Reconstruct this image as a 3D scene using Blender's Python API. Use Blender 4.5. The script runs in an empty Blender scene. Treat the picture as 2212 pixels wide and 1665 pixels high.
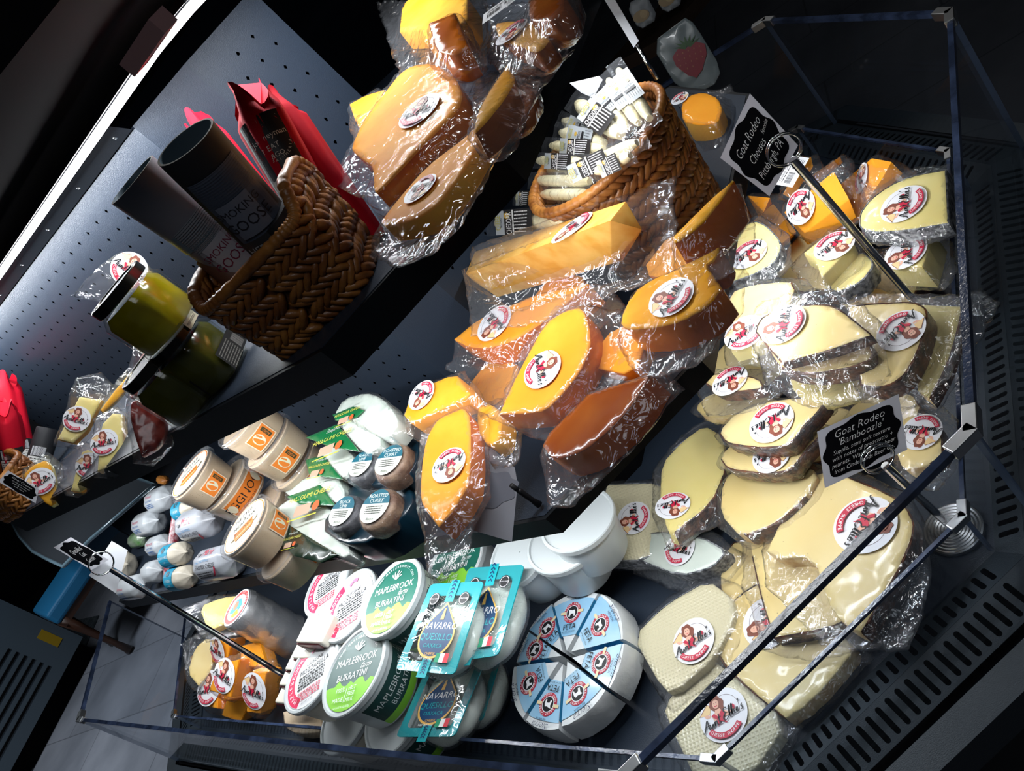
import bpy, bmesh, math, random
from mathutils import Vector, Matrix, noise
from mathutils.geometry import delaunay_2d_cdt
# ---------------------------------------------------------------- camera, world, lights, exposure
random.seed(7)
SC = bpy.context.scene
COL = SC.collection
FPX = 1740.0
TH = math.atan(907 / FPX)
_s, _c = math.sin(TH), math.cos(TH)
XX, FF, UU = Vector((1, 0, 0)), Vector((0, _c, -_s)), Vector((0, _s, _c))
_dx, _dy = .7664, .6424
RR = _dy * XX - _dx * UU
DD = -_dx * XX - _dy * UU
S = 0.7                                   # metres per survey unit
CAMP = Vector((0, 0, 1.6))
cd = bpy.data.cameras.new('camera'); cam = bpy.data.objects.new('camera', cd); COL.objects.link(cam)
cd.sensor_width = 36; cd.sensor_fit = 'HORIZONTAL'; cd.lens = FPX / 2212 * 36
cd.clip_start = .02; cd.clip_end = 60
m = Matrix((RR, -DD, -FF)).transposed().to_4x4(); m.translation = CAMP
cam.matrix_world = m
SC.camera = cam
SC.view_settings.view_transform = 'Standard'; SC.view_settings.look = 'None'
SC.view_settings.exposure = 0.0; SC.view_settings.gamma = 1
SC.cycles.transparent_max_bounces = 24
w = bpy.data.worlds.new('world'); SC.world = w; w.use_nodes = True
w.node_tree.nodes['Background'].inputs[0].default_value = (.35, .5, .75, 1)
w.node_tree.nodes['Background'].inputs[1].default_value = .02

def ray(px, py): return (px - 1106) * RR + (py - 832.5) * DD + FPX * FF
def P(px, py, z):
    v = ray(px, py); return CAMP + v * (z * S / v.z)
def W(x, y, z): return Vector((x * S, y * S, CAMP.z + z * S))
def nv(a): a = math.radians(a); return Vector((math.sin(a), math.cos(a)))
ANG = {1: 231, 2: 186, 3: 141, 4: 96, 5: 51, 6: 6, 7: 321, 0: 276}
DST = {1: -.249, 2: -.784, 3: -.351}
_D, _A = Vector((1.241, 1.458)), Vector((-1.991, 2.829))
DST[4] = _D.dot(nv(96)); DST[0] = _A.dot(nv(276))
DST[5] = 2.39; DST[6] = 4.148; DST[7] = 3.982
def octagon(offs, z):
    """corner points, starting at facet 0/1 corner; offs = dict or number"""
    out = []
    for k in range(8):
        a, b = k, (k + 1) % 8
        oa = offs[a] if isinstance(offs, dict) else offs
        ob = offs[b] if isinstance(offs, dict) else offs
        na, nb = nv(ANG[a]), nv(ANG[b])
        ca, cb = DST[a] - oa, DST[b] - ob
        det = na.x * nb.y - na.y * nb.x
        out.append(W((ca * nb.y - na.y * cb) / det, (na.x * cb - nb.x * ca) / det, z))
    return out          # out[k] = corner between facet k and k+1

def area(name, p0, p1, width, power, aim, color=(1, .98, .96), spread=180):
    """a lamp strip between two points, facing along aim"""
    l = bpy.data.lights.new(name, 'AREA'); o = bpy.data.objects.new(name, l); COL.objects.link(o)
    l.shape = 'RECTANGLE'; L = (p1 - p0).length; l.size = L; l.size_y = width; l.energy = power; l.color = color
    l.spread = math.radians(spread)
    x = (p1 - p0).normalized(); z = -(aim - x * aim.dot(x)).normalized(); y = z.cross(x)
    mm = Matrix((x, y, z)).transposed().to_4x4(); mm.translation = (p0 + p1) / 2; o.matrix_world = mm
    o['kind'] = 'helper'
    return o
LEDC = (.93, .97, 1)
def strips(off, z, pw, tag_, inward=.55, facets=(1, 2, 3)):
    pts = octagon(off, z)
    for f in facets:
        a, b = pts[f - 1], pts[f]
        n = nv(ANG[f]); t = (b - a).normalized()
        a2, b2 = a + t * .01, b - t * .01
        area('led_light', a2, b2, .014, pw * (b - a).length, Vector((-n.x * inward, -n.y * inward, -1)), LEDC)
strips(.45, -.412, 3.1, 'mid', .35)          # under the top shelf, lights the middle shelf
strips(.45, -.912, 2.9, 'low', -.25)         # under the middle shelf, lights the tray
_p = octagon(.750, .08)
for _f in (1, 2, 3):
    _n = nv(ANG[_f])
    area('led_light', _p[_f - 1], _p[_f], .014, (7.5 if _f == 3 else 4.2) * (_p[_f] - _p[_f - 1]).length, Vector((-_n.x * .1, -_n.y * .1, -1)), LEDC)
area('fill_light', Vector((-.6, -.9, 3.1)), Vector((.9, -.5, 3.1)), .5, 6, Vector((0, .5, -1)), (.9, .95, 1))  # added soft fill lamp over the front, no fixture seen
area('fill_light', Vector((-3.4, 3.0, 3.2)), Vector((-2.2, 4.2, 3.2)), .5, 24, Vector((0, 0, -1)), (.85, .93, 1), 95)  # added lamp to brighten the floor at left, its fixture unseen
def spot(pos, aim, power, ang, soft=.03, blend=.35):
    l = bpy.data.lights.new('ceiling_spot', 'SPOT'); o = bpy.data.objects.new('ceiling_spot', l); COL.objects.link(o)
    l.energy = power; l.spot_size = math.radians(ang); l.spot_blend = blend; l.shadow_soft_size = soft; l.color = (1, .98, .95)
    o.location = pos; o.rotation_euler = (Vector(aim) - Vector(pos)).to_track_quat('-Z', 'Y').to_euler(); o['kind'] = 'helper'
spot((1.0, .5, 3.5), (.42, 1.0, 1.1), 30, 24)
spot((1.9, 3.6, 3.4), (.6, .95, 1.0), 34, 20)

# ---------------------------------------------------------------- materials
def mat(name, col=(.5, .5, .5), rough=.5, metal=0, spec=.5, noise_col=None, nscale=20, bump=0, bscale=60, coat=0, sss=0, emit=None, estr=0, detail=3, trans=0, ior=1.45, alpha=1, coords='Object', stretch=None, bdist=.002):
    m_ = bpy.data.materials.new(name); m_.use_nodes = True
    nt = m_.node_tree; b = nt.nodes['Principled BSDF']
    b.inputs['Base Color'].default_value = (*col, 1); b.inputs['Roughness'].default_value = rough
    b.inputs['Metallic'].default_value = metal; b.inputs['Specular IOR Level'].default_value = spec
    b.inputs['Coat Weight'].default_value = coat; b.inputs['Coat Roughness'].default_value = .08
    b.inputs['Transmission Weight'].default_value = trans; b.inputs['IOR'].default_value = ior; b.inputs['Alpha'].default_value = alpha
    if sss:
        b.inputs['Subsurface Weight'].default_value = sss; b.inputs['Subsurface Radius'].default_value = (1, .6, .3); b.inputs['Subsurface Scale'].default_value = .012
    if emit: b.inputs['Emission Color'].default_value = (*emit, 1); b.inputs['Emission Strength'].default_value = estr
    tc = nt.nodes.new('ShaderNodeTexCoord'); src = tc.outputs[coords]
    if stretch:
        mp = nt.nodes.new('ShaderNodeMapping'); mp.inputs['Scale'].default_value = stretch
        nt.links.new(src, mp.inputs[0]); src = mp.outputs[0]
    if noise_col:
        n = nt.nodes.new('ShaderNodeTexNoise'); n.inputs['Scale'].default_value = nscale; n.inputs['Detail'].default_value = detail
        r = nt.nodes.new('ShaderNodeValToRGB'); r.color_ramp.elements[0].position = .38; r.color_ramp.elements[1].position = .66
        r.color_ramp.elements[0].color = (*col, 1); r.color_ramp.elements[1].color = (*noise_col, 1)
        nt.links.new(src, n.inputs[0]); nt.links.new(n.outputs[0], r.inputs[0]); nt.links.new(r.outputs[0], b.inputs['Base Color'])
    if bump:
        n = nt.nodes.new('ShaderNodeTexNoise'); n.inputs['Scale'].default_value = bscale; n.inputs['Detail'].default_value = 4
        bp = nt.nodes.new('ShaderNodeBump'); bp.inputs['Strength'].default_value = bump; bp.inputs['Distance'].default_value = bdist
        nt.links.new(src, n.inputs[0]); nt.links.new(n.outputs[0], bp.inputs['Height']); nt.links.new(bp.outputs[0], b.inputs['Normal'])
    return m_
M = {}
def speckle(name, base, dots, scale=140, thr=.045, **k):
    """base colour with sparse dark flecks"""
    m_ = mat(name, base, **k); nt = m_.node_tree; b = nt.nodes['Principled BSDF']
    tc = nt.nodes.new('ShaderNodeTexCoord'); v = nt.nodes.new('ShaderNodeTexVoronoi'); v.inputs['Scale'].default_value = scale
    r = nt.nodes.new('ShaderNodeValToRGB'); r.color_ramp.elements[0].position = thr; r.color_ramp.elements[0].color = (1, 1, 1, 1)
    r.color_ramp.elements[1].position = thr + .04; r.color_ramp.elements[1].color = (0, 0, 0, 1)
    n = nt.nodes.new('ShaderNodeTexNoise'); n.inputs['Scale'].default_value = scale * .12
    mr = nt.nodes.new('ShaderNodeMath'); mr.operation = 'GREATER_THAN'; mr.inputs[1].default_value = .53
    mm_ = nt.nodes.new('ShaderNodeMath'); mm_.operation = 'MULTIPLY'
    mx = nt.nodes.new('ShaderNodeMixRGB'); mx.inputs[2].default_value = (*dots, 1); mx.inputs[1].default_value = (*base, 1)
    nt.links.new(tc.outputs['Object'], v.inputs[0]); nt.links.new(tc.outputs['Object'], n.inputs[0])
    nt.links.new(v.outputs['Distance'], r.inputs[0]); nt.links.new(n.outputs[0], mr.inputs[0])
    nt.links.new(r.outputs[0], mm_.inputs[0]); nt.links.new(mr.outputs[0], mm_.inputs[1]); nt.links.new(mm_.outputs[0], mx.inputs[0])
    old = b.inputs['Base Color'].links
    if old: nt.links.new(old[0].from_socket, mx.inputs[1])
    nt.links.new(mx.outputs[0], b.inputs['Base Color'])
    return m_
M['black'] = mat('black_powder_coat', (.006, .008, .011), .45, spec=.3, bump=.15, bscale=900)
M['slate'] = mat('slate_powder_coat', (.022, .032, .050), .42, spec=.4, bump=.25, bscale=700)
M['grille'] = mat('grille_powder_coat', (.026, .036, .046), .45, spec=.4, bump=.25, bscale=700)
M['dark'] = mat('dark_void', (.002, .002, .003), .8, spec=.1)
M['chrome'] = mat('chrome', (.75, .76, .78), .12, 1)
M['steel'] = mat('brushed_steel', (.6, .62, .64), .32, 1)
M['white'] = mat('white_paper', (.82, .82, .84), .5)
M['card'] = mat('white_card', (.62, .63, .67), .5)
M['ink'] = mat('black_ink', (.012, .012, .014), .5); M['chalk'] = mat('chalkboard_black', (.002, .002, .003), .9, spec=.05)
M['red'] = mat('crimson_ink', (.55, .012, .05), .5)
M['brownhair'] = mat('brown_hair_ink', (.22, .06, .035), .5)
M['skin'] = mat('peach_ink', (.8, .45, .33), .5)
M['cheeseink'] = mat('cheese_yellow_ink', (.85, .6, .3), .5)
M['led'] = mat('led_tube', (1, 1, 1), .4, emit=(1, .98, 1), estr=9)
def clear_mat(name, tint, gloss_rough, white, fac_lo=.04, bump=0, bscale=40, edge=None, distort=0, top=.55, pwr=4.0):
    m_ = bpy.data.materials.new(name); m_.use_nodes = True; nt = m_.node_tree; nt.nodes.clear()
    o = nt.nodes.new('ShaderNodeOutputMaterial'); tr = nt.nodes.new('ShaderNodeBsdfTransparent'); tr.inputs[0].default_value = (*tint, 1)
    gl = nt.nodes.new('ShaderNodeBsdfGlossy'); gl.inputs['Roughness'].default_value = gloss_rough
    df = nt.nodes.new('ShaderNodeBsdfDiffuse'); df.inputs[0].default_value = (.9, .93, 1, 1)
    fr = nt.nodes.new('ShaderNodeLayerWeight'); fr.inputs['Blend'].default_value = .5
    pw = nt.nodes.new('ShaderNodeMath'); pw.operation = 'POWER'; pw.inputs[1].default_value = pwr
    m1 = nt.nodes.new('ShaderNodeMixShader'); m1.inputs[0].default_value = white
    nt.links.new(tr.outputs[0], m1.inputs[1]); nt.links.new(df.outputs[0], m1.inputs[2])
    m2 = nt.nodes.new('ShaderNodeMixShader')
    ad = nt.nodes.new('ShaderNodeMath'); ad.operation = 'MULTIPLY_ADD'; ad.inputs[1].default_value = top; ad.inputs[2].default_value = fac_lo
    ad.use_clamp = True
    nt.links.new(fr.outputs['Facing'], pw.inputs[0]); nt.links.new(pw.outputs[0], ad.inputs[0]); nt.links.new(ad.outputs[0], m2.inputs[0])
    nt.links.new(m1.outputs[0], m2.inputs[1]); nt.links.new(gl.outputs[0], m2.inputs[2]); nt.links.new(m2.outputs[0], o.inputs[0])
    if bump:
        tc = nt.nodes.new('ShaderNodeTexCoord')
        n = nt.nodes.new('ShaderNodeTexNoise'); n.inputs['Scale'].default_value = bscale; n.inputs['Detail'].default_value = 2.5; n.inputs['Distortion'].default_value = distort
        bp = nt.nodes.new('ShaderNodeBump'); bp.inputs['Strength'].default_value = bump; bp.inputs['Distance'].default_value = .006
        nt.links.new(tc.outputs['Object'], n.inputs[0]); nt.links.new(n.outputs[0], bp.inputs['Height'])
        for q in (gl, fr): nt.links.new(bp.outputs[0], q.inputs['Normal'])
    return m_
M['glass'] = clear_mat('acrylic_pane', (.93, .95, .97), .02, .004, .02)
M['glassedge'] = mat('acrylic_edge', (.10, .14, .22), .15, spec=.8, trans=.3)
M['film'] = clear_mat('vacuum_bag_film', (.98, .98, .985), .12, .03, .07, 1.0, 38, distort=1.2)
M['filmtop'] = clear_mat('tight_bag_film', (.985, .985, .985), .07, .003, .006, .2, 80, distort=.5, top=.3, pwr=6)
M['filmc'] = clear_mat('cling_film', (.97, .97, .98), .16, .04, .05, .9, 130, distort=2)
M['clearlid'] = clear_mat('clear_lid_plastic', (.95, .95, .96), .08, .05, .05)

# ---------------------------------------------------------------- object helpers
def obj(name, me, parent=None, mats=None, world=True):
    o = bpy.data.objects.new(name, me); COL.objects.link(o)
    if mats and not me.materials:
        for q in (mats if isinstance(mats, (list, tuple)) else [mats]): me.materials.append(M[q] if isinstance(q, str) else q)
    if parent:
        o.parent = parent
        o.matrix_parent_inverse = Matrix.Translation(-parent.location) if world else Matrix.Identity(4)
    return o
def thing(name, label, cat, loc, group=None):
    o = bpy.data.objects.new(name, None); COL.objects.link(o); o.location = loc; o.empty_display_size = .02
    tag(o, label, cat, group); return o
def tag(o, label=None, cat=None, group=None, kind=None):
    if label: o['label'] = label
    if cat: o['category'] = cat
    if group: o['group'] = group
    if kind: o['kind'] = kind
    return o
def mesh(name, vs, fs, mats=None, mi=None, smooth=False):
    me = bpy.data.meshes.new(name); me.from_pydata([tuple(v) for v in vs], [], fs)
    if mi is not None: me.polygons.foreach_set('material_index', mi)
    if smooth: me.polygons.foreach_set('use_smooth', [True] * len(me.polygons))
    if mats:
        for q in (mats if isinstance(mats, (list, tuple)) else [mats]): me.materials.append(M[q] if isinstance(q, str) else q)
    me.update(); return me
class MB:
    def __init__(s): s.v = []; s.f = []; s.m = []
    def add(s, vs, fs, m_=0):
        k = len(s.v); s.v += [Vector(v) for v in vs]; s.f += [tuple(i + k for i in f) for f in fs]; s.m += [m_] * len(fs)
    def box(s, lo, hi, M4=None, m_=0):
        vs = [Vector((x, y, z)) for x in (lo[0], hi[0]) for y in (lo[1], hi[1]) for z in (lo[2], hi[2])]
        if M4: vs = [M4 @ v for v in vs]
        s.add(vs, [(0, 1, 3, 2), (4, 6, 7, 5), (0, 4, 5, 1), (2, 3, 7, 6), (0, 2, 6, 4), (1, 5, 7, 3)], m_)
    def bar(s, a, b, wd, h, up=Vector((0, 0, 1)), m_=0):
        x = (b - a).normalized(); y = up.cross(x).normalized(); z = x.cross(y)
        vs = [p + y * sy * wd / 2 + z * sz * h / 2 for p in (a, b) for sy in (-1, 1) for sz in (-1, 1)]
        s.add(vs, [(0, 1, 3, 2), (4, 6, 7, 5), (0, 4, 5, 1), (2, 3, 7, 6), (0, 2, 6, 4), (1, 5, 7, 3)], m_)
    def prism(s, bot, top, m_=0, cap=True):
        n = len(bot); s.add(list(bot) + list(top), [(i, (i + 1) % n, n + (i + 1) % n, n + i) for i in range(n)], m_)
        if cap:
            k = len(s.v) - 2 * n; s.f += [tuple(k + i for i in reversed(range(n))), tuple(k + n + i for i in range(n))]; s.m += [m_, m_]
    def tube(s, pts, r, n=8, m_=0, closed=False, cap=True):
        pts = [Vector(p) for p in pts]; N = len(pts); k = len(s.v); prev = None
        for i, p in enumerate(pts):
            a = pts[(i - 1) % N] if (i or closed) else p; b = pts[(i + 1) % N] if (i < N - 1 or closed) else p
            t = (b - a).normalized()
            if prev is None: prev = t.orthogonal().normalized()
            u = (prev - t * prev.dot(t)); u = u.normalized() if u.length > 1e-6 else t.orthogonal().normalized(); prev = u; v = t.cross(u)
            rr = r[i] if isinstance(r, (list, tuple)) else r
            for j in range(n):
                q = 2 * math.pi * j / n; s.v.append(p + u * math.cos(q) * rr + v * math.sin(q) * rr)
        for i in range(N if closed else N - 1):
            for j in range(n):
                a0 = k + i * n + j; a1 = k + i * n + (j + 1) % n; b0 = k + ((i + 1) % N) * n + j; b1 = k + ((i + 1) % N) * n + (j + 1) % n
                s.f.append((a0, a1, b1, b0)); s.m.append(m_)
        if cap and not closed:
            s.f += [tuple(k + j for j in reversed(range(n))), tuple(k + (N - 1) * n + j for j in range(n))]; s.m += [m_, m_]
    def lathe(s, prof, n=40, M4=None, mats=None, capend=True):
        """prof: (r, z) list"""
        k = len(s.v)
        for r, z in prof:
            for j in range(n):
                q = 2 * math.pi * j / n; v = Vector((r * math.cos(q), r * math.sin(q), z)); s.v.append(M4 @ v if M4 else v)
        for i in range(len(prof) - 1):
            for j in range(n):
                s.f.append((k + i * n + j, k + i * n + (j + 1) % n, k + (i + 1) * n + (j + 1) % n, k + (i + 1) * n + j)); s.m.append(mats[i] if mats else 0)
        if capend:
            s.f.append(tuple(k + (len(prof) - 1) * n + j for j in range(n))); s.m.append(mats[-1] if mats else 0)
            s.f.append(tuple(k + j for j in reversed(range(n)))); s.m.append(mats[0] if mats else 0)
    def mesh(s, name, mats=None, smooth=False):
        return mesh(name, s.v, s.f, mats, s.m, smooth)
    def build(s, name, mats, parent=None, smooth=False):
        return obj(name, s.mesh(name, mats, smooth), parent)
def autosmooth(o, ang=35):
    me = o.data
    me.polygons.foreach_set('use_smooth', [True] * len(me.polygons)); me.set_sharp_from_angle(angle=math.radians(ang)); return o

# ---------------------------------------------------------------- the case: shell
ZT, ZM, ZF = -.337, -.85, -1.43          # top shelf, middle shelf, tray floor (survey units)
GB, GT, IG = -1.42, -1.0, -1.30
OUT = {k: 0 for k in range(8)}
SH = {k: .39 for k in range(8)}; SH[0] = .42
SHT = dict(SH); SHT[0] = .66
case = thing('display_case', 'black octagonal refrigerated cheese case with perforated core and stepped shelves', 'display case', W(-.3, 2.4, -2.286))
def ring(name, offs_o, offs_i, z0, z1, mats, parent=case, facets=range(8)):
    mb = MB()
    a, b = octagon(offs_o, z0), octagon(offs_i, z1)
    for k in facets:
        mb.add([a[k - 1], a[k], b[k], b[k - 1]], [(0, 1, 2, 3)])
    return mb.build(name, mats, parent)
def shelf(name, offs, zt, zb):
    mb = MB(); lip = .035
    o1, o2 = octagon(offs, zt), octagon(offs, zb)
    i1 = octagon({k: v + lip for k, v in offs.items()}, zb)
    i0 = octagon({k: v + lip for k, v in offs.items()}, zt - .02)
    c1 = octagon(1.2, zt); 
    mb.prism(o2, o1, cap=False)
    mb.prism(i1, i0, cap=False)
    n = 8
    mb.add(o1, [tuple(range(8))])
    for k in range(8): mb.add([o2[k - 1], o2[k], i1[k], i1[k - 1]], [(0, 1, 2, 3)])
    mb.add(i0, [tuple(range(8))])
    return mb.build(name, 'black', case)
def shelf_plate(name, offs, z):
    mb = MB(); a = octagon({k: v + .008 for k, v in offs.items()}, z); b = [v - Vector((0, 0, .002)) for v in a]; a = [v + Vector((0, 0, .001)) for v in a]
    mb.prism(b, a); return mb.build(name, 'slate', case)
shelf('shelf', SHT, ZT, -.40); shelf_plate('shelf_liner', SHT, ZT)
shelf('shelf', SH, ZM, -.90); shelf_plate('shelf_liner', SH, ZM)
# canopy above
CAN = {k: .30 for k in range(8)}
mb = MB(); a, b = octagon(CAN, .17), octagon(CAN, .5)
mb.prism(a, b); cn = mb.build('canopy', 'dark', case)
# perforated core: one panel per facet, holes are real dark recessed discs cut as geometry
K1, K2 = Vector((-.0890, 1.82)), Vector((.0900, 1.82))
CORE = {k: .66 for k in range(8)}
CORE[1] = DST[1] - K1.dot(nv(231)); CORE[2] = DST[2] - K1.dot(nv(186)); CORE[3] = DST[3] - K2.dot(nv(141)); CORE[4] = 1.0; CORE[0] = .62
COREM = dict(CORE); COREM[0] = 1.33
def perf_panel(f, z0, z1, hole_r=.0036, dx=.046, dz=.030, start=.07, hi=None, CORE=CORE):
    a, b = octagon(CORE, z0)[f - 1], octagon(CORE, z0)[f]
    up = Vector((0, 0, (z1 - z0) * S)); t = (b - a).normalized(); L = (b - a).length; H = up.z
    n = Vector((*nv(ANG[f]), 0))
    pts = [(0, 0), (L, 0), (L, H), (0, H)]; ed = [(0, 1), (1, 2), (2, 3), (3, 0)]; holes = []
    r = 0
    y = .03
    while y < H - .03:
        x = start + (dx / 2 if r % 2 else 0)
        while x < L - .03:
            if (hi is None or hi(x, y)): holes.append((x, y))
            x += dx
        y += dz; r += 1
    v2 = [Vector(p) for p in pts]; e2 = list(ed)
    for (x, y) in holes:
        k = len(v2)
        for j in range(8):
            q = 2 * math.pi * j / 8; v2.append(Vector((x + math.cos(q) * hole_r, y + math.sin(q) * hole_r)))
        e2 += [(k + j, k + (j + 1) % 8) for j in range(8)]
    vo, eo, fo, *_ = delaunay_2d_cdt(v2, e2, [], 0, 1e-6)
    vs = []; fs = []
    for v in vo: vs.append(a + t * v.x + Vector((0, 0, v.y)))
    for fc in fo:
        c = sum((vo[i] for i in fc), Vector((0, 0))) / len(fc)
        if any((c.x - hx) ** 2 + (c.y - hy) ** 2 < (hole_r * .8) ** 2 for hx, hy in holes): continue
        fs.append(tuple(fc))
    me = mesh('core_panel', vs, fs, 'slate'); o = obj('core_panel', me, case)
    bk = MB(); bk.add([a - n * .012, b - n * .012, b - n * .012 + up, a - n * .012 + up], [(0, 1, 2, 3)])
    obj('core_backing', bk.mesh('core_backing', 'dark'), o, world=True).matrix_parent_inverse = Matrix.Identity(4)
    return o
for f in (0, 1, 3):
    perf_panel(f, ZT, .065, start=.06); perf_panel(f, ZM, -.42, start=.05, CORE=COREM)
perf_panel(2, ZT, .065, start=9); perf_panel(2, ZM, -.42, start=9, CORE=COREM)
for f in (4, 5, 6, 7): perf_panel(f, ZM, -.42, start=9, CORE=COREM); perf_panel(f, ZT, .03, start=9)
mb = MB(); mb.prism(octagon({k: v + .02 for k, v in COREM.items()}, ZF), octagon({k: v + .02 for k, v in COREM.items()}, ZM)); mb.build('core_base', 'dark', case)
# header strip above the panels with screws, and the visible led tube
hd = MB()
for f in (1,):
    a, b = octagon({k: CORE[k] - .008 for k in range(8)}, .062), octagon({k: CORE[k] - .008 for k in range(8)}, .062)
    p, q = a[f - 1], a[f]; up = Vector((0, 0, .022)); n = Vector((*nv(ANG[f]), 0)) * .02
    hd.add([p, q, q + up + n, p + up + n], [(0, 1, 2, 3)])
ho = hd.build('header_strip', 'black', case)
for k in range(9):
    a = octagon({k_: CORE[k_] - .008 for k_ in range(8)}, .064); p, q = a[0], a[1]; t = (q - p).normalized()
    c = q - t * (.03 + k * .165) + Vector((*nv(231), 0)) * .008 + Vector((0, 0, .009))
    sm = MB(); zz = (Vector((*nv(231), 0)) - Vector((0, 0, .8))).normalized(); rot = zz.to_track_quat('Z', 'Y').to_matrix().to_4x4(); rot.translation = c
    sm.lathe([(.0035, 0), (.0035, .001), (.002, .0018), (.0012, .0006)], 12, rot); so_ = sm.build('screw', 'steel', ho); so_.matrix_parent_inverse = Matrix.Identity(4)
tb = octagon(.760, .1)
for f in (1, 2, 3):
    lt = MB(); lt.tube([tb[f - 1], tb[f]], .0055, 12); o = lt.build('led_tube', 'led', case); autosmooth(o)
    hs = MB(); n = Vector((*nv(ANG[f]), 0)); hs.bar(tb[f - 1] + n * .0 + Vector((0, 0, .011)), tb[f] + Vector((0, 0, .011)), .022, .008); hs.build('led_housing', 'black', case)
# pink-brown blurred bracket on the tube, pinkish light put into its colour
bp_ = P(322, 88, .08); mb = MB(); t = (tb[1] - tb[0]).normalized()
mb.bar(bp_ - t * .035, bp_ + t * .03, .02, .014); bo = mb.build('tube_clip', mat('pink_lit_plastic', (.35, .2, .2), .4), case)
# tray floor, trench wall, grille, glass channel, skirt
mb = MB(); mb.prism(octagon(.13, ZF - .01), octagon(.13, ZF)); mb.build('tray_floor', 'slate', case)
def slot_ring(name, off0, off1, z0, z1, slotw, pitch, inset, f):
    """one facet of the grille with real slots"""
    A0, A1 = octagon(off0, z0), octagon(off1, z1)
    a, b, c, d = A0[f - 1], A0[f], A1[f], A1[f - 1]
    t = (b - a).normalized(); e = (d - a) - t * (d - a).dot(t); H = e.length; e.normalize()
    L = (b - a).length; sd = (d - a).dot(t); se = (c - a).dot(t)
    v2 = [Vector((0, 0)), Vector((L, 0)), Vector((se, H)), Vector((sd, H))]; e2 = [(0, 1), (1, 2), (2, 3), (3, 0)]; sl = []
    x = max(sd, 0) + .02
    ns = int((min(se, L) - .012 - x) / pitch)
    for i in range(ns):
        cx = x + i * pitch; y0, y1 = inset, H - inset; r = slotw / 2; k = len(v2); pp = []
        for j in range(7): q = math.pi + math.pi * j / 6; pp.append((cx + r * math.cos(q), y0 + r + r * math.sin(q)))
        for j in range(7): q = math.pi * j / 6; pp.append((cx + r * math.cos(q), y1 - r + r * math.sin(q)))
        v2 += [Vector(p) for p in pp]; e2 += [(k + j, k + (j + 1) % 14) for j in range(14)]; sl.append((cx, y0, y1, r))
    vo, eo, fo, *_ = delaunay_2d_cdt(v2, e2, [], 1, 1e-6)
    fs = []
    for fc in fo:
        cc = sum((vo[i] for i in fc), Vector((0, 0))) / len(fc)
        i = int(round((cc.x - x) / pitch))
        if 0 <= i < len(sl) and abs(cc.x - sl[i][0]) < sl[i][3] and sl[i][1] < cc.y < sl[i][2]: 
            q = sl[i]
            yy = min(max(cc.y, q[1] + q[3]), q[2] - q[3])
            if (cc.x - q[0]) ** 2 + (cc.y - yy) ** 2 < (q[3] * .97) ** 2: continue
        fs.append(tuple(fc))
    vs = [a + t * v.x + e * v.y for v in vo]
    # thickness
    nrm = t.cross(e).normalized()
    if nrm.z > 0: nrm = -nrm
    me = mesh(name, vs, fs, 'grille'); o = obj(name, me, case)
    md = o.modifiers.new('solid', 'SOLIDIFY'); md.thickness = .0015; md.offset = 0
    return o
for f in (0, 1, 2, 3, 4, 5):
    slot_ring('grille_panel', .005, .075, GB, -1.405, .0075, .0165, .006, f)
    slot_ring('grille_panel', .075, .13, -1.405, -1.425, .0075, .0165, .006, f)
ring('grille_panel', .075, .13, -1.405, -1.425, 'grille', facets=(6, 7))
ring('trench_floor', -.01, .13, -1.50, -1.50, 'dark')
ring('tray_wall', .13, .13, -1.50, -1.425, 'slate')
ring('outer_wall', 0, 0, -1.50, -1.43, 'slate')
# outer channel + bumper + body
mb = MB()
mb.prism(octagon(-.012, -2.28), octagon(-.012, -1.432), cap=False); mb.build('case_body', 'black', case)
ring('channel', -.004, .004, -1.43, -1.43, 'dark')
mb = MB(); a0, a1 = octagon(-.012, GB), octagon(-.07, GB); b0, b1 = octagon(-.012, -1.5), octagon(-.07, -1.5)
for k in range(8):
    mb.add([a0[k - 1], a0[k], a1[k], a1[k - 1]], [(0, 1, 2, 3)]); mb.add([a1[k - 1], a1[k], b1[k], b1[k - 1]], [(0, 1, 2, 3)])
mb.build('bumper', 'grille', case)

# glass guards: each pane a part, with brackets
def guard(off, z0, z1, th, rail, facets, bs, nm, mats='glass'):
    A0, A1 = octagon(off, z0), octagon(off, z1)
    J0 = octagon(off + th / S, z0); J1 = octagon(off + th / S, z1)
    for f in facets:
        mb = MB(); a, b, c, d = A0[f - 1], A0[f], A1[f], A1[f - 1]; e, g, h, i = J0[f - 1], J0[f], J1[f], J1[f - 1]
        t = (b - a).normalized() * .002
        mb.add([a + t, b - t, c - t, d + t, e + t, g - t, h - t, i + t], [(0, 1, 2, 3), (5, 4, 7, 6)], 0)
        mb.add([a + t, b - t, c - t, d + t, e + t, g - t, h - t, i + t], [(3, 2, 6, 7), (1, 5, 6, 2), (4, 0, 3, 7)], 1)
        o = mb.build('glass_pane', [mats, 'glassedge'], case)
        if rail:
            rb = MB(); up = Vector((0, 0, 1)); off_ = (e - a) / 2
            rb.bar(d + t * 2 + off_, c - t * 2 + off_, rail, rail); r_ = rb.build('glass_edge', 'edge', o); r_.matrix_parent_inverse = Matrix.Identity(4)
    for f in facets[:-1]:
        mb = MB(); c = A1[f]; a, b = A1[f - 1], A1[(f + 1) % 8]; 
        for q in (a, b):
            t = (q - c).normalized(); inn = (J1[f] - c) / 2
            mb.bar(c + inn - t * .004, c + inn + t * bs, th + .007, th + .007)
        o = mb.build('corner_bracket', 'steel', case); 
        mv = o.modifiers.new('bev', 'BEVEL'); mv.width = .0012; mv.segments = 2
M['edge'] = mat('acrylic_edge_glints', (.02, .03, .06), .15, spec=.9, bump=.15, bscale=200, noise_col=(.05, .075, .15), nscale=25)  # noise colour paints highlights into the navy rail edge
guard(0, GB, GT, .008, .0085, [0, 1, 2, 3, 4, 5], .03, 'outer')
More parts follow.
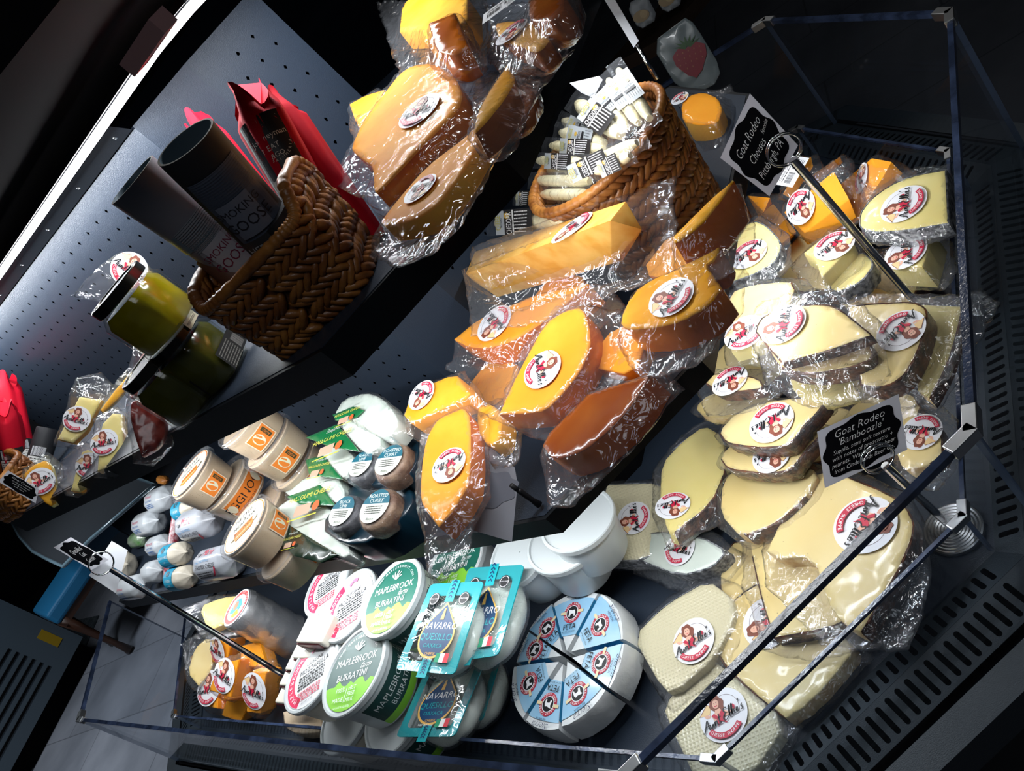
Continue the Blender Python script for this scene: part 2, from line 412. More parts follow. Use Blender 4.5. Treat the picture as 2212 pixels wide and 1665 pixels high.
guard(.13, GB, IG, .005, .0055, [0, 1, 2, 3, 4, 5], .022, 'inner')

# ---------------------------------------------------------------- the room
def struct(name, mb, mats):
    o = mb.build(name, mats); o['kind'] = 'structure'; return o
def tile_mat():
    m_ = mat('floor_tiles', (.17, .18, .21), .45, noise_col=(.27, .28, .32), nscale=2.2, detail=6, bump=.1, bscale=30)
    nt = m_.node_tree; b = nt.nodes['Principled BSDF']; tc = nt.nodes.new('ShaderNodeTexCoord'); mp = nt.nodes.new('ShaderNodeMapping'); mp.inputs['Rotation'].default_value = (0, 0, .7)
    br = nt.nodes.new('ShaderNodeTexBrick'); br.inputs['Scale'].default_value = 1; br.inputs['Mortar Size'].default_value = .004
    br.inputs['Brick Width'].default_value = .9; br.inputs['Row Height'].default_value = .45
    mx = nt.nodes.new('ShaderNodeMixRGB'); mx.blend_type = 'MULTIPLY'; mx.inputs[0].default_value = 1
    br.inputs['Color1'].default_value = (1, 1, 1, 1); br.inputs['Color2'].default_value = (.88, .88, .88, 1); br.inputs['Mortar'].default_value = (.6, .6, .6, 1)
    src = b.inputs['Base Color'].links[0].from_socket
    nt.links.new(tc.outputs['Object'], mp.inputs[0]); nt.links.new(mp.outputs[0], br.inputs[0]); nt.links.new(src, mx.inputs[1]); nt.links.new(br.outputs[0], mx.inputs[2]); nt.links.new(mx.outputs[0], b.inputs['Base Color'])
    return m_
mb = MB(); mb.box((-7, -3, -.05), (7, 8, 0)); struct('floor', mb, tile_mat())
mb = MB(); mb.box((-7, 7.9, 0), (7, 8, 3.6)); struct('wall_back', mb, mat('navy_wall', (.012, .02, .045), .7))
mb = MB(); mb.box((-7, -3, 0), (-6.9, 8, 3.6)); struct('wall_left', mb, mat('blue_wall', (.01, .035, .09), .7))
mb = MB(); mb.box((6.9, -3, 0), (7, 8, 3.6)); struct('wall_right', mb, mat('dark_wall', (.01, .01, .012), .7))
mb = MB(); mb.box((-7, -3, 3.6), (7, 8, 3.65)); struct('ceiling', mb, mat('dark_ceiling', (.01, .01, .012), .8))
# ---------------------------------------------------------------- drawing on pixels that sit on real planes
def PO(px, py, f, off):
    """point where the line of sight meets the vertical plane of facet f set back by off"""
    v = ray(px, py); n = nv(ANG[f]); d = (DST[f] - off) * S
    return CAMP + v * (d / (v.x * n.x + v.y * n.y))
class Pl:
    def __init__(s, o, n=(0, 0, 1)):
        s.o = Vector(o); s.n = Vector(n).normalized()
        s.u = (XX - s.n * XX.dot(s.n)).normalized(); s.v = s.n.cross(s.u)
    def hit(s, px, py, lift=0):
        v = ray(px, py); return CAMP + v * ((s.o - CAMP).dot(s.n) / v.dot(s.n)) + s.n * lift
    def uv(s, px, py):
        d = s.hit(px, py) - s.o; return Vector((d.dot(s.u), d.dot(s.v)))
    def w(s, q, h=0): return s.o + s.u * q[0] + s.v * q[1] + s.n * h
def H(px, py, z, sx=0, sy=0): return Pl(P(px, py, z), (sx, sy, 1))
def FC(px, py, z, k=1.0):
    """plane through the point, facing the viewer's side by k (0 = horizontal, 1 = square on)"""
    o = P(px, py, z); c = (CAMP - o).normalized(); return Pl(o, c * k + Vector((0, 0, 1)) * (1 - k))
def chaikin(pts, it=1, r=.2):
    for _ in range(it):
        out = []; n = len(pts)
        for i, (p, sh) in enumerate(pts):
            a, b = pts[i - 1][0], pts[(i + 1) % n][0]
            if sh: out.append((p, sh))
            else: out.append((p + (a - p) * r, 0)); out.append((p + (b - p) * r, 0))
        pts = out
    return [p for p, s_ in pts]
def inside(q, poly):
    c = False; n = len(poly); j = n - 1
    for i in range(n):
        a, b = poly[i], poly[j]
        if (a.y > q.y) != (b.y > q.y) and q.x < (b.x - a.x) * (q.y - a.y) / (b.y - a.y) + a.x: c = not c
        j = i
    return c
def edist(q, poly):
    best = 9; n = len(poly)
    for i in range(n):
        a, b = poly[i - 1], poly[i]; ab = b - a; L = ab.length_squared
        t = max(0, min(1, (q - a).dot(ab) / L)) if L > 0 else 0
        best = min(best, (q - a - ab * t).length)
    return best
def sgn(poly): return sum(poly[i - 1].x * poly[i].y - poly[i].x * poly[i - 1].y for i in range(len(poly)))
def inset(poly, d):
    n = len(poly); out = []
    for i in range(n):
        a, p, b = poly[i - 1], poly[i], poly[(i + 1) % n]
        t = (b - a)
        t = t.normalized() if t.length > 1e-9 else Vector((1, 0))
        out.append(p + Vector((-t.y, t.x)) * d)
    return out
def grid_tri(poly, step, extra=None, seed=0):
    """triangulate a polygon with an inner grid; returns verts2d, faces, number of boundary verts"""
    rnd = random.Random(seed); v = [Vector(p) for p in poly]; n = len(v); e = [(i, (i + 1) % n) for i in range(n)]
    x0, x1 = min(p.x for p in poly), max(p.x for p in poly); y0, y1 = min(p.y for p in poly), max(p.y for p in poly)
    y = y0 + step / 2
    while y < y1:
        x = x0 + step / 2
        while x < x1:
            q = Vector((x + rnd.uniform(-.2, .2) * step, y + rnd.uniform(-.2, .2) * step))
            if inside(q, poly) and edist(q, poly) > step * .4: v.append(q)
            x += step
        y += step
    vo, eo, fo, *_ = delaunay_2d_cdt(v, e, [], 1, 1e-7)
    return vo, [tuple(f) for f in fo]
def outline(pl, pts, it=1, jag=()):
    q = [(pl.uv(p[0], p[1]), (p[2] if len(p) > 2 else 0)) for p in pts]
    return chaikin(q, it)
def densify(poly, step):
    out = []
    for i in range(len(poly)):
        a, b = poly[i], poly[(i + 1) % len(poly)]; n = max(1, int((b - a).length / step))
        for k in range(n): out.append(a + (b - a) * k / n)
    return out
def slab(name, pl, poly, th, m_='gouda', parent=None, rough=.0006, step=.009, jag=0, side=None, shrink=0, seed=1, base=0):
    """a solid of outline poly lying th thick below the plane, with a rounded, slightly uneven top"""
    if sgn(poly) < 0: poly = poly[::-1]
    poly = densify(poly, .006)
    if jag: poly = [p + Vector((noise.noise(Vector((p.x * 90, p.y * 90, seed))), noise.noise(Vector((p.x * 90, p.y * 90, seed + 9))))) * jag for p in poly]
    c = min(.0018, th * .25); ins = inset(poly, c)
    vo, fo = grid_tri(ins, step, seed=seed); nb = len(ins)
    vs = []
    for i, q in enumerate(vo):
        h = noise.noise(Vector((q.x * 45, q.y * 45, seed * 3.1))) * rough * (1.6 if i >= nb else .5)
        vs.append(pl.w(q, h + base))
    fs = list(fo); mi = [0] * len(fs); k = len(vs); n = len(poly)
    if len(vo) < nb: nb = len(vo)
    vs += [pl.w(q, base - c) for q in poly]; vs += [pl.w(q - (q * shrink), base - th) for q in poly]
    for i in range(n):
        j = (i + 1) % n
        fs.append((k + i, k + j, j, i)); mi.append(0)
        fs.append((k + n + i, k + n + j, k + j, k + i)); mi.append(1 if side else 0)
    fs.append(tuple(k + n + i for i in reversed(range(n)))); mi.append(1 if side else 0)
    o = obj(name, mesh(name, vs, fs, [m_, side] if side else [m_], mi), parent); autosmooth(o, 50); return o
def rind_strip(name, pl, poly, i0, i1, th, m_, parent, lip=.0016, out=.0008, base=0):
    """rind along the run of outline points nearest pixel-run i0..i1 (2d points): open strip with a lip on the top face"""
    if sgn(poly) < 0: poly = poly[::-1]
    poly = densify(poly, .006); n = len(poly)
    a = min(range(n), key=lambda k: (poly[k] - i0).length); b = min(range(n), key=lambda k: (poly[k] - i1).length)
    run = [(a + k) % n for k in range(((b - a) % n) + 1)]
    ins = inset(poly, lip); ou = inset(poly, -out); vs = []; fs = []
    for q, k in enumerate(run):
        wv = .5 + .8 * abs(noise.noise(Vector((poly[k].x * 160, poly[k].y * 160, 3))))
        l = poly[k] + (ins[k] - poly[k]) * wv
        o2 = poly[k] + (ou[k] - poly[k]) * (1 + 1.2 * abs(noise.noise(Vector((poly[k].x * 220, poly[k].y * 220, 8)))))
        vs += [pl.w(l, .0006 + base), pl.w(o2, -.0004 + base), pl.w(o2, base - th * .5), pl.w(o2, -th - .0002 + base)]
    for q in range(len(run) - 1):
        for r in range(3): fs.append((q * 4 + r, q * 4 + r + 1, q * 4 + 5 + r, q * 4 + 4 + r))
    return autosmooth(obj(name, mesh(name, vs, fs, m_), parent), 60)
def bag(pl, outer, inner, th, parent, seed=0, m_='film', amp=.0035, step=.0065, lift=.0016, droop=.6, base=0, under=True):
    """vacuum bag: a sheet drawn over the contents and welded flat, creased, around them; one mesh"""
    if sgn(outer) < 0: outer = outer[::-1]
    outer = densify(outer, .008)
    outer = [p + Vector((noise.noise(Vector((p.x * 35, p.y * 35, seed))), noise.noise(Vector((p.x * 35, p.y * 35, seed + 5))))) * .004 for p in outer]
    vo, fo = grid_tri(outer, step, seed=seed); nb = len(outer); vs = []; fs = []
    c = sum(inner, Vector((0, 0))) / len(inner); top = []
    for i, q in enumerate(vo):
        ins = inside(q, inner); d = edist(q, inner)
        r = noise.noise(Vector((q.x * 38, q.y * 38, seed * 7.7))); r2 = 1 - abs(noise.noise(Vector((q.x * 26 + 5, q.y * 26, seed * 3.3)))) * 2.6
        ang = math.atan2(q.y - c.y, q.x - c.x); rad = math.sin(ang * 17 + r * 5 + seed) 
        if ins: h = lift + max(0, .0012 - d * .05) * 0 + r * .0004
        else:
            f_ = min(1, d / .028); h = lift * (1 - f_) - th * droop * (f_ ** .7) + (r * .9 + max(0, r2) ** 3 * .9 + rad * .45 * f_) * amp * min(1, d / .012)
        top.append(h); vs.append(pl.w(q, h + base))
    fs = list(fo); n1 = len(vs); inf = [inside(q, inner) for q in vo]; mi = [1 if all(inf[i] for i in f) else 0 for f in fo]
    if under:
        idx = {}
        for i, q in enumerate(vo):
            ins = inside(q, inner); d = edist(q, inner)
            if i < nb: idx[i] = i; continue
            h = -th - lift if ins else min(top[i] - .001, -th * (1 - (1 - droop) * min(1, d / .02)) - .0012 + noise.noise(Vector((q.x * 40, q.y * 40, seed + 50))) * amp * .5)
            idx[i] = len(vs); vs.append(pl.w(q, h + base))
        fs += [tuple(idx[i] for i in reversed(f)) for f in fo if not all(inf[i] for i in f)]; mi += [0] * (len(fs) - len(mi))
    o = obj('plastic_bag', mesh('plastic_bag', vs, fs, [m_, 'filmtop'], mi, smooth=True), parent); return o

# ---------------------------------------------------------------- flat artwork (labels, stickers, cards)
_ink = {}
def ink(c, rough=.45):
    c = tuple(round(x, 3) for x in c)
    if c not in _ink: _ink[c] = mat('print_ink', c, rough)
    return _ink[c]
_tx = {}
def txt(s_, size=1, shear=0, thin=0):
    k = (s_, shear, thin)
    if k not in _tx:
        cu = bpy.data.curves.new('t', 'FONT'); cu.body = s_; cu.size = 1; cu.shear = shear; cu.offset = thin; cu.align_x = 'CENTER'; cu.align_y = 'CENTER'; cu.resolution_u = 2; cu.space_line = .95
        o = bpy.data.objects.new('t', cu); COL.objects.link(o); dg = bpy.context.evaluated_depsgraph_get(); me = bpy.data.meshes.new_from_object(o.evaluated_get(dg))
        _tx[k] = ([Vector((v.co.x, v.co.y)) for v in me.vertices], [tuple(p.vertices) for p in me.polygons])
        bpy.data.objects.remove(o); bpy.data.curves.remove(cu); bpy.data.meshes.remove(me)
    v, f = _tx[k]; return [p * size for p in v], f
class D2:
    def __init__(s): s.v = []; s.f = []; s.m = []; s.mats = []; s.lv = 0
    def mi(s, m_):
        m_ = M[m_] if isinstance(m_, str) else (ink(m_) if isinstance(m_, tuple) else m_)
        if m_ not in s.mats: s.mats.append(m_)
        return s.mats.index(m_)
    def add(s, vs, fs, m_):
        s.lv += 1; k = len(s.v); i = s.mi(m_); s.v += [(p[0], p[1], s.lv) for p in vs]; s.f += [tuple(q + k for q in f) for f in fs]; s.m += [i] * len(fs); return s
    def poly(s, pts, m_):
        p2 = [Vector(p) for p in pts]; e = [(i, (i + 1) % len(p2)) for i in range(len(p2))]
        vo, eo, fo, *_ = delaunay_2d_cdt(p2, e, [], 1, 1e-7); return s.add(vo, [tuple(f) for f in fo], m_)
    def ell(s, cx, cy, rx, ry, m_, n=28, rot=0):
        c, d = math.cos(rot), math.sin(rot); pts = []
        for i in range(n):
            q = 2 * math.pi * i / n; x, y = rx * math.cos(q), ry * math.sin(q); pts.append((cx + x * c - y * d, cy + x * d + y * c))
        return s.add(pts, [tuple(range(n))], m_)
    def ring(s, cx, cy, r0, r1, a0, a1, m_, n=24, sy=1):
        v = []; f = []
        for i in range(n + 1):
            q = math.radians(a0 + (a1 - a0) * i / n)
            v += [(cx + r0 * math.cos(q), cy + r0 * sy * math.sin(q)), (cx + r1 * math.cos(q), cy + r1 * sy * math.sin(q))]
            if i: k = 2 * i; f.append((k - 2, k - 1, k + 1, k))
        return s.add(v, f, m_)
    def rect(s, x0, y0, x1, y1, m_, nx=1):
        v = []; f = []
        for i in range(nx + 1):
            x = x0 + (x1 - x0) * i / nx; v += [(x, y0), (x, y1)]
            if i: k = 2 * i; f.append((k - 2, k, k + 1, k - 1))
        return s.add(v, f, m_)
    def text(s, t, x, y, size, m_, rot=0, shear=0, sx=1, thin=0):
        v, f = txt(t, size, shear, thin); c, d = math.cos(math.radians(rot)), math.sin(math.radians(rot))
        return s.add([(x + p.x * sx * c - p.y * d, y + p.x * sx * d + p.y * c) for p in v], f, m_)
    def arc(s, t, cx, cy, r, a0, a1, size, m_, flip=False):
        lv = s.lv
        for i, ch in enumerate(t):
            if ch == ' ': continue
            a = a0 + (a1 - a0) * (i + .5) / len(t); q = math.radians(a); s.lv = lv
            s.text(ch, cx + r * math.cos(q), cy + r * math.sin(q), size, m_, rot=a + 90 if flip else a - 90)
        return s
    def rib(s, pts, w, m_, it=2):
        p = [Vector(q) for q in pts]
        for _ in range(it):
            o = [p[0]]
            for a, b in zip(p, p[1:]): o += [a * .75 + b * .25, a * .25 + b * .75]
            p = o + [p[-1]]
        v = []; f = []; n = len(p)
        for i in range(n):
            t = p[min(i + 1, n - 1)] - p[max(i - 1, 0)]; t = t.normalized() if t.length > 1e-9 else Vector((1, 0)); nn = Vector((-t.y, t.x)) * w * (.35 + .65 * abs(t.y) if n > 3 else .6) / 1.4
            v += [p[i] + nn, p[i] - nn]
            if i: k = 2 * i; f.append((k - 2, k - 1, k + 1, k))
        return s.add(v, f, m_)
    def bars(s, x, y, w_, h, m_='ink', n=18, seed=1, vert=False):
        r = random.Random(seed); k = 0; v = []; f = []
        for i in range(n):
            a = x + w_ * i / n; b = a + w_ / n * r.uniform(.25, .75); v += [(a, y), (b, y), (b, y + h), (a, y + h)]; f.append((4 * i, 4 * i + 1, 4 * i + 2, 4 * i + 3))
        return s.add(v, f, m_)
    def lines(s, x, y, w_, n, dy, hh, m_='ink', seed=1):
        """rows of tiny unreadable print"""
        r = random.Random(seed); v = []; f = []
        for i in range(n):
            xx = x
            while xx < x + w_:
                ww = r.uniform(.03, .12) * w_; e_ = min(xx + ww, x + w_); k = len(v)
                v += [(xx, y - i * dy), (e_, y - i * dy), (e_, y - i * dy + hh), (xx, y - i * dy + hh)]; f.append((k, k + 1, k + 2, k + 3)); xx = e_ + w_ * .025
        return s.add(v, f, m_)
    def mesh(s, name, fn=None, dz=.00012):
        vs = [fn(x, y, z * dz) if fn else (x, y, z * dz) for x, y, z in s.v]; return mesh(name, vs, s.f, s.mats, s.m)
GLY = {
 'A': (.72, [[(-.05, .12), (.05, 0), (.22, .25), (.52, 1), (.55, .5), (.64, 0)], [(.12, .38), (.66, .42)]]),
 'u': (.42, [[(0, .42), (.03, .05), (.16, 0), (.28, .42), (.29, .05), (.42, .05)]]),
 'n': (.42, [[(.02, .42), (.02, 0), (.1, .36), (.24, .42), (.27, .05), (.42, .05)]]),
 't': (.3, [[(.08, .85), (.06, .1), (.14, 0), (.28, .08)], [(-.06, .52), (.26, .55)]]),
 'E': (.6, [[(.5, .88), (.3, 1.02), (.12, .8), (.36, .55), (.05, .38), (.06, .04), (.34, -.03), (.52, .16)]]),
 'l': (.24, [[(0, .1), (.2, .8), (.13, 1.0), (.04, .6), (.08, .03), (.24, .06)]]),
 'i': (.2, [[(.02, .42), (.04, .04), (.2, .06)], [(.03, .58), (.06, .62)]]),
 'e': (.3, [[(0, .18), (.22, .3), (.13, .44), (.02, .25), (.1, 0), (.3, .1)]]),
 "'": (.14, [[(.08, 1), (.05, .8)]]),
 's': (.3, [[(0, .05), (.14, 0), (.2, .14), (.06, .3), (.18, .46)]]), ' ': (.12, [])}
def script(d, t, x, y, sz, m_, rot=0, w_=.075):
    c, q = math.cos(math.radians(rot)), math.sin(math.radians(rot)); cx = 0; lv = d.lv
    for ch in t:
        adv, st = GLY[ch]
        for p in st:
            d.lv = lv; d.rib([(x + ((cx + a + b * .18) * c - b * q) * sz, y + ((cx + a + b * .18) * q + b * c) * sz) for a, b in p], w_ * sz, m_)
        cx += adv
def sticker_art():
    d = D2(); R = 1
    d.ell(0, 0, 1, 1, (.80, .80, .84), 48)
    d.ring(.08, .1, .62, .635, -25, 120, (.1, .05, .06)); 
    d.rib([(-.5, .16), (-.62, .12), (-.72, .3)], .12, 'skin', 1)
    d.poly([(-.95, .28), (-.55, .62), (-.42, .5), (-.5, .22)], 'cheeseink'); d.rib([(-.95, .28), (-.55, .62), (-.42, .5)], .03, 'brownhair', 0)
    hp = []
    for i in range(26):
        q = 2 * math.pi * i / 26; r = 1 + .09 * math.sin(q * 6 + 1); hp.append((-.16 + .29 * r * math.cos(q) + .06 * math.sin(q) * -1, .48 + .36 * r * math.sin(q)))
    d.poly(hp, 'brownhair')
    d.poly([(-.27, .28), (-.06, .28), (.0, .12), (.2, .05), (.25, -.1), (-.4, -.1), (-.45, .08), (-.33, .14)], 'skin')
    d.ell(-.19, .5, .135, .18, 'skin')
    d.rib([(-.25, .42), (-.19, .385), (-.13, .42)], .035, 'red', 1); d.ell(-.245, .53, .02, .014, 'ink'); d.ell(-.145, .53, .02, .014, 'ink')
    d.rib([(-.3, .66), (-.19, .7), (-.06, .64)], .05, 'brownhair', 1)
    d.poly([(-.46, .1), (-.34, .16), (-.2, .0), (-.02, .17), (.12, .1), (.02, -.12), (.1, -.36), (-.12, -.2), (-.3, -.36), (-.26, -.1)], 'red')
    d.rib([(.1, .1), (.3, -.05), (.46, .06)], .055, 'skin', 1)
    d.poly([(.44, .1), (.5, .22), (.56, .1), (.5, .0)], 'red')
    script(d, "Aunt Ellie's", -.92, -.42, .46, 'ink', 9, .085)
    d.ring(0, 0, .66, .88, 212, 318, 'red', 20)
    d.arc('CHEESE SHOPPE', 0, 0, .77, 216, 314, .17, (.85, .85, .87), True)
    return d
STK = sticker_art().mesh('logo_sticker', dz=.004)
def sticker(pl, px, py, dpx, up, parent, lift=.0028, name='logo_sticker', me=None, sq=1):
    o = bpy.data.objects.new(name, me or STK); COL.objects.link(o)
    c = pl.hit(px, py, lift); dep = (c - CAMP).dot(FF); r = dpx / 2 * dep / FPX
    y = pl.hit(px + up[0], py + up[1], lift) - c; y.normalize(); x = y.cross(pl.n)
    mm = Matrix((x * r * sq, y * r, pl.n * r)).transposed().to_4x4(); mm.translation = c
    o.parent = parent; o.matrix_parent_inverse = Matrix.Translation(-parent.location); o.matrix_basis = mm
    return o
def on_surface(o, px, py, lift=.0012):
    """plane of the visible face of a mesh at a picture point"""
    bpy.context.view_layer.update(); d = ray(px, py).normalized(); ok, loc, n, i = o.ray_cast(CAMP, d)
    if not ok: return None
    return Pl(loc + n * lift, n)
def price_art(txts, seed=1):
    d = D2(); d.poly([(-1, -.6), (1, -.6), (1, .6), (-1, .6)], (.78, .78, .8))
    d.text(txts[0], 0, .42, .24, 'ink'); d.bars(-.8, -.3, .75, .42, n=22, seed=seed); d.text(txts[1], .5, .0, .34, 'ink'); d.lines(-.8, .22, 1.5, 1, .1, .05, seed=seed); d.lines(.2, -.25, .6, 3, .1, .04, seed=seed + 3)
    return d.mesh('price_label', dz=.004)

# ---------------------------------------------------------------- cheese and packaging materials
def cheese(name, a, b, rough=.55, bump=.25, bs=55, sc=14, coat=.06, stretch=None, sss=.12): return mat(name, a, rough, spec=.12, noise_col=b, nscale=sc, bump=bump, bscale=bs, coat=coat, stretch=stretch, sss=sss, detail=5)
M['gouda'] = cheese('orange_gouda', (.78, .28, .018), (.84, .36, .035))
M['gouda2'] = cheese('yellow_gouda', (.72, .31, .015), (.80, .42, .04))
M['waxside'] = mat('orange_wax', (.50, .09, .003), .25, noise_col=(.60, .16, .008), nscale=12, bump=.2, bscale=40, coat=.6)
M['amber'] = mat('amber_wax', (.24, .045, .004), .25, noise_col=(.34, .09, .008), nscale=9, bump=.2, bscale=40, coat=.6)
M['grain'] = cheese('streaky_gouda', (.72, .34, .055), (.82, .47, .12), stretch=(1, 1, 1), sc=30)
M['cheddar'] = cheese('orange_cheddar', (.90, .33, .02), (.93, .38, .03), sc=6, bump=.08)
M['pale'] = speckle('pale_cheese', (.76, .58, .24), (.10, .05, .03), 90, .03, rough=.4, noise_col=(.80, .65, .32), nscale=9, bump=.12, bscale=40, coat=.3)
M['pale2'] = cheese('straw_cheese', (.74, .61, .22), (.79, .68, .30), sc=8, bump=.08)
M['browned'] = mat('browned_cheese', (.62, .38, .14), .4, noise_col=(.8, .62, .32), nscale=60, bump=.3, bscale=90, coat=.2)
M['rind'] = mat('dark_beer_rind', (.028, .010, .006), .35, noise_col=(.20, .07, .03), nscale=75, bump=.9, bscale=160, coat=.4, detail=6)
M['ash'] = mat('ash_rind', (.03, .035, .045), .55, noise_col=(.35, .36, .38), nscale=110, bump=.6, bscale=200, detail=6)
def net_mat(name, col):
    m_ = mat(name, col, .35, coat=.3); nt = m_.node_tree; b = nt.nodes['Principled BSDF']; tc = nt.nodes.new('ShaderNodeTexCoord')
    mp = nt.nodes.new('ShaderNodeMapping'); mp.inputs['Rotation'].default_value = (0, 0, .5); mp.inputs['Scale'].default_value = (290, 290, 1)
    sx = nt.nodes.new('ShaderNodeSeparateXYZ'); nt.links.new(tc.outputs['Object'], mp.inputs[0]); nt.links.new(mp.outputs[0], sx.inputs[0])
    outs = []
    for i in (0, 1):
        sn = nt.nodes.new('ShaderNodeMath'); sn.operation = 'SINE'; mu = nt.nodes.new('ShaderNodeMath'); mu.operation = 'MULTIPLY'; mu.inputs[1].default_value = 3.6
        nt.links.new(sx.outputs[i], mu.inputs[0]); nt.links.new(mu.outputs[0], sn.inputs[0]); outs.append(sn)
    mx = nt.nodes.new('ShaderNodeMath'); mx.operation = 'MAXIMUM'; nt.links.new(outs[0].outputs[0], mx.inputs[0]); nt.links.new(outs[1].outputs[0], mx.inputs[1])
    bp = nt.nodes.new('ShaderNodeBump'); bp.inputs['Strength'].default_value = .5; bp.inputs['Distance'].default_value = .0008
    nt.links.new(mx.outputs[0], bp.inputs['Height']); nt.links.new(bp.outputs[0], b.inputs['Normal']); nt.links.new(bp.outputs[0], b.inputs['Coat Normal']); return m_
for k in ('net',): M[k] = net_mat('net_marked_white_cheese', (.66, .60, .40))
M['wicker'] = mat('wicker', (.20, .065, .014), .42, noise_col=(.42, .17, .035), nscale=25, bump=.6, bscale=120, coat=.15, stretch=(1, 1, 1))
M['milk'] = mat('white_plastic', (.56, .60, .61), .35, coat=.2)
M['cream'] = mat('cream_cheese_body', (.80, .74, .60), .45, noise_col=(.86, .82, .70), nscale=30, bump=.2, bscale=80)
M['foil'] = mat('silver_foil', (.62, .63, .66), .35, .75, bump=1, bscale=50)
M['mozz'] = mat('white_mozzarella', (.60, .67, .60), .35, noise_col=(.68, .73, .66), nscale=15, bump=.3, bscale=25, coat=.4)
M['teal'] = mat('teal_card', (.006, .36, .40), .3, coat=.4)
M['meat'] = mat('cured_meat', (.16, .008, .006), .28, noise_col=(.42, .07, .05), nscale=55, bump=.5, bscale=60, coat=.6, detail=6)
M['redpaper'] = mat('red_paper', (.50, .006, .022), .65, spec=.12)
M['blackpaper'] = mat('black_paper', (.018, .018, .022), .55)
M['greypaper'] = mat('grey_paper', (.26, .26, .30), .55)

# ---------------------------------------------------------------- wrapped cheeses
def packed(name, label, group, pl, pts, th, top='pale', rind=None, rpts=None, bagpts=None, bs=1.3, stk=None, side=None, jag=0, seed=0, rough=.0006, bagopt=None, cat='cheese', amp=.0035, more=None):
    """one vacuum packed cheese: thing > cheese, rind, plastic_bag, logo_sticker"""
    t = thing(name, label, cat, pl.hit(sum(p[0] for p in pts) / len(pts), sum(p[1] for p in pts) / len(pts), -th), group)
    poly = outline(pl, pts)
    slab('cheese', pl, poly, th, top, t, side=side, jag=jag, seed=seed + 1, rough=rough)
    if rind:
        for (a, b) in rpts:
            q0, q1 = pl.uv(*a), pl.uv(*b)
            if sgn(poly) < 0: q0, q1 = q1, q0
            rind_strip('rind', pl, poly, q0, q1, th, rind, t)
    if bagpts is not False:
        if bagpts: bo = [pl.uv(*p[:2]) for p in bagpts]
        else:
            c = sum(poly, Vector((0, 0))) / len(poly); bo = [c + (p - c) * bs for p in poly[::2]]
        bag(pl, bo, poly, th, t, seed, **(bagopt or {}), amp=amp)
    if stk:
        for s_ in (stk if isinstance(stk, list) else [stk]): sticker(pl, s_[0], s_[1], s_[2], s_[3], t)
    return t
# ================================================================ the tray: dark-rinded wedges in front
GB1 = 'dark rinded goat cheese wedges piled in the tray'
packed('cheese_wedge', 'large pale dark-rinded wedge, topmost of the front pile, with a broken corner', GB1, H(1850, 1180, -1.315, .02, -.02),
    [(1756, 1025), (1795, 1017), (1845, 1036), (1925, 1069), (1958, 1097), (1974, 1128), (1970, 1165), (1938, 1238), (1861, 1366, 1), (1843, 1360), (1800, 1326), (1775, 1265), (1764, 1219), (1735, 1202), (1684, 1206), (1655, 1190, 1), (1684, 1131), (1722, 1072)],
    .028, 'pale', 'rind', [((1925, 1069), (1861, 1366)), ((1735, 1040), (1925, 1069))], [(1700, 1040), (1800, 985), (1960, 1060), (2010, 1150), (1990, 1290), (1950, 1390), (1870, 1400), (1760, 1380), (1640, 1250), (1640, 1130)], stk=(1870, 1135, 140, (88, 42)), seed=3, jag=.0016, side='browned')
packed('cheese_wedge', 'pale triangular wedge lying under the topmost broken wedge of the front pile', GB1, H(1700, 1280, -1.352, .0, -.0),
    [(1621, 1114), (1650, 1105), (1700, 1108), (1790, 1190), (1850, 1330), (1786, 1358), (1672, 1378, 1), (1650, 1310), (1630, 1227), (1613, 1139)],
    .024, 'pale', 'rind', [((1650, 1105), (1625, 1200))], [(1600, 1090), (1690, 1080), (1860, 1200), (1900, 1390), (1740, 1420), (1640, 1400), (1590, 1250)], seed=4, side='browned')
packed('cheese_wedge', 'wide pale wedge with crumbled edge, lying lower front between netted cheeses and grille', GB1, H(1640, 1400, -1.385, 0, 0),
    [(1640, 1258), (1600, 1282), (1560, 1328), (1543, 1362), (1545, 1400), (1566, 1438), (1620, 1490), (1697, 1552, 1), (1730, 1530), (1764, 1501), (1800, 1460), (1845, 1404), (1820, 1370), (1740, 1320), (1690, 1290)],
    .026, 'pale', 'rind', [((1640, 1258), (1697, 1552))], [(1600, 1250), (1520, 1340), (1530, 1440), (1690, 1590), (1800, 1500), (1880, 1410), (1800, 1300), (1680, 1240)], stk=(1660, 1345, 120, (-90, 20)), seed=5, jag=.002, side='browned', rough=.0012)
# netted white wedges
GN = 'net-marked white cheese wedges with dark rind'
packed('cheese_wedge', 'net-marked white wedge at the very front by the glass corner bracket, woman logo upright', GN, H(1565, 1545, -1.392),
    [(1533, 1421), (1490, 1447), (1432, 1527), (1448, 1569, 1), (1505, 1690), (1620, 1680), (1700, 1560), (1600, 1470)], .022, 'net', 'ash', [((1533, 1421), (1432, 1527))],
    [(1540, 1405), (1480, 1430), (1410, 1525), (1430, 1590), (1500, 1720), (1650, 1700), (1730, 1560), (1620, 1440)], stk=(1565, 1545, 118, (-30, -110)), seed=6, side='net')
packed('cheese_wedge', 'net-marked white wedge beside the feta wheel, logo half under film glare', GN, H(1490, 1370, -1.372),
    [(1529, 1253), (1440, 1303), (1366, 1375), (1419, 1468, 1), (1448, 1501), (1541, 1425), (1590, 1330), (1580, 1290)], .024, 'net', 'ash', [((1529, 1253), (1366, 1375))],
    [(1540, 1235), (1430, 1285), (1345, 1370), (1410, 1490), (1440, 1530), (1560, 1440), (1620, 1330), (1600, 1260)], stk=(1500, 1385, 105, (-25, -110)), seed=7, side='net')
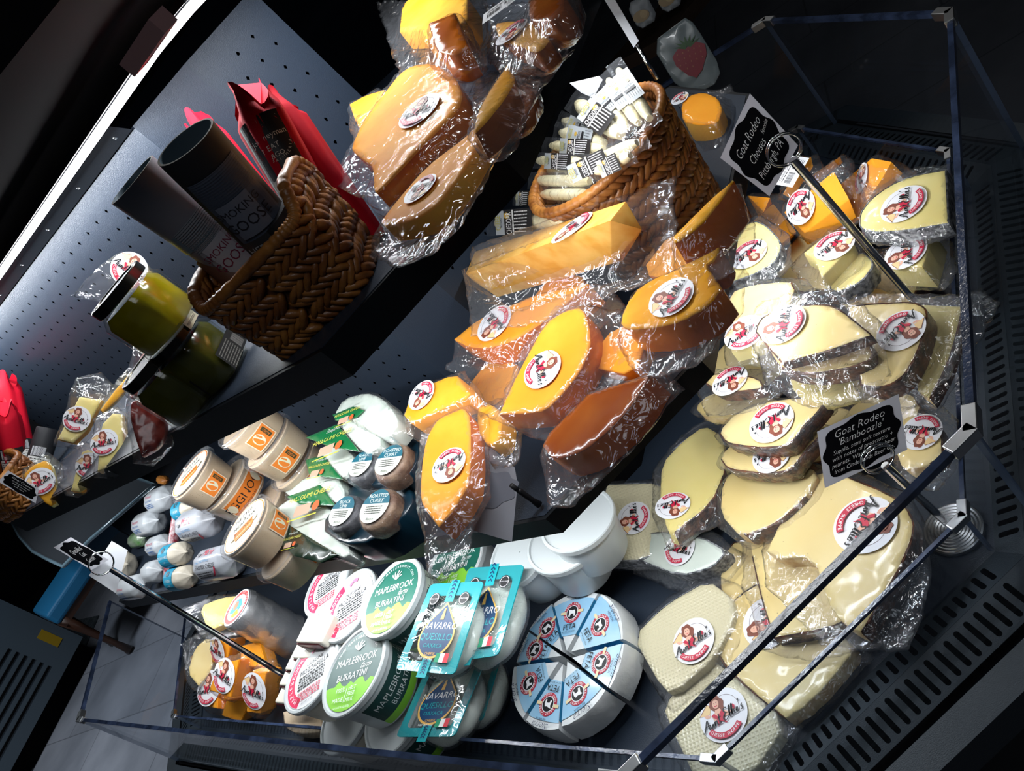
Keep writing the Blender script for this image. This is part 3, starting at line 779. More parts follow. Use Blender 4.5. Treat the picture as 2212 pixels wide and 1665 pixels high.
packed('cheese_wedge', 'squarish net-marked white wedge standing behind the feta wheel, below the white tubs', GN, H(1370, 1120, -1.33, .1, -.25),
    [(1311, 1046, 1), (1432, 1042), (1450, 1100), (1449, 1150), (1400, 1210), (1288, 1212, 1), (1293, 1120)], .03, 'net', 'ash', [((1311, 1046), (1288, 1212))],
    [(1295, 1035), (1450, 1030), (1470, 1160), (1420, 1225), (1280, 1225)], stk=(1370, 1120, 78, (-70, 10)), seed=8, side='net')
packed('cheese_wedge', 'white wedge with grey rind lying flat behind the feta, logo seen edge-on', GN, H(1468, 1190, -1.35, -.1, -.05),
    [(1360, 1169), (1411, 1147), (1516, 1160), (1570, 1190), (1540, 1225), (1470, 1244), (1373, 1206)], .035, 'mozz', 'ash', [((1373, 1206), (1540, 1225)), ((1540, 1225), (1373, 1206))],
    [(1340, 1170), (1400, 1130), (1530, 1140), (1600, 1190), (1560, 1250), (1460, 1275), (1350, 1230)], stk=(1470, 1185, 80, (30, -60)), seed=9, side='ash')
packed('cheese_wedge', 'tall yellow wedge leaning behind the squarish netted wedge, small logo at its lower end', GB1, H(1480, 1040, -1.30, .35, -.1),
    [(1521, 918), (1473, 953), (1429, 1001), (1425, 1084), (1442, 1147), (1457, 1150, 1), (1537, 1088), (1570, 1010), (1560, 940)], .03, 'pale2', 'rind', [((1457, 1150), (1570, 1010))],
    [(1530, 880), (1460, 930), (1405, 1000), (1405, 1110), (1440, 1175), (1560, 1110), (1600, 1010), (1590, 920)], stk=(1454, 1094, 78, (-10, 80)), seed=10, side='pale2')
packed('cheese_wedge', 'pale yellow wedge half hidden under the front pile, plain white price label', GB1, H(1600, 1230, -1.392),
    [(1571, 1175), (1640, 1160), (1700, 1220), (1640, 1310), (1575, 1306), (1552, 1262)], .02, 'pale', 'rind', [((1571, 1175), (1552, 1262))], bs=1.15, seed=11, side='browned')
# ---- stacked pair beside the chalk sign
def tier(label, z, dx, dy, stkp, seed):
    pts = [(1552, 931), (1588, 893), (1650, 868), (1720, 858), (1782, 868, 1), (1762, 895), (1743, 912), (1710, 956), (1690, 964), (1644, 967), (1600, 962), (1569, 956)]
    pts = [(p[0] + dx, p[1] + dy) + tuple(p[2:]) for p in pts]
    return packed('cheese_wedge', label, GB1, H(1660 + dx, 920 + dy, z, 0, -.03), pts, .026, 'pale', 'rind', [((1782 + dx, 868 + dy), (1552 + dx, 931 + dy))], bs=1.16, stk=stkp, seed=seed, side='rind')
tier('thick dark-rinded wedge on top of the stacked pair left of the chalk sign', -1.20, 0, 0, (1668, 914, 105, (10, 60)), 12)
tier('thick dark-rinded wedge at the bottom of the stacked pair left of the chalk sign', -1.245, 2, 55, (1668, 985, 90, (10, 60)), 13)
packed('cheese_wedge', 'dark-rinded wedge under the stacked pair, mostly covered by film', GB1, H(1690, 1060, -1.30, 0, 0),
    [(1560, 1040), (1600, 1000), (1700, 990), (1770, 1020), (1740, 1075), (1680, 1130), (1600, 1160), (1555, 1110)], .03, 'pale', 'rind', [((1740, 1075), (1600, 1160))], bs=1.25, seed=14, side='browned')
# ---- the upper pile in front of the middle shelf edge
packed('cheese_wedge', 'clean pale wedge at the top of the central pile, logo sticker at its left corner', GB1, H(1740, 730, -1.055, 0, -.05),
    [(1633, 716, 1), (1637, 700), (1649, 683), (1690, 666), (1749, 657), (1790, 658), (1820, 672), (1850, 697), (1883, 724, 1), (1790, 758), (1690, 784, 1), (1660, 750)],
    .016, 'pale', 'rind', [((1820, 672), (1633, 716)), ((1633, 716), (1690, 784))], [(1600, 700), (1640, 640), (1780, 610), (1860, 650), (1925, 720), (1880, 770), (1700, 815), (1640, 790)], stk=(1693, 703, 106, (-84, 6)), seed=15, side='browned')
packed('cheese_wedge', 'dark-rinded wedge directly beneath the clean wedge topping the central pile', GB1, H(1780, 790, -1.10, 0, -.05),
    [(1650, 735), (1760, 700), (1881, 744, 1), (1885, 775), (1840, 793), (1770, 806), (1715, 804), (1680, 790)], .028, 'pale', 'rind', [((1885, 760), (1680, 790)), ((1680, 790), (1885, 760))],
    [(1625, 740), (1770, 690), (1905, 730), (1915, 800), (1860, 850), (1740, 870), (1640, 820)], seed=16, side='rind')
packed('cheese_wedge', 'large dark-rinded wedge with shiny logo, right of the clean topmost wedge', GB1, H(1940, 730, -1.125, -.05, -.05),
    [(1831, 661, 1), (1900, 655), (1970, 652), (1997, 663), (2003, 683), (1994, 724), (1978, 770), (1956, 807), (1930, 828), (1898, 838), (1859, 831, 1), (1845, 750)],
    .03, 'pale', 'rind', [((1997, 663), (1898, 838)), ((1898, 838), (1997, 663))], [(1800, 650), (1830, 620), (2082, 618), (2085, 700), (2040, 800), (1960, 870), (1850, 860), (1820, 760)], stk=(1948, 716, 106, (50, 40)), seed=17, side='rind')
packed('cheese_wedge', 'slender yellow wedge at the pile\'s outer edge, next to the glass guard', GB1, H(2030, 740, -1.17, -.05, -.02),
    [(1970, 656), (2079, 661, 1), (2070, 710), (2047, 788), (2008, 861, 1), (1975, 838), (1990, 740)], .022, 'pale2', 'rind', [((2079, 661), (2008, 861))],
    [(1960, 640), (2110, 615), (2155, 640), (2100, 740), (2070, 800), (2020, 880), (1960, 850)], seed=18, side='browned')
packed('cheese_wedge', 'pale wedge with glaring film at the rear left of the central pile', GB1, H(1640, 660, -1.10, .05, -.1),
    [(1577, 632), (1620, 615), (1707, 606), (1716, 625, 1), (1700, 680), (1649, 740), (1580, 760, 1), (1565, 700)], .026, 'pale', 'rind', [((1707, 606), (1716, 625))],
    [(1560, 615), (1620, 590), (1740, 590), (1760, 640), (1700, 720), (1640, 780), (1560, 780)], stk=(1610, 720, 95, (-20, -60)), seed=19, side='pale2')
packed('cheese_wedge', 'small dark-rinded wedge peeking left of the central pile beside the shelf edge', GB1, H(1575, 825, -1.16, .1, 0),
    [(1519, 824), (1536, 808), (1580, 805), (1640, 818), (1650, 838), (1600, 845), (1555, 848)], .02, 'pale', 'rind', [((1650, 838), (1519, 824)), ((1519, 824), (1650, 838))],
    [(1490, 820), (1530, 790), (1640, 790), (1690, 840), (1620, 880), (1520, 890)], stk=(1578, 825, 84, (5, 40)), seed=20, side='rind')
packed('cheese_wedge', 'yellow wedge with torn lower edge between the central pile and the stacked pair', GB1, H(1800, 850, -1.19, 0, 0),
    [(1700, 800), (1830, 800), (1870, 830), (1850, 850), (1770, 870), (1715, 850)], .02, 'pale2', None, None, bs=1.3, seed=21, side='pale2', jag=.002)
packed('cheese_wedge', 'pale wedge behind the chalk sign at the right, logo half covered', GB1, H(2000, 950, -1.27, -.05, 0),
    [(1950, 900), (1991, 896), (2020, 909), (2035, 942), (2036, 986), (2002, 1006), (1950, 1015), (1930, 960)], .024, 'pale', 'rind', [((1991, 896), (2002, 1006))],
    [(1930, 870), (2010, 850), (2060, 900), (2065, 1000), (2020, 1050), (1930, 1040)], stk=(1992, 935, 90, (-40, 70)), seed=22, side='browned')
packed('cheese_wedge', 'pale wedge lying under the central pile above the sign, seen as a sliver', GB1, H(1600, 880, -1.25, 0, 0),
    [(1530, 850), (1600, 840), (1700, 870), (1700, 900), (1600, 905), (1520, 900), (1500, 880)], .02, 'pale', None, None, bs=1.25, seed=23, side='browned')
# film-covered base cheeses that fill the tray under the piles
for i, (x, y, z) in enumerate([(1620, 770, -1.33), (1760, 930, -1.38), (1900, 900, -1.38), (1760, 560, -1.33), (1900, 620, -1.33), (1690, 1180, -1.40)]):
    p = H(x, y, z); w_ = 95
    packed('cheese_wedge', 'pale wedge at the bottom of the tray pile, almost buried under other wedges', GB1, p,
           [(x - w_, y + 20), (x - 20, y - 70), (x + w_, y - 40), (x + 60, y + 60), (x - 40, y + 75)], .035, 'pale', 'rind', [((x + w_, y - 40), (x - 40, y + 75))], bs=1.2, seed=30 + i, side='browned')
# ---- ash rind white wedges, right rear
GA = 'ash rinded cheeses at the rear of the tray'
packed('cheese_wedge', 'big half-round ash-rinded wedge against the inner glass at the rear corner', GA, H(1955, 440, -1.155, -.05, -.05),
    [(1857, 494), (1857, 462), (1880, 431), (1919, 402), (1964, 381), (2043, 366, 1), (2049, 483, 1), (1964, 497), (1896, 503)], .024, 'pale2', 'ash', [((2043, 366), (1857, 480)), ((1857, 480), (2049, 483))],
    [(1850, 400), (1870, 370), (1990, 345), (2046, 345), (2052, 500), (1960, 525), (1860, 515)], stk=(1953, 443, 100, (-85, 20)), seed=40, side='ash')
packed('cheese_wedge', 'ash-rinded wedge below the big half-round, logo tilted', GA, H(1960, 545, -1.215, -.05, -.02),
    [(1907, 575, 1), (1910, 549), (1941, 521), (2014, 500, 1), (2005, 540), (1993, 578, 1)], .05, 'pale2', None, None, [(1850, 520), (1950, 500), (2046, 500), (2050, 560), (2020, 600), (1900, 610), (1850, 590)], stk=(1958, 547, 92, (-80, 25)), seed=41, side='pale2')
packed('cheese_wedge', 'half-moon ash-rinded wedge at the left rear, by the orange cheeses, logo upside down', GA, H(1630, 540, -1.12, .05, -.1),
    [(1598, 492, 1), (1630, 476), (1654, 487), (1681, 514), (1688, 537), (1672, 569), (1625, 594), (1582, 609, 1), (1582, 550)], .022, 'pale2', 'ash', [((1630, 476), (1582, 609)), ((1582, 609), (1630, 476))],
    [(1575, 480), (1640, 455), (1700, 500), (1710, 560), (1660, 610), (1580, 635)], stk=(1619, 551, 84, (30, 50)), seed=42, side='ash')
packed('cheese_wedge', 'yellow wedge with logo sideways, in front of the long chrome sign rod', GA, H(1780, 550, -1.17, .1, -.1),
    [(1736, 546, 1), (1783, 508), (1833, 500), (1845, 530), (1819, 554), (1774, 600, 1), (1762, 560)], .03, 'pale2', None, None, [(1700, 560), (1780, 480), (1870, 490), (1860, 560), (1780, 620), (1720, 600)], stk=(1803, 533, 88, (45, 40)), seed=43, side='pale2')
packed('cheese_wedge', 'yellow wedge under the chrome sign rod with a sliver of logo', GA, H(1830, 600, -1.21, .05, 0),
    [(1780, 590), (1860, 540), (1890, 570), (1860, 610), (1800, 635)], .03, 'pale2', 'ash', [((1890, 570), (1800, 635)), ((1800, 635), (1890, 570))], bs=1.3, seed=44, side='pale2')

# ---------------------------------------------------------------- blocks with their own corners
def block(name, label, group, pts, m_='cheddar', bagpts=None, bagpl=None, stk=None, cat='cheese', bev=.0015, seed=0, jag=0, bagopt=None, rough=0):
    t0 = [P(*p) for p in pts]; c = sum(t0, Vector()) / len(t0)
    t = thing(name, label, cat, Vector((c.x, c.y, min(p.z for p in t0))), group)
    bm = bmesh.new()
    for p in t0: bm.verts.new(p)
    bmesh.ops.convex_hull(bm, input=bm.verts)
    bmesh.ops.dissolve_limit(bm, angle_limit=.12, verts=bm.verts, edges=bm.edges)
    bmesh.ops.bevel(bm, geom=list(bm.edges), offset=bev, segments=2, affect='EDGES', profile=.6, clamp_overlap=True)
    bmesh.ops.recalc_face_normals(bm, faces=bm.faces)
    me = bpy.data.meshes.new('cheese'); bm.to_mesh(me); bm.free(); o = obj('cheese', me, t, m_); autosmooth(o, 30)
    if stk:
        for s_ in (stk if isinstance(stk, list) else [stk]): sticker(on_surface(o, s_[0], s_[1]) or s_[4], s_[0], s_[1], s_[2], s_[3], t, lift=.0012)
    if bagpts:
        pl = bagpl; bo = [pl.uv(*p) for p in bagpts]; cc = sum(bo, Vector((0, 0))) / len(bo)
        inn = [pl.uv(p[0], p[1]) for p in pts[:bagopt.pop('n') if bagopt and 'n' in bagopt else 4]]
        bag(pl, bo, inn, .03, t, seed, **(bagopt or {}))
    return t
def pl3(a, b, c):
    A_, B_, C_ = P(*a), P(*b), P(*c); n = (B_ - A_).cross(C_ - A_).normalized()
    if n.dot(CAMP - A_) < 0: n = -n
    return Pl(A_, n)
GO = 'orange cheddar blocks at the rear of the tray'
q = pl3((1693, 458, -1.16), (1801, 370, -1.11), (1738, 503, -1.20))
block('cheese_block', 'long orange block lying across the rear pile with logo at its near end', GO,
      [(1693, 458, -1.16), (1801, 370, -1.11), (1835, 431, -1.15), (1738, 503, -1.20), (1713, 483, -1.2), (1745, 530, -1.25), (1850, 470, -1.2), (1760, 470, -1.25)], 'cheddar',
      [(1680, 440), (1790, 345), (1860, 400), (1850, 480), (1745, 530), (1690, 500)], q, (1730, 447, 78, (20, 50), q), seed=50)
q = pl3((1862, 359, -1.14), (1883, 341, -1.13), (1905, 386, -1.17))
block('cheese_block', 'orange block with sharp ridge at the far right of the rear pile', GO,
      [(1862, 359, -1.16), (1883, 341, -1.13), (1926, 349, -1.13), (1951, 375, -1.17), (1905, 386, -1.15), (1870, 420, -1.2), (1850, 470, -1.22), (1900, 400, -1.23)], 'cheddar',
      [(1850, 340), (1890, 320), (1975, 360), (1950, 400), (1880, 440), (1845, 420)], H(1890, 370, -1.14), (1862, 385, 66, (25, -45), Pl(P(1865, 385, -1.135), (-.3, -.6, .7))), seed=51)
block('cheese_block', 'small orange block at the left end of the rear pile under the chalk sign', GO,
      [(1614, 422, -1.14), (1664, 427, -1.14), (1650, 458, -1.17), (1625, 440, -1.18), (1668, 440, -1.2), (1640, 470, -1.22)], 'cheddar',
      [(1595, 410), (1680, 405), (1700, 450), (1660, 480), (1610, 460)], H(1640, 435, -1.14), seed=52)
block('cheese_block', 'orange block behind a white price label at the rear of the pile', GO,
      [(1730, 350, -1.13), (1752, 338, -1.12), (1757, 360, -1.13), (1690, 420, -1.18), (1710, 430, -1.2), (1745, 372, -1.2)], 'cheddar',
      [(1680, 330), (1760, 320), (1780, 360), (1730, 430), (1670, 420)], H(1720, 370, -1.12), seed=53)
t_ = block('cheese_block', 'slim orange block along the inner rear glass with price label', GO,
      [(1755, 378, -1.16), (1815, 338, -1.14), (1820, 352, -1.17), (1765, 395, -1.2), (1780, 380, -1.24), (1822, 350, -1.22)], 'cheddar',
      [(1745, 370), (1810, 325), (1840, 340), (1800, 390), (1760, 400)], H(1790, 365, -1.14), seed=54)
pa = price_art(('Cheese Shoppe', '$9.85'), 5)
o = sticker(H(1712, 375, -1.10, -.1, -.3), 1712, 372, 74, (-50, -8), t_, name='price_label', me=pa)
for (x, y, z, dx, dy, dz_) in [(1800, 470, -1.26, 1, 0, 0), (1660, 500, -1.26, 1, 0, 0), (1850, 420, -1.3, 1, 0, 0)]:
    block('cheese_block', 'orange block at the bottom of the rear pile, mostly hidden by the others', GO,
          [(x - 60, y, z), (x + 10, y - 60, z), (x + 60, y, z), (x, y + 50, z), (x - 50, y + 10, z - .12), (x + 10, y - 50, z - .12), (x + 60, y + 10, z - .12), (x + 6, y + 60, z - .12)], 'cheddar', seed=int(x))

# ================================================================ middle shelf: the orange cheeses
GM = 'vacuum packed orange gouda wedges on the middle shelf'
q = H(1230, 500, -.62, 0, -.2)
block('cheese_wedge', 'very large streaky gouda wedge topping the middle shelf pile, logo on its upper face', GM,
      [(1006, 591, -.625), (1318, 476, -.585), (1026, 543, -.66), (1183, 489, -.625), (1352, 434, -.60), (1388, 496, -.64), (1347, 562, -.70), (1321, 570, -.685), (1075, 642, -.73), (1020, 605, -.70), (1200, 590, -.77)], 'grain',
      [(1015, 545), (1180, 470), (1446, 362), (1454, 574), (1400, 600), (1327, 615), (1180, 680), (1003, 715), (1000, 640)], H(1220, 540, -.63, 0, -.25), (1236, 493, 108, (-72, 52), q), seed=60, bagopt={'n': 10, 'lift': .012, 'droop': .5})
packed('cheese_wedge', 'orange gouda wedge with thick wax edge, directly under the very large streaky wedge', GM, H(1080, 700, -0.680, 0, -.15),
    [(980, 733, 1), (1030, 690), (1100, 660), (1168, 632), (1270, 612, 1), (1180, 690), (1110, 735), (1050, 752), (1010, 748)], .045, 'gouda', None, None,
    [(935, 780), (1000, 690), (1120, 630), (1300, 600), (1330, 640), (1200, 740), (1100, 800), (1040, 880), (960, 790)], stk=(1070, 700, 94, (-55, 50)), seed=61, side='waxside')
packed('cheese_wedge', 'bright yellow gouda wedge pointing down in the middle of the shelf, logo upright sideways', GM, H(1190, 790, -0.685, 0, -.22),
    [(1077, 894, 1), (1120, 800), (1178, 695), (1225, 668), (1257, 664), (1272, 705), (1275, 749), (1252, 803), (1215, 850), (1178, 886), (1130, 892)], .04, 'gouda', None, None,
    [(1020, 880), (1060, 850), (1100, 740), (1180, 640), (1330, 650), (1380, 700), (1300, 850), (1232, 957), (1130, 930)], stk=(1174, 800, 96, (80, -30)), seed=62, side='waxside')
packed('cheese_wedge', 'rough edged amber-yellow gouda wedge near the shelf\'s right edge, thick wax rind', GM, H(1450, 640, -0.680, .05, -.15),
    [(1339, 704), (1345, 670), (1370, 630), (1399, 606), (1457, 583), (1500, 560), (1553, 533, 1), (1545, 560), (1524, 574), (1545, 600), (1559, 623, 1), (1524, 664), (1472, 693), (1414, 707), (1370, 710)], .045, 'gouda2', None, None,
    [(1320, 720), (1360, 600), (1440, 570), (1580, 525), (1600, 560), (1560, 680), (1480, 760), (1380, 790), (1330, 760)], stk=(1452, 645, 108, (-60, -18)), seed=63, side='waxside', jag=.002, rough=.0012)
packed('cheese_wedge', 'dark orange wedge standing on edge behind the amber-yellow wedge, price label on its face', GM, H(1510, 500, -0.645, .15, -.1),
    [(1584, 388, 1), (1538, 426), (1490, 474), (1453, 512, 1), (1457, 526), (1515, 484), (1562, 425)], .055, 'gouda2', None, None,
    [(1590, 370), (1610, 480), (1560, 540), (1454, 600), (1440, 510), (1520, 430)], seed=64, side='waxside')
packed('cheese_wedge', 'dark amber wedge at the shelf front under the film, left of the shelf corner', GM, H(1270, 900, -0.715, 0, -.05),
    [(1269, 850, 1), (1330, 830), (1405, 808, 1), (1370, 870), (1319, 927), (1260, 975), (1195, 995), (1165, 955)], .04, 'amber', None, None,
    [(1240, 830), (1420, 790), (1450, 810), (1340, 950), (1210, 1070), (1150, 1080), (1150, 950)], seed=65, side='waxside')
packed('cheese_wedge', 'small yellow wedge at the left of the orange group beside the halloumi', GM, H(940, 860, -0.655, 0, -.2),
    [(872, 897, 1), (884, 860), (900, 840), (983, 806), (1000, 830), (1020, 855), (950, 885), (890, 917)], .035, 'gouda2', None, None,
    [(868, 930), (880, 840), (990, 790), (1040, 860), (960, 930), (900, 960)], stk=(913, 855, 74, (-38, 50)), seed=66, side='gouda')
packed('cheese_wedge', 'tall yellow and orange wedge at the shelf front with inverted logo beside the blank card', GM, H(960, 1000, -0.680, .1, -.2),
    [(909, 1018), (915, 970), (925, 935), (946, 904), (983, 887, 1), (1000, 880), (1015, 900), (1016, 1000), (1009, 1050, 1), (980, 1100), (947, 1138, 1), (925, 1110), (907, 1080)], .035, 'gouda', None, None,
    [(880, 1050), (890, 930), (960, 850), (1040, 880), (1040, 1060), (1000, 1140), (985, 1210), (940, 1240), (900, 1230), (895, 1130)], stk=(972, 1006, 88, (-10, 75)), seed=67, side='waxside', rough=.0015)
packed('cheese_wedge', 'narrow yellow wedge half hidden between the tall wedge and the film', GM, H(1050, 920, -0.715, 0, -.1),
    [(1030, 880), (1060, 870), (1085, 900), (1080, 950), (1055, 965), (1030, 930)], .03, 'gouda2', None, None, [(1000, 870), (1070, 850), (1115, 910), (1100, 990), (1050, 1000), (1010, 950)], seed=68, side='gouda2')
for i, (x, y, z) in enumerate([(1200, 640, -0.725), (1330, 760, -0.735), (1060, 830, -0.745), (1450, 560, -0.735)]):
    packed('cheese_wedge', 'orange wedge at the bottom of the middle shelf pile, hidden under the others', GM, H(x, y, z), [(x - 70, y + 30), (x, y - 60), (x + 70, y - 40), (x + 40, y + 50)], .02, 'gouda', None, None, False, seed=70 + i, side='waxside')

# ================================================================ top shelf, right of the basket
GT2 = 'vacuum packed gouda on the top shelf'
packed('cheese_wedge', 'large half-round orange gouda wedge on the top shelf with round logo sticker', GT2, H(890, 260, -.240, .1, -.22),
    [(757, 318), (780, 270), (830, 200), (862, 160), (889, 141), (936, 135), (983, 165), (998, 202), (990, 235), (915, 310), (860, 370), (815, 416), (806, 410), (805, 360), (785, 345), (765, 330)], .03, 'gouda', None, None,
    [(700, 370), (760, 230), (860, 110), (960, 105), (1085, 130), (1040, 300), (945, 498), (880, 480), (810, 480), (790, 430)], stk=(908, 243, 108, (35, -50)), seed=80, side='waxside')
packed('cheese_wedge', 'yellow-edged gouda wedge lying under the large half-round one, logo upside down', GT2, H(900, 420, -.272, .1, -.1),
    [(815, 488), (850, 440), (920, 360), (1000, 300), (1030, 270), (1040, 300), (1000, 370), (949, 440), (895, 475)], .022, 'gouda', None, None,
    [(780, 540), (800, 470), (900, 350), (1050, 240), (1080, 280), (1000, 430), (948, 500), (850, 560)], stk=(911, 412, 90, (-50, 60)), seed=81, side='gouda2')
packed('cheese_wedge', 'pointed orange gouda corner sticking out left of the large half-round wedge', GT2, H(790, 240, -.225, .1, -.2),
    [(754, 225, 1), (790, 205), (840, 190), (830, 250), (790, 290), (770, 270)], .03, 'gouda', None, None, [(740, 200), (800, 170), (860, 180), (840, 290), (770, 320), (745, 270)], seed=82, side='gouda')
packed('cheese_wedge', 'standing yellow wedge to the right of the large half-round wedge, behind clear film', GT2, H(1070, 200, -.265, .3, -.1),
    [(1094, 141, 1), (1114, 168), (1090, 210), (1050, 260), (1020, 290), (1030, 240), (1060, 190)], .03, 'gouda2', None, None,
    [(1010, 145), (1080, 120), (1230, 72), (1140, 180), (1090, 290), (1040, 320), (1000, 280)], seed=83, side='amber')
q = H(930, 50, -.235, .1, -.1)
packed('cheese_wedge', 'yellow block with melted notch at the top edge of the shelf', GT2, H(930, 40, -.20, .1, -.1),
    [(862, 67, 1), (868, 13), (900, -20), (1010, -20), (1010, 60), (960, 80), (915, 91), (910, 62)], .03, 'gouda2', None, None, [(800, -10), (840, -20), (1040, -20), (1030, 110), (900, 150), (845, 140), (820, 60)], seed=84, side='gouda')
packed('cheese_wedge', 'reddish orange wedge standing between the notched block and the labelled pack', GT2, H(970, 75, -.205, .2, -.3),
    [(925, 50, 1), (983, 27, 1), (1012, 101, 1), (985, 118), (942, 111)], .035, 'waxside', None, None, [(915, 40), (990, 10), (1040, 110), (960, 140), (920, 120)], seed=85, side='waxside')
packed('cheese_wedge', 'rounded tan wedge near the shelf edge with a cropped red banner sticker', GT2, H(1130, 80, -.26, .1, -.1),
    [(1067, 52), (1095, 44), (1134, 44), (1168, 57), (1188, 80), (1170, 105), (1151, 111), (1120, 95), (1080, 90)], .025, 'grain', None, None,
    [(1040, 60), (1060, 30), (1200, 30), (1215, 80), (1160, 130), (1070, 140), (1040, 110)], stk=(1108, 74, 84, (-40, 60)), seed=86, side='amber')
t_ = packed('cheese_wedge', 'amber wedge in the top corner with a white price label reading $21.32', GT2, H(1180, 20, -.245, .1, -.1),
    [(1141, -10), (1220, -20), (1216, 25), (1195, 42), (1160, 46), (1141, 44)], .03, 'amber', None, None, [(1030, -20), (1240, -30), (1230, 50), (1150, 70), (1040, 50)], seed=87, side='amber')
sticker(H(1090, 20, -.225, .1, -.1), 1090, 15, 108, (4, -60), t_, name='price_label', me=price_art(('Signature Goud', '$21.32'), 2))
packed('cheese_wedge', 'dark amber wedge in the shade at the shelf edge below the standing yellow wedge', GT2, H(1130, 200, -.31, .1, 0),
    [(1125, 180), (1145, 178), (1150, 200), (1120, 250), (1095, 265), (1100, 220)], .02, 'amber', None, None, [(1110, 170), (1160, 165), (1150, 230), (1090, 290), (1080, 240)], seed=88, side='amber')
# ---- far orange pack beyond the cheese-stick basket
t_ = packed('cheese_wedge', 'orange cheese round in a loose bag beyond the basket of cheese sticks', 'cheese beyond the stick basket', H(1520, 245, -.80, .1, -.2),
    [(1470, 225), (1490, 205), (1520, 198), (1550, 210), (1560, 235), (1550, 265), (1515, 270), (1475, 262)], .06, 'cheddar', None, None,
    [(1440, 170), (1500, 165), (1565, 145), (1580, 190), (1560, 290), (1510, 330), (1480, 290)], stk=(1470, 215, 40, (30, 20)), seed=89, side='gouda2')
# ---------------------------------------------------------------- frames and rods
def frame(o, z=(0, 0, 1), x=(1, 0, 0)):
    z = Vector(z).normalized(); x = Vector(x); x = (x - z * x.dot(z)).normalized(); y = z.cross(x)
    mm = Matrix((x, y, z)).transposed().to_4x4(); mm.translation = o; return mm
def depth(p): return (p - CAMP).dot(FF)
def rad(p, dpx): return dpx / 2 * depth(p) / FPX
UPV = Vector((0, 0, 1))
def camdir(p):
    d = CAMP - p; d.z = 0; return d.normalized()
def put(name, me, parent, mm):
    o = bpy.data.objects.new(name, me); COL.objects.link(o); o.parent = parent
    o.matrix_parent_inverse = Matrix.Translation(-parent.location); o.matrix_basis = mm; return o
# ================================================================ the feta wheel: wedges with blue wraps
fc = P(1222, 1418, -1.325); fr = .112
def feta(i, a0, a1, label, rot, bar=False):
    t = thing('feta_wedge', label, 'cheese', fc - Vector((0, 0, .05)), 'goat feta wedges arranged as a wheel in the tray')
    q0, q1 = math.radians(a0), math.radians(a1); am = (q0 + q1) / 2; g = .0065 + .005 * ((i * 7) % 3) / 2
    off = Vector((math.cos(am), math.sin(am))) * g
    mb = MB(); N = 12; hgt = .048
    def pt(r, q, z): return fc + Vector((off.x + r * math.cos(q), off.y + r * math.sin(q), z))
    rows = [(1, 0, -hgt), (1.015, 0, -hgt * .5), (1.0, 0, -.006), (.975, 0, 0)]
    vs = []; fs = []
    for sc_, _, z in rows:
        vs.append(pt(.004, am, z))
        for k in range(N + 1):
            q = q0 + (q1 - q0) * k / N; w_ = 1 + .012 * noise.noise(Vector((k * .9, z * 90, i * 3)))
            vs.append(pt(fr * sc_ * w_, q, z + .0012 * noise.noise(Vector((k, z * 60, i)))))
    n = N + 2
    for r in range(3):
        for k in range(n): fs.append((r * n + k, r * n + (k + 1) % n, (r + 1) * n + (k + 1) % n, (r + 1) * n + k))
    fs.append(tuple(3 * n + k for k in range(n))); fs.append(tuple(k for k in reversed(range(n))))
    o = obj('cheese', mesh('cheese', vs, fs, 'fetam'), t); autosmooth(o, 40)
    # paper wrap: blue sleeve over the tip two thirds (top and both cut faces)
    rr = fr * (.95 if i in (1, 2, 6, 7) else .90); ri = fr * .30; z1 = .0012; M_ = 10; w0, w1 = q0 + .0, q1 - .0
    vs = [pt(rr * (1 - .04 * math.cos((k / M_ - .5) * 3)), w0 + (w1 - w0) * k / M_, z1) for k in range(M_ + 1)] + [pt(ri, w1, z1), pt(ri, w0, z1)]
    side = []
    for q, s_ in ((w0, 1), (w1, -1)):
        e = Vector((math.sin(q), -math.cos(q), 0)) * .0008 * s_
        side.append([pt(ri, q, z1) + e, pt(rr * .97, q, z1) + e, pt(rr * .97, q, -hgt + .003) + e, pt(ri, q, -hgt + .003) + e])
    k = len(vs); vs2 = vs + side[0] + side[1]
    me = mesh('paper_wrap', vs2, [tuple(range(k)), (k, k + 1, k + 2, k + 3), (k + 7, k + 6, k + 5, k + 4)], ['skyp', 'bluep'], [0, 1, 1]); wr = obj('paper_wrap', me, t)
    # printed crest on the top
    c = pt(fr * .60, am, z1 + .0004); x = Vector((math.cos(am + rot), math.sin(am + rot), 0))
    mm = frame(c, UPV, x); put('printed_crest', FETA_ME, t, mm @ Matrix.Scale(fr * .33, 4))
    if bar:
        d = D2(); d.rect(-.5, -.3, .5, .3, (.8, .85, .9)); d.bars(-.45, -.25, .9, .5, n=16, seed=i)
        c = pt(fr * .6, q0 if bar > 0 else q1, -hgt * .5); q = q0 if bar > 0 else q1; nrm = Vector((math.sin(q), -math.cos(q), 0)) * (1 if bar > 0 else -1)
        put('barcode', d.mesh('barcode', dz=.004), t, frame(c + nrm * .0012, nrm, UPV) @ Matrix.Scale(.02, 4))
    return t
M['fetam'] = mat('white_feta', (.64, .67, .68), .4, noise_col=(.72, .74, .75), nscale=30, bump=.7, bscale=55, coat=.5)
def gradmat(name, a, b):
    m_ = mat(name, a, .35, coat=.3, noise_col=b, nscale=9); return m_
M['skyp'] = gradmat('sky_blue_print', (.24, .48, .70), (.46, .66, .80)); M['bluep'] = gradmat('deep_blue_print', (.03, .26, .50), (.05, .33, .58))
d = D2()
d.ell(0, .1, .52, .52, (.45, .03, .06)); d.ell(0, .1, .36, .36, (.72, .76, .8)); d.ell(0, .1, .32, .32, 'ink')
d.poly([(-.2, -.08), (-.16, .14), (-.24, .26), (-.12, .24), (.0, .2), (.14, .22), (.2, .1), (.2, -.1), (.13, -.1), (.1, .04), (-.06, .04), (-.1, -.1)], (.8, .8, .82))
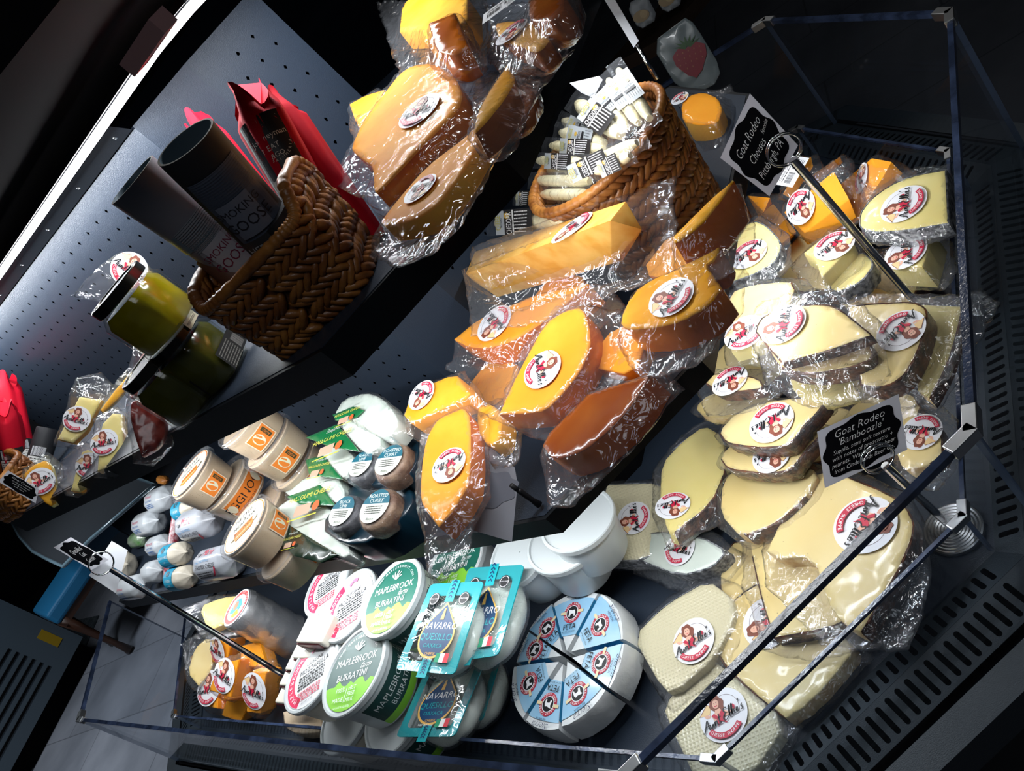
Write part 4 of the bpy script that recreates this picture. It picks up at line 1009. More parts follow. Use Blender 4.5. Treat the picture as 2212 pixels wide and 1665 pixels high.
d.rect(-.68, .04, -.36, .18, (.75, .62, .38)); d.rect(.36, .04, .68, .18, (.75, .62, .38))
d.arc('BELLA CAPRA', 0, .1, .44, 165, 15, .15, (.85, .85, .85)); d.arc('GOAT CHEESE', 0, .1, .44, 200, 340, .14, (.85, .85, .85), True)
d.text('FETA', -.0, -.62, .38, 'ink', sx=.9); d.text('Sierra', .0, 1.02, .42, (.02, .03, .08), shear=.5, thin=-.012); d.text('NEVADA', .08, .76, .16, (.02, .03, .08)); d.text('NET WT 8OZ (227g)', 0, -.86, .09, 'ink')
FETA_ME = d.mesh('printed_crest', dz=.006)
# azimuths around the wheel centre, read from the photograph through the tray plane
def azf(px, py): v = P(px, py, -1.325) - fc; return math.degrees(math.atan2(v.y, v.x))
cuts = [azf(1185, 1270), azf(1290, 1290), azf(1385, 1375), azf(1370, 1535), azf(1205, 1640), azf(1110, 1590), azf(1068, 1440), azf(1110, 1340)]
LBL = ['feta wedge at the top of the wheel, next to the white tubs', 'feta wedge with a deep blue side, upper right of the wheel', 'feta wedge on the wheel\'s right side, pointing at the netted wedge', 'feta wedge at the lower right of the wheel with bare crumbly rim', 'feta wedge at the bottom of the wheel nearest the glass', 'feta wedge with visible barcode, lower left of the wheel', 'feta wedge at the left of the wheel beside the teal packs', 'feta wedge at the upper left of the wheel']
for i in range(8):
    a0, a1 = cuts[i], cuts[(i + 1) % 8]
    lo, hi = (a1, a0)
    while lo > hi: lo -= 360
    if hi - lo > 300: continue
    feta(i, lo, hi, LBL[i], -math.pi / 2, bar=1 if i == 5 else False)

# ================================================================ tubs
def wrapfn(mm, r0, z0, r1, z1, a0, lift=.0006):
    """flat (x along the girth in metres, y up) onto a cone frustum, centred on angle a0"""
    def fn(x, y, z):
        k = (y - z0) / (z1 - z0) if z1 != z0 else 0; r = r0 + (r1 - r0) * k + lift + z; a = a0 + x / max(r0, r1)
        return mm @ Vector((r * math.cos(a), r * math.sin(a), y))
    return fn
def tub(name, label, group, px, py, z, dpx, h, body, lid, lidart=None, rot=0, sideart=None, taper=.82, cat='tub', lean=(0, 0), hollow=False, sides=None, clear=False, content=None, r=None):
    c = P(px, py, z); r = r or rad(c, dpx); up = Vector((lean[0], lean[1], 1)).normalized(); base = c - up * h
    t = thing(name, label, cat, base, group); d0 = camdir(c); mm = frame(base, up, d0)
    mb = MB(); rb = r * taper
    mb.lathe([(0.001, 0), (rb * .96, 0), (rb, .004), (r * .93, h - .010), (r * .93, h - .006)], 40, mm, capend=False)
    o = mb.build('tub_body', body, t); autosmooth(o, 40)
    ml = MB(); ml.lathe([(r * .95, h - .012), (r, h - .011), (r * 1.005, h - .002), (r * .985, h), (r * .93, h), (r * .905, h - .0035), (.001, h - .0035)], 48, mm, capend=False)
    l = ml.build('lid', lid, t); autosmooth(l, 25)
    if lidart:
        ct = base + up * (h - .0028); put('lid_label', lidart, t, frame(ct, up, XX) @ Matrix.Rotation(rot, 4, 'Z') @ Matrix.Scale(r * .88, 4))
    if sideart:
        for (dd, a0) in sideart: obj('side_label', dd.mesh('side_label', wrapfn(mm, rb, .004, r * .93, h - .01, a0)), t)
    return t
def horizon_rot(px, py, z, dx, dy):
    """angle of a picture direction measured on the horizontal plane from +x"""
    a, b = P(px, py, z), P(px + dx, py + dy, z); v = b - a; return math.atan2(v.y, v.x)
G1, G2, LG = (.01, .13, .09), (.012, .055, .05), (.25, .62, .05)
def burr(green=G1):
    d = D2(); d.ell(0, 0, 1, 1, green, 48)
    pts = [(math.cos(math.radians(a)), math.sin(math.radians(a))) for a in range(200, 341, 7)]
    top = [(.94 - i * .0783 * 2, -.3 + .07 * math.sin(i * 2.3) + .05 * math.sin(i * 5.1)) for i in range(1, 12)]
    d.poly([(p[0] * .995, p[1] * .995) for p in pts] + top, LG)
    W_ = (.8, .84, .82)
    d.text('MAPLEBROOK', 0, .26, .27, W_, sx=.92); d.text('farm', .45, .06, .22, W_, shear=.5); d.text('BURRATINI', 0, -.14, .25, W_, sx=.95)
    for a in (-30, 10, 45, 90, 130): d.rib([(0, .5), (.12 * math.cos(math.radians(a + 45)), .56 + .1 * math.sin(math.radians(a + 45))), (.2 * math.cos(math.radians(a + 30)), .6 + .16 * math.sin(math.radians(a + 30)))], .03, W_, 1)
    d.arc('WWW.MAPLEBROOKVT.COM', 0, 0, .86, 150, 30, .1, W_); d.rect(-.02, -.8, -.0, -.45, W_)
    d.text('100%', -.26, -.48, .17, W_); d.text('MADE', -.26, -.72, .15, W_); d.text('rBST', .22, -.48, .14, W_); d.text('FREE', .22, -.62, .14, W_); d.text('MILK', .22, -.76, .14, W_); d.text('NET WT 8 OZ (227g)', 0, -.92, .07, W_)
    return d.mesh('lid_label', dz=.0035)
def burrside():
    d = D2(); d.rect(-.075, .006, .075, .075, G2, 24); d.rect(-.075, .006, .075, .022, LG, 24)
    d.text('MAPLEBROOK', .0, .054, .019, (.7, .72, .72)); d.text('BURRATINI', .01, .034, .017, (.7, .72, .72)); d.text('farm', .045, .043, .014, (.5, .52, .52), shear=.4)
    return d
def nutr():
    d = D2(); d.rect(-.035, .006, .035, .08, (.62, .66, .6), 10); d.text('Nutrition Facts', 0, .066, .0115, 'ink'); d.lines(-.03, .058, .06, 12, .0038, .0016, seed=4); return d
def mozl():
    d = D2(); d.ell(0, 0, 1, 1, (.74, .75, .77), 48); d.ring(0, 0, .7, .985, 115, 245, (.75, .02, .10), 20)
    d.arc('MAPLEBROOK', 0, 0, .83, 235, 125, .2, (.85, .8, .82)); d.text('CILIEGINE', .1, .36, .16, 'ink'); d.text('MOZZARELLA', .12, .17, .23, 'ink', sx=.85); d.lines(-.5, 0, 1.1, 5, .09, .045, seed=2)
    d.lines(-.45, -.5, .95, 4, .08, .04, (.6, .05, .1), seed=5); d.poly([(-.05, .62), (.1, .75), (.25, .66), (.3, .8), (.1, .86), (-.1, .74)], (.8, .25, .4)); d.text('NET WT 8 OZ', 0, -.86, .08, 'ink'); return d.mesh('lid_label', dz=.0035)
BU, BUL, MO = burr(), burr((.10, .16, .15)), mozl()
rt = lambda x, y, z: horizon_rot(x, y, z, 90, -28)
GT = 'white plastic tubs of fresh cheese in the tray'
tub('cheese_tub', 'front burratini tub with grey-green lid label standing in front of the teal packs', GT, 762, 1446, -1.12, 205, .10, 'milk', 'milk', BUL, rt(762, 1446, -1.1), [(burrside(), .15), (nutr(), 1.35)])
tub('cheese_tub', 'tub with lime green label under the front burratini tub', GT, 850, 1535, -1.28, 190, .10, 'milk', 'milk', None, 0, [(burrside(), .2)])
tub('cheese_tub', 'dark green lidded burratini tub behind the front one, below the shelf edge', GT, 843, 1288, -1.10, 190, .10, 'milk', 'milk', BU, rt(843, 1288, -1.1), [(burrside(), -.2), (nutr(), 1.1)])
tub('cheese_tub', 'burratini tub supporting the dark green lidded one', GT, 930, 1370, -1.26, 180, .10, 'milk', 'milk', None, 0, [(nutr(), .8)])
tub('cheese_tub', 'front mozzarella tub with pink banner lid, resting on another tub', GT, 670, 1452, -1.14, 178, .085, 'cream', 'milk', MO, rt(670, 1452, -1.1) + .3)
tub('cheese_tub', 'mozzarella tub under the front pink banner tub, half cut by the glass edge', GT, 745, 1545, -1.28, 165, .09, 'cream', 'milk')
tub('cheese_tub', 'rear mozzarella tub with pink banner lid and upside down print, near the foil tub', GT, 752, 1305, -1.13, 172, .085, 'cream', 'milk', MO, rt(752, 1305, -1.1) + .3)
tub('cheese_tub', 'mozzarella tub with pale lid behind the foil tub, just under the shelf edge', GT, 705, 1262, -1.15, 150, .085, 'cream', 'milk', MO, rt(752, 1305, -1.1) + .3)
tub('cheese_tub', 'tub below the rear mozzarella tub', GT, 830, 1385, -1.27, 160, .09, 'cream', 'milk')
for i, (x, y, z, lab) in enumerate([(1245, 1120, -1.16, 'topmost of the plain white tubs under the shelf corner'), (1215, 1165, -1.20, 'second of the plain white tubs under the shelf corner'), (1120, 1190, -1.20, 'plain white tub just left of the leaning white tubs, under the shelf'), (980, 1215, -1.22, 'green labelled tub peeking out under the shelf behind the teal packs')]):
    tub('cheese_tub', lab, GT, x, y, z, 175, .09, 'milk', 'milk', BU if i == 3 else None, rt(x, y, z), lean=(.25, -.1) if i < 2 else (0, 0))

# ---------------------------------------------------------------- clear tubs on the middle shelf
M['nettle'] = speckle('herbed_cream_cheese', (.66, .52, .36), (.28, .20, .10), 200, .10, rough=.5, bump=.4, bscale=60, noise_col=(.58, .43, .28), nscale=12)
M['clearp'] = clear_mat('clear_tub_plastic', (.96, .96, .96), .07, .03, .06)
ORG = (.80, .22, .03)
def nettle_lid():
    d = D2(); d.ell(0, 0, 1, 1, (.80, .78, .66), 48); d.ring(0, 0, .93, .97, 0, 360, ORG, 48); d.text('NETTLE', -.05, .62, .24, 'ink'); d.text('&', 0, .43, .16, 'ink'); d.text('MEADOW', 0, .26, .24, 'ink')
    d.poly([(-.62, -.1), (-.5, .05), (.5, .05), (.62, -.1), (.5, -.2), (.38, -.42), (-.38, -.42), (-.5, -.2)], ORG); d.text('EGGNOG', 0, -.08, .22, 'ink'); d.text('FROMAGE FRAIS', 0, -.28, .1, (.85, .8, .7))
    d.ell(-.55, -.12, .11, .14, (.75, .65, .5)); d.ell(.55, -.12, .11, .14, (.75, .65, .5)); d.arc('A CREAMY HOLIDAY SPREAD', 0, .1, .78, 215, 325, .1, ORG, True); d.text('NET WT 6 OZ (170g)', 0, -.82, .08, 'ink')
    return d.mesh('lid_label', dz=.0035)
NL = nettle_lid()
def nettle_side(full):
    d = D2()
    if full:
        d.rect(-.055, .006, .055, .046, (.80, .66, .50), 24); d.rect(-.052, .009, .052, .043, ORG, 24); d.text('EGGNOG', -.006, .027, .024, 'ink'); d.text('FROMAGE FRAIS', -.006, .012, .006, 'ink'); d.ell(-.044, .026, .008, .011, (.78, .7, .52)); d.ell(.042, .026, .009, .013, (.78, .7, .52))
        d.text('AGED', .042, .010, .005, 'ink')
    else:
        d.rect(-.024, .006, .024, .04, (.80, .66, .50), 12); d.rect(-.022, .008, .022, .038, ORG, 12); d.ell(-.005, .024, .010, .012, (.72, .70, .52)); d.rect(.010, .012, .018, .034, (.06, .05, .02)); d.text('AGED', .014, .023, .006, ORG, rot=90)
    return d
def nettle(label, px, py, z, dpx, art, sides, h=.062, lean=(0, 0)):
    c = P(px, py, z); r = rad(c, dpx); up = Vector((lean[0], lean[1], 1)).normalized(); base = c - up * h; t = thing('cheese_tub', label, 'tub', base, 'clear tubs of eggnog cheese on the middle shelf'); mm = frame(base, up, camdir(c))
    rb = r * .84
    mb = MB(); mb.lathe([(.001, .001), (rb * .97, .001), (rb * .985, .004), (r * .90, h - .009), (r * .88, h - .0075), (.001, h - .0065)], 40, mm, capend=False); autosmooth(mb.build('cheese_filling', 'nettle', t), 40)
    mb = MB(); mb.lathe([(rb, 0), (rb, .003), (r * .925, h - .008)], 40, mm, capend=False); autosmooth(mb.build('clear_tub', 'clearp', t), 40)
    ml = MB(); ml.lathe([(r * .96, h - .012), (r, h - .011), (r * 1.0, h - .006), (r * .985, h - .005), (r * .99, h - .001), (r * .975, h), (r * .93, h), (r * .91, h - .004), (.001, h - .004)], 56, mm, capend=False)
    autosmooth(ml.build('lid', 'clearlid', t), 25)
    if art: put('lid_label', NL, t, frame(base + up * (h - .003), up, XX) @ Matrix.Rotation(horizon_rot(px, py, z, 60, -75) - .25, 4, 'Z') @ Matrix.Scale(r * .86, 4))
    for full, a0 in sides: obj('side_label', nettle_side(full).mesh('side_label', wrapfn(mm, rb, 0, r * .925, h - .008, a0, .0012)), t)
nettle('front clear eggnog tub with lid facing up, resting on another tub near the halloumi', 525, 1134, -.668, 158, True, [(False, .7)])
nettle('clear tub under the front eggnog tub, at the shelf edge', 600, 1185, -.765, 150, False, [(False, .6)])
nettle('topmost clear tub of the left stack with swirl-printed lid', 408, 1020, -.565, 138, True, [(False, .1)])
nettle('second clear tub of the left stack with orange EGGNOG band', 478, 1042, -.655, 146, False, [(True, .15)])
nettle('third clear tub of the left stack behind the front eggnog tub', 560, 1090, -.755, 140, False, [])
nettle('topmost clear tub of the rear stack, cut off by the top shelf edge', 515, 905, -.52, 140, False, [(False, -.1)])
nettle('second clear tub of the rear stack, wide pale body', 570, 950, -.605, 146, False, [(False, -.15)])
nettle('third clear tub of the rear stack beside the halloumi', 628, 998, -.70, 135, False, [(False, .1)])
nettle('lowest clear tub of the rear stack, hidden by the others', 680, 1045, -.785, 130, False, [], h=.045)

# ---------------------------------------------------------------- teal packs
M['clearwin'] = clear_mat('clear_blister_film', (.97, .98, .98), .05, .03, .10, .5, 25, distort=1)
NVB = (.006, .045, .13); TL = (.004, .34, .38)
def navarro(label, cs, z, zt=None, seed=0):
    pl = H(sum(p[0] for p in cs) / 4, sum(p[1] for p in cs) / 4, z, *(zt or (0, 0))); q = [pl.uv(*p) for p in cs]   # order: top-left, top-right, bottom-right, bottom-left
    t = thing('cheese_pack', label, 'cheese', pl.hit(sum(p[0] for p in cs) / 4, sum(p[1] for p in cs) / 4, -.06), 'teal blister packs of string cheese in the tray')
    def bl(x, y):    # unit square -> plane
        a = q[0] * (1 - x) + q[1] * x; b = q[3] * (1 - x) + q[2] * x; return b * (1 - y) + a * y
    def rr(x0, y0, x1, y1, r, n=5):
        out = []
        for cx, cy, a in ((x1 - r, y1 - r, 0), (x0 + r, y1 - r, 90), (x0 + r, y0 + r, 180), (x1 - r, y0 + r, 270)):
            for k in range(n + 1): an = math.radians(a + 90 * k / n); out.append((cx + r * math.cos(an), cy + r * math.sin(an) * .62))
        return out
    o_ = [bl(*p) for p in rr(0, 0, 1, 1, .07)]; i_ = [bl(*p) for p in rr(.12, .10, .88, .86, .08)]; n = len(o_)
    vs = [pl.w(p, 0) for p in o_] + [pl.w(p, 0) for p in i_] + [pl.w(p, -.002) for p in o_]; fs = []
    for k in range(n): j = (k + 1) % n; fs += [(k, j, n + j, n + k), (2 * n + k, 2 * n + j, j, k)]
    obj('card_frame', mesh('card_frame', vs, fs, 'teal'), t)
    obj('window_film', mesh('window_film', [pl.w(p, .0006) for p in o_], [tuple(range(n))], 'clearwin'), t)
    # cheese ball under the card
    c = pl.w(bl(.5, .48), -.030); ax = (pl.w(bl(1, .5)) - pl.w(bl(0, .5))); ay = (pl.w(bl(.5, 1)) - pl.w(bl(.5, 0))); rx, ry = ax.length * .47, ay.length * .45
    vs = []; fs = []; N, K = 40, 18; X_, Y_ = ax.normalized(), pl.n.cross(ax).normalized()
    for a in range(K + 1):
        th = math.pi * a / K
        for b in range(N):
            ph = 2 * math.pi * b / N; w_ = 1 + .035 * math.cos(ph * 2 + seed) + .05 * abs(math.sin(3.5 * ph + th * 2))
            vs.append(c + X_ * rx * math.sin(th) * math.cos(ph) * w_ + Y_ * ry * math.sin(th) * math.sin(ph) * w_ + pl.n * .028 * math.cos(th) * (1.0 if math.cos(th) > 0 else 1.2))
    for a in range(K):
        for b in range(N): fs.append((a * N + b, a * N + (b + 1) % N, (a + 1) * N + (b + 1) % N, (a + 1) * N + b))
    obj('cheese_ball', mesh('cheese_ball', vs, fs, 'mozz', smooth=True), t)
    # clear moulded shell
    vs2 = [c + (v - c) * 1.06 - pl.n * .002 for v in vs]; obj('clear_shell', mesh('clear_shell', vs2, fs, 'filmc', smooth=True), t)
    d = D2(); YL = (.75, .42, .10)
    drop = [(.0, .30)] + [(.26 * math.sin(math.radians(a)) , -.10 - .26 * math.cos(math.radians(a)) * 1.0) for a in range(130, -131, -13)]
    drop = [(x, y) for x, y in drop]
    d.poly([(x * 1.1, y * 1.08) for x, y in drop], YL); d.poly(drop, NVB)
    d.text('NAVARRO', 0, .02, .125, (.8, .82, .82), shear=.1); d.text('QUESILLO', 0, -.12, .12, TL); d.text('OAXACA', 0, -.23, .075, TL); d.text('CHEESE', 0, -.33, .05, YL)
    d.poly([(-.03, .1), (.03, .1), (.012, .25), (-.012, .25)], YL)
    d.rect(-.075, .335, .075, .62, TL); d.rect(-.075, -.62, .075, -.40, TL)
    for k in range(5):
        y = .38 + k * .05; d.poly([(-.035, y), (0, y + .03), (.035, y), (.035, y + .022), (0, y + .052), (-.035, y + .022)], NVB); y = -.58 + k * .035; d.poly([(-.035, y), (0, y + .025), (.035, y), (.035, y + .018), (0, y + .043), (-.035, y + .018)], NVB)
    for sx_ in (-1, 1):
        d.ell(.26 * sx_, .37, .085, .085, 'ink'); d.ring(.26 * sx_, .37, .066, .074, 0, 360, (.6, .6, .62), 20); d.text('WORLD CHEESE', .26 * sx_, .37, .022, (.8, .8, .8))
    d.rect(.13, -.43, .20, -.32, (.0, .25, .12)); d.rect(.20, -.43, .27, -.32, (.75, .75, .75)); d.rect(.27, -.43, .34, -.32, (.6, .02, .04)); d.text('MADE IN MEXICO', .22, -.47, .035, 'ink'); d.text('NET WT 14oz', -.02, -.40, .04, (.75, .8, .8))
    def fn(x, y, z_): return pl.w(bl(.5 + x * 1.05, .48 + y * .83), .0012 + z_)
    obj('front_print', d.mesh('front_print', fn), t)
navarro('upper teal blister pack, tilted and glossy, closest to the burratini tubs', [(933, 1256), (1047, 1250), (979, 1463), (852, 1451)], -1.12, (0, -.05), 1)
navarro('rear teal blister pack standing behind the upper one, beside the white tubs', [(1014, 1221), (1134, 1214), (1074, 1421), (950, 1440)], -1.17, (0, 0), 2)
navarro('lower teal blister pack nearest the glass, beneath the upper one', [(930, 1425), (1058, 1400), (979, 1596), (853, 1596)], -1.25, (0, 0), 3)
navarro('bottom teal blister pack behind the lower one, mostly hidden by it', [(990, 1420), (1090, 1390), (1040, 1560), (960, 1560)], -1.32, (0, 0), 4)
# ================================================================ baskets
def PD(px, py, dep):
    """point on the line of sight at a forward distance in metres"""
    return CAMP + ray(px, py) * (dep / FPX)
def basket(label, c, X, Y, rx, ry, h, sq=1.0, flare=1.15, group=None, rows=8, up=UPV, arch=0, name='wicker_basket', m_='wicker', arches=()):
    """woven basket standing at c; X, Y horizontal axes; sq>1 = squarer plan"""
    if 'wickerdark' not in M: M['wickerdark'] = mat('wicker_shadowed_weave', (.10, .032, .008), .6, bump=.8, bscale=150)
    t = thing(name, label, 'basket', c, group); rnd = random.Random(5); mb = MB()
    def plan(q, k=1.0):
        a, b = math.cos(q), math.sin(q); e = 2 / sq / 2 if sq > 1 else 1
        return (math.copysign(abs(a) ** (1 / sq), a) * rx * k, math.copysign(abs(b) ** (1 / sq), b) * ry * k)
    per = 2 * math.pi * (rx + ry) / 2; n = int(per / .017)
    def top(q): return h + sum(a * math.exp(-(((q - q0 + math.pi) % (2 * math.pi) - math.pi) / .42) ** 2) for q0, a in arches)
    tab = [0]; M_ = 400; pp = [plan(2 * math.pi * i / M_) for i in range(M_ + 1)]
    for i in range(M_): tab.append(tab[-1] + math.hypot(pp[i + 1][0] - pp[i][0], pp[i + 1][1] - pp[i][1]))
    def qs(f_):
        s_ = (f_ % 1) * tab[-1]; lo, hi = 0, M_
        while hi - lo > 1:
            md = (lo + hi) // 2
            if tab[md] <= s_: lo = md
            else: hi = md
        return 2 * math.pi * (lo + (s_ - tab[lo]) / max(1e-9, tab[hi] - tab[lo])) / M_
    n = int(tab[-1] * flare / .0135)
    for r in range(rows):
        for i in range(n):
            q = qs((i + (r % 2) * .5) / n); k = 1 + (flare - 1) * r / rows
            hh = top(q) * (r + .5) / rows; x, y = plan(q, k); x2, y2 = plan(q + .02, k)
            o = c + X * x + Y * y + up * hh; t_ = ((X * x2 + Y * y2) - (X * x + Y * y)).normalized(); nn = t_.cross(up).normalized()
            a = math.radians(38 if r % 2 else -38) + rnd.uniform(-.15, .15)
            ax = t_ * math.cos(a) + up * math.sin(a); ay = nn.cross(ax)
            L, w_, d_ = .0165, top(q) / rows * .40, .0065 + rnd.uniform(0, .002)
            vs = []; fs = []; K, N = 4, 6
            vs.append(o - ax * L)
            for u in range(1, K):
                s_ = math.sin(math.pi * u / K); cc = -math.cos(math.pi * u / K)
                for v in range(N):
                    ph = 2 * math.pi * v / N; vs.append(o + ax * L * cc + (ay * math.cos(ph) * w_ + nn * math.sin(ph) * d_) * s_ ** .7)
            vs.append(o + ax * L)
            for v in range(N): fs.append((0, 1 + (v + 1) % N, 1 + v))
            for u in range(K - 2):
                for v in range(N): fs.append((1 + u * N + v, 1 + u * N + (v + 1) % N, 1 + (u + 1) * N + (v + 1) % N, 1 + (u + 1) * N + v))
            k_ = 1 + (K - 2) * N
            for v in range(N): fs.append((k_ + v, k_ + (v + 1) % N, len(vs) - 1))
            mb.add(vs, fs)
    o = mb.build('woven_wall', m_, t, smooth=True)
    lb = MB(); ring = []; N = 48
    for z, k in ((0, .98), (1, 1)):
        for i in range(N):
            q = qs(i / N); kk = k * (1 + (flare - 1) * z) * .965; x, y = plan(q, kk); ring.append(c + X * x + Y * y + up * (top(q) * z * .98 + .002))
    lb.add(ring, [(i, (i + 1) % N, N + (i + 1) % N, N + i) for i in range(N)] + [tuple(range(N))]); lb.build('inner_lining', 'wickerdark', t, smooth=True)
    rb = MB(); pts = []; rr = []; N = 220
    for i in range(N):
        q = 2 * math.pi * i / N; x, y = plan(q, flare); pts.append(c + X * x + Y * y + up * (top(q) + .002)); rr.append(.0062 + .0016 * abs(math.sin(i * .9)))
    rb.tube(pts, rr, 8, closed=True); rb.build('rim', m_, t, smooth=True)
    return t
# top shelf basket: near wall between pixels (600,795)-(812,600)
b0, b1 = P(598, 792, ZT + .003), P(806, 602, ZT + .003); X_ = (b1 - b0).normalized(); Y_ = UPV.cross(X_); rx = (b1 - b0).length / 2; ry = .060
bc = (b0 + b1) / 2 + Y_ * (ry * .98)
basket('squarish wicker basket of wrapped salami on the top shelf beside the olive jars', bc, X_, Y_, rx * .93, ry, .098, 2.6, 1.12, 'wicker baskets', 7, arches=((0, .030), (math.pi, .02)))
# cheese-stick basket
rc = P(1285, 325, -.60); rr_ = .118; cc = Vector((rc.x, rc.y, CAMP.z + ZM * S + .003))
sb = P(1420, 470, ZM + .003)
hh = rc.z - cc.z
basket('round wicker basket full of cheese sticks at the right end of the middle shelf', cc, Vector((1, 0, 0)), Vector((0, 1, 0)), .094, .094, hh, 1, 1.24, 'wicker baskets', 9)
# far left basket
fl0 = PO(40, 1085, 1, .47); fl0.z = CAMP.z + ZT * S + .003
lx = Vector((-nv(231).y, nv(231).x, 0))
fl0 = P(60, 1075, ZT + .003)
basket('small wicker basket of red wrapped salami at the far left end of the top shelf', fl0, lx, Vector((*(-nv(231)), 0)), .08, .05, .07, 2.4, 1.1, 'wicker baskets', 6, arches=((math.pi / 2, .02),))

# ================================================================ wrapped salami
def roll(label, base, top, r, m_, group='paper wrapped salami standing in the basket', labels=(), hollow=False, crumple=False, r1=None, collar=0, name='wrapped_salami', cat='salami', seed=0):
    ax = (top - base); L = ax.length; ax.normalize(); mm = frame(base, ax, CAMP - base); t = thing(name, label, cat, base, group); r1 = r1 or r
    mb = MB(); N = 40; rnd = random.Random(seed)
    if hollow:
        mb.lathe([(.001, 0), (r * .9, 0), (r, .006), (r1, L), (r1 - .0025, L), (r1 - .003, L - .09), (.001, L - .092)], N, mm, mats=[0, 0, 0, 1, 2, 2], capend=False)
        o = mb.build('paper_tube', [m_, 'pulp', 'innerwrap'], t)
    else:
        prof = [(.001, 0), (r * .9, 0), (r, .006), (r1, L * .86)] + ([(r1 * .96, L * .9), (r1 * .7, L * .97), (r1 * .75, L)] if crumple else [(r1 * .97, L * .99), (.001, L)])
        mb.lathe(prof, N, mm, capend=crumple)
        inv = mm.inverted()
        for i, v in enumerate(mb.v):
            q = inv @ v
            if q.z > L * .8:
                a = math.atan2(q.y, q.x); k = (q.z - L * .8) / (L * .2); w_ = 1 + (.16 * math.sin(a * 5 + seed) + .1 * math.sin(a * 9)) * k if crumple else 1
                q = Vector((q.x * w_, q.y * w_, q.z + (crumple and .018 * math.sin(a * 3 + seed) * k))); mb.v[i] = mm @ q
        o = mb.build('paper_tube', m_, t)
    autosmooth(o, 40)
    for (d, a0) in labels: obj('paper_label', d.mesh('paper_label', wrapfn(mm, r, 0, r1, L, a0, .0006)), t)
    return t
M['pulp'] = mat('pale_paper_edge', (.45, .43, .38), .7); M['innerwrap'] = mat('grey_blue_lining', (.20, .27, .32), .35, bump=.6, bscale=30, coat=.4)
def goose(y0, col1, col2, s1, s2, w_=.034, dark=False):
    d = D2(); bg = (.36, .38, .42) if not dark else (.10, .12, .17)
    d.rect(-w_, y0 - .055, w_, y0 + .05, bg, 20)
    for i in range(13): d.rect(-w_, y0 + .049 - i * .0026, w_ * .94, y0 + .0484 - i * .0026, (.06, .07, .09), 20)
    d.rect(-w_ * .75, y0 - .026, w_ * .4, y0 + .018, (.48, .50, .56) if not dark else (.20, .22, .28), 12)
    d.text('SMOKING', -w_ * .16, y0 + .006, .0125, col1, sx=.95); d.text('GOOSE', -w_ * .16, y0 - .011, .0175, col1, sx=.95)
    d.rect(-w_, y0 - .075, w_, y0 - .03, (.05, .05, .055), 20); d.text(s1, -w_ * .1, y0 - .043, .013, (.5, .52, .55)); d.text(s2, -w_ * .1, y0 - .06, .013, (.5, .52, .55)); return d
bs_ = bc + UPV * .004; dep = depth(bs_)
A_ = lambda px, py, k=0: PD(px, py, dep + k)
roll('open black paper tube, tallest in the salami basket, hollow top facing up', bs_ + X_ * .0, A_(400, 306, -.15), .030, 'blackpaper', hollow=True, labels=[(goose(.150, (.02, .02, .03), (.02, .02, .03), 'HERITAGE', 'SALAME', .034, True), -.05)], r1=rad(A_(400, 306, -.15), 152))
roll('grey paper tube leaning left in the salami basket with maroon lettering', bs_ - X_ * .055 + Y_ * .03, A_(285, 388, -.08), .024, 'greypaper', labels=[(goose(.12, (.22, .03, .07), (.2, .03, .06), 'DODGE CITY', 'SALAME', .03), .1)], r1=.034, hollow=True)
def jman(y0):
    d = D2(); d.rect(-.032, y0 - .07, .032, y0 + .032, (.015, .015, .018), 18)
    sh = [(-.018, .024), (0, .018), (.018, .024), (.026, .012), (.022, -.012), (.008, -.032), (0, -.038), (-.008, -.032), (-.022, -.012), (-.026, .012)]
    d.poly([(x * 1.1, y0 + y * 1.1) for x, y in sh], (.6, .58, .55)); d.poly([(x, y0 + y) for x, y in sh], (.55, .012, .03))
    d.ell(-.010, y0 + .026, .007, .006, (.5, .06, .06)); d.text('Journeyman', 0, y0 + .006, .0095, (.7, .68, .62)); d.text('MEAT', -.004, y0 - .007, .009, (.7, .68, .62)); d.text('&GO', 0, y0 - .017, .008, (.7, .68, .62)); d.arc('SALUMERIA', 0, y0 - .002, .021, 240, 350, .0045, (.7, .68, .62), True)
    d.rect(-.026, y0 - .068, .026, y0 - .04, (.6, .58, .5), 12); d.lines(-.022, y0 - .046, .044, 5, .004, .0016, seed=3); return d
roll('crumpled red paper salami with black shield label in the salami basket', bs_ + X_ * .035 + Y_ * .01, A_(540, 214, -.015), .0265, 'redpaper', crumple=True, labels=[(jman(.165), -.1)], seed=3, r1=.0305)
roll('second red paper salami tucked behind the first, right side of the salami basket', bs_ + X_ * .07 + Y_ * .035, A_(592, 232, .03), .022, 'redpaper', crumple=True, seed=6, r1=.026)
roll('red salami hidden behind the open black tube', bs_ + X_ * -.02 + Y_ * .05, A_(430, 270, .07), .022, 'redpaper', crumple=True, seed=8)
def porc():
    d = D2(); d.rect(-.024, .01, .024, .1, (.45, .45, .38), 14); d.rect(-.028, .078, .028, .1, (.30, .20, .05), 14); d.text('PORCINI', 0, .088, .0115, (.75, .72, .6)); d.text('SALAME WITH', 0, .070, .006, 'ink'); d.text('REGGIANO CHEESE', 0, .061, .005, 'ink'); d.text('AND MUSHROOMS', 0, .052, .005, 'ink'); d.ell(0, .038, .008, .008, (.1, .15, .15)); return d
roll('short salami with tan porcini label low in the salami basket', bs_ + X_ * .055 - Y_ * .02, bs_ + X_ * .05 - Y_ * .03 + UPV * .11, .022, 'blackpaper', labels=[(porc(), 0)])
roll('brown salami between the grey and black tubes', bs_ + X_ * -.045 - Y_ * .02, A_(445, 545, -.02), .018, mat('brown_paper', (.12, .05, .03), .5), labels=[])
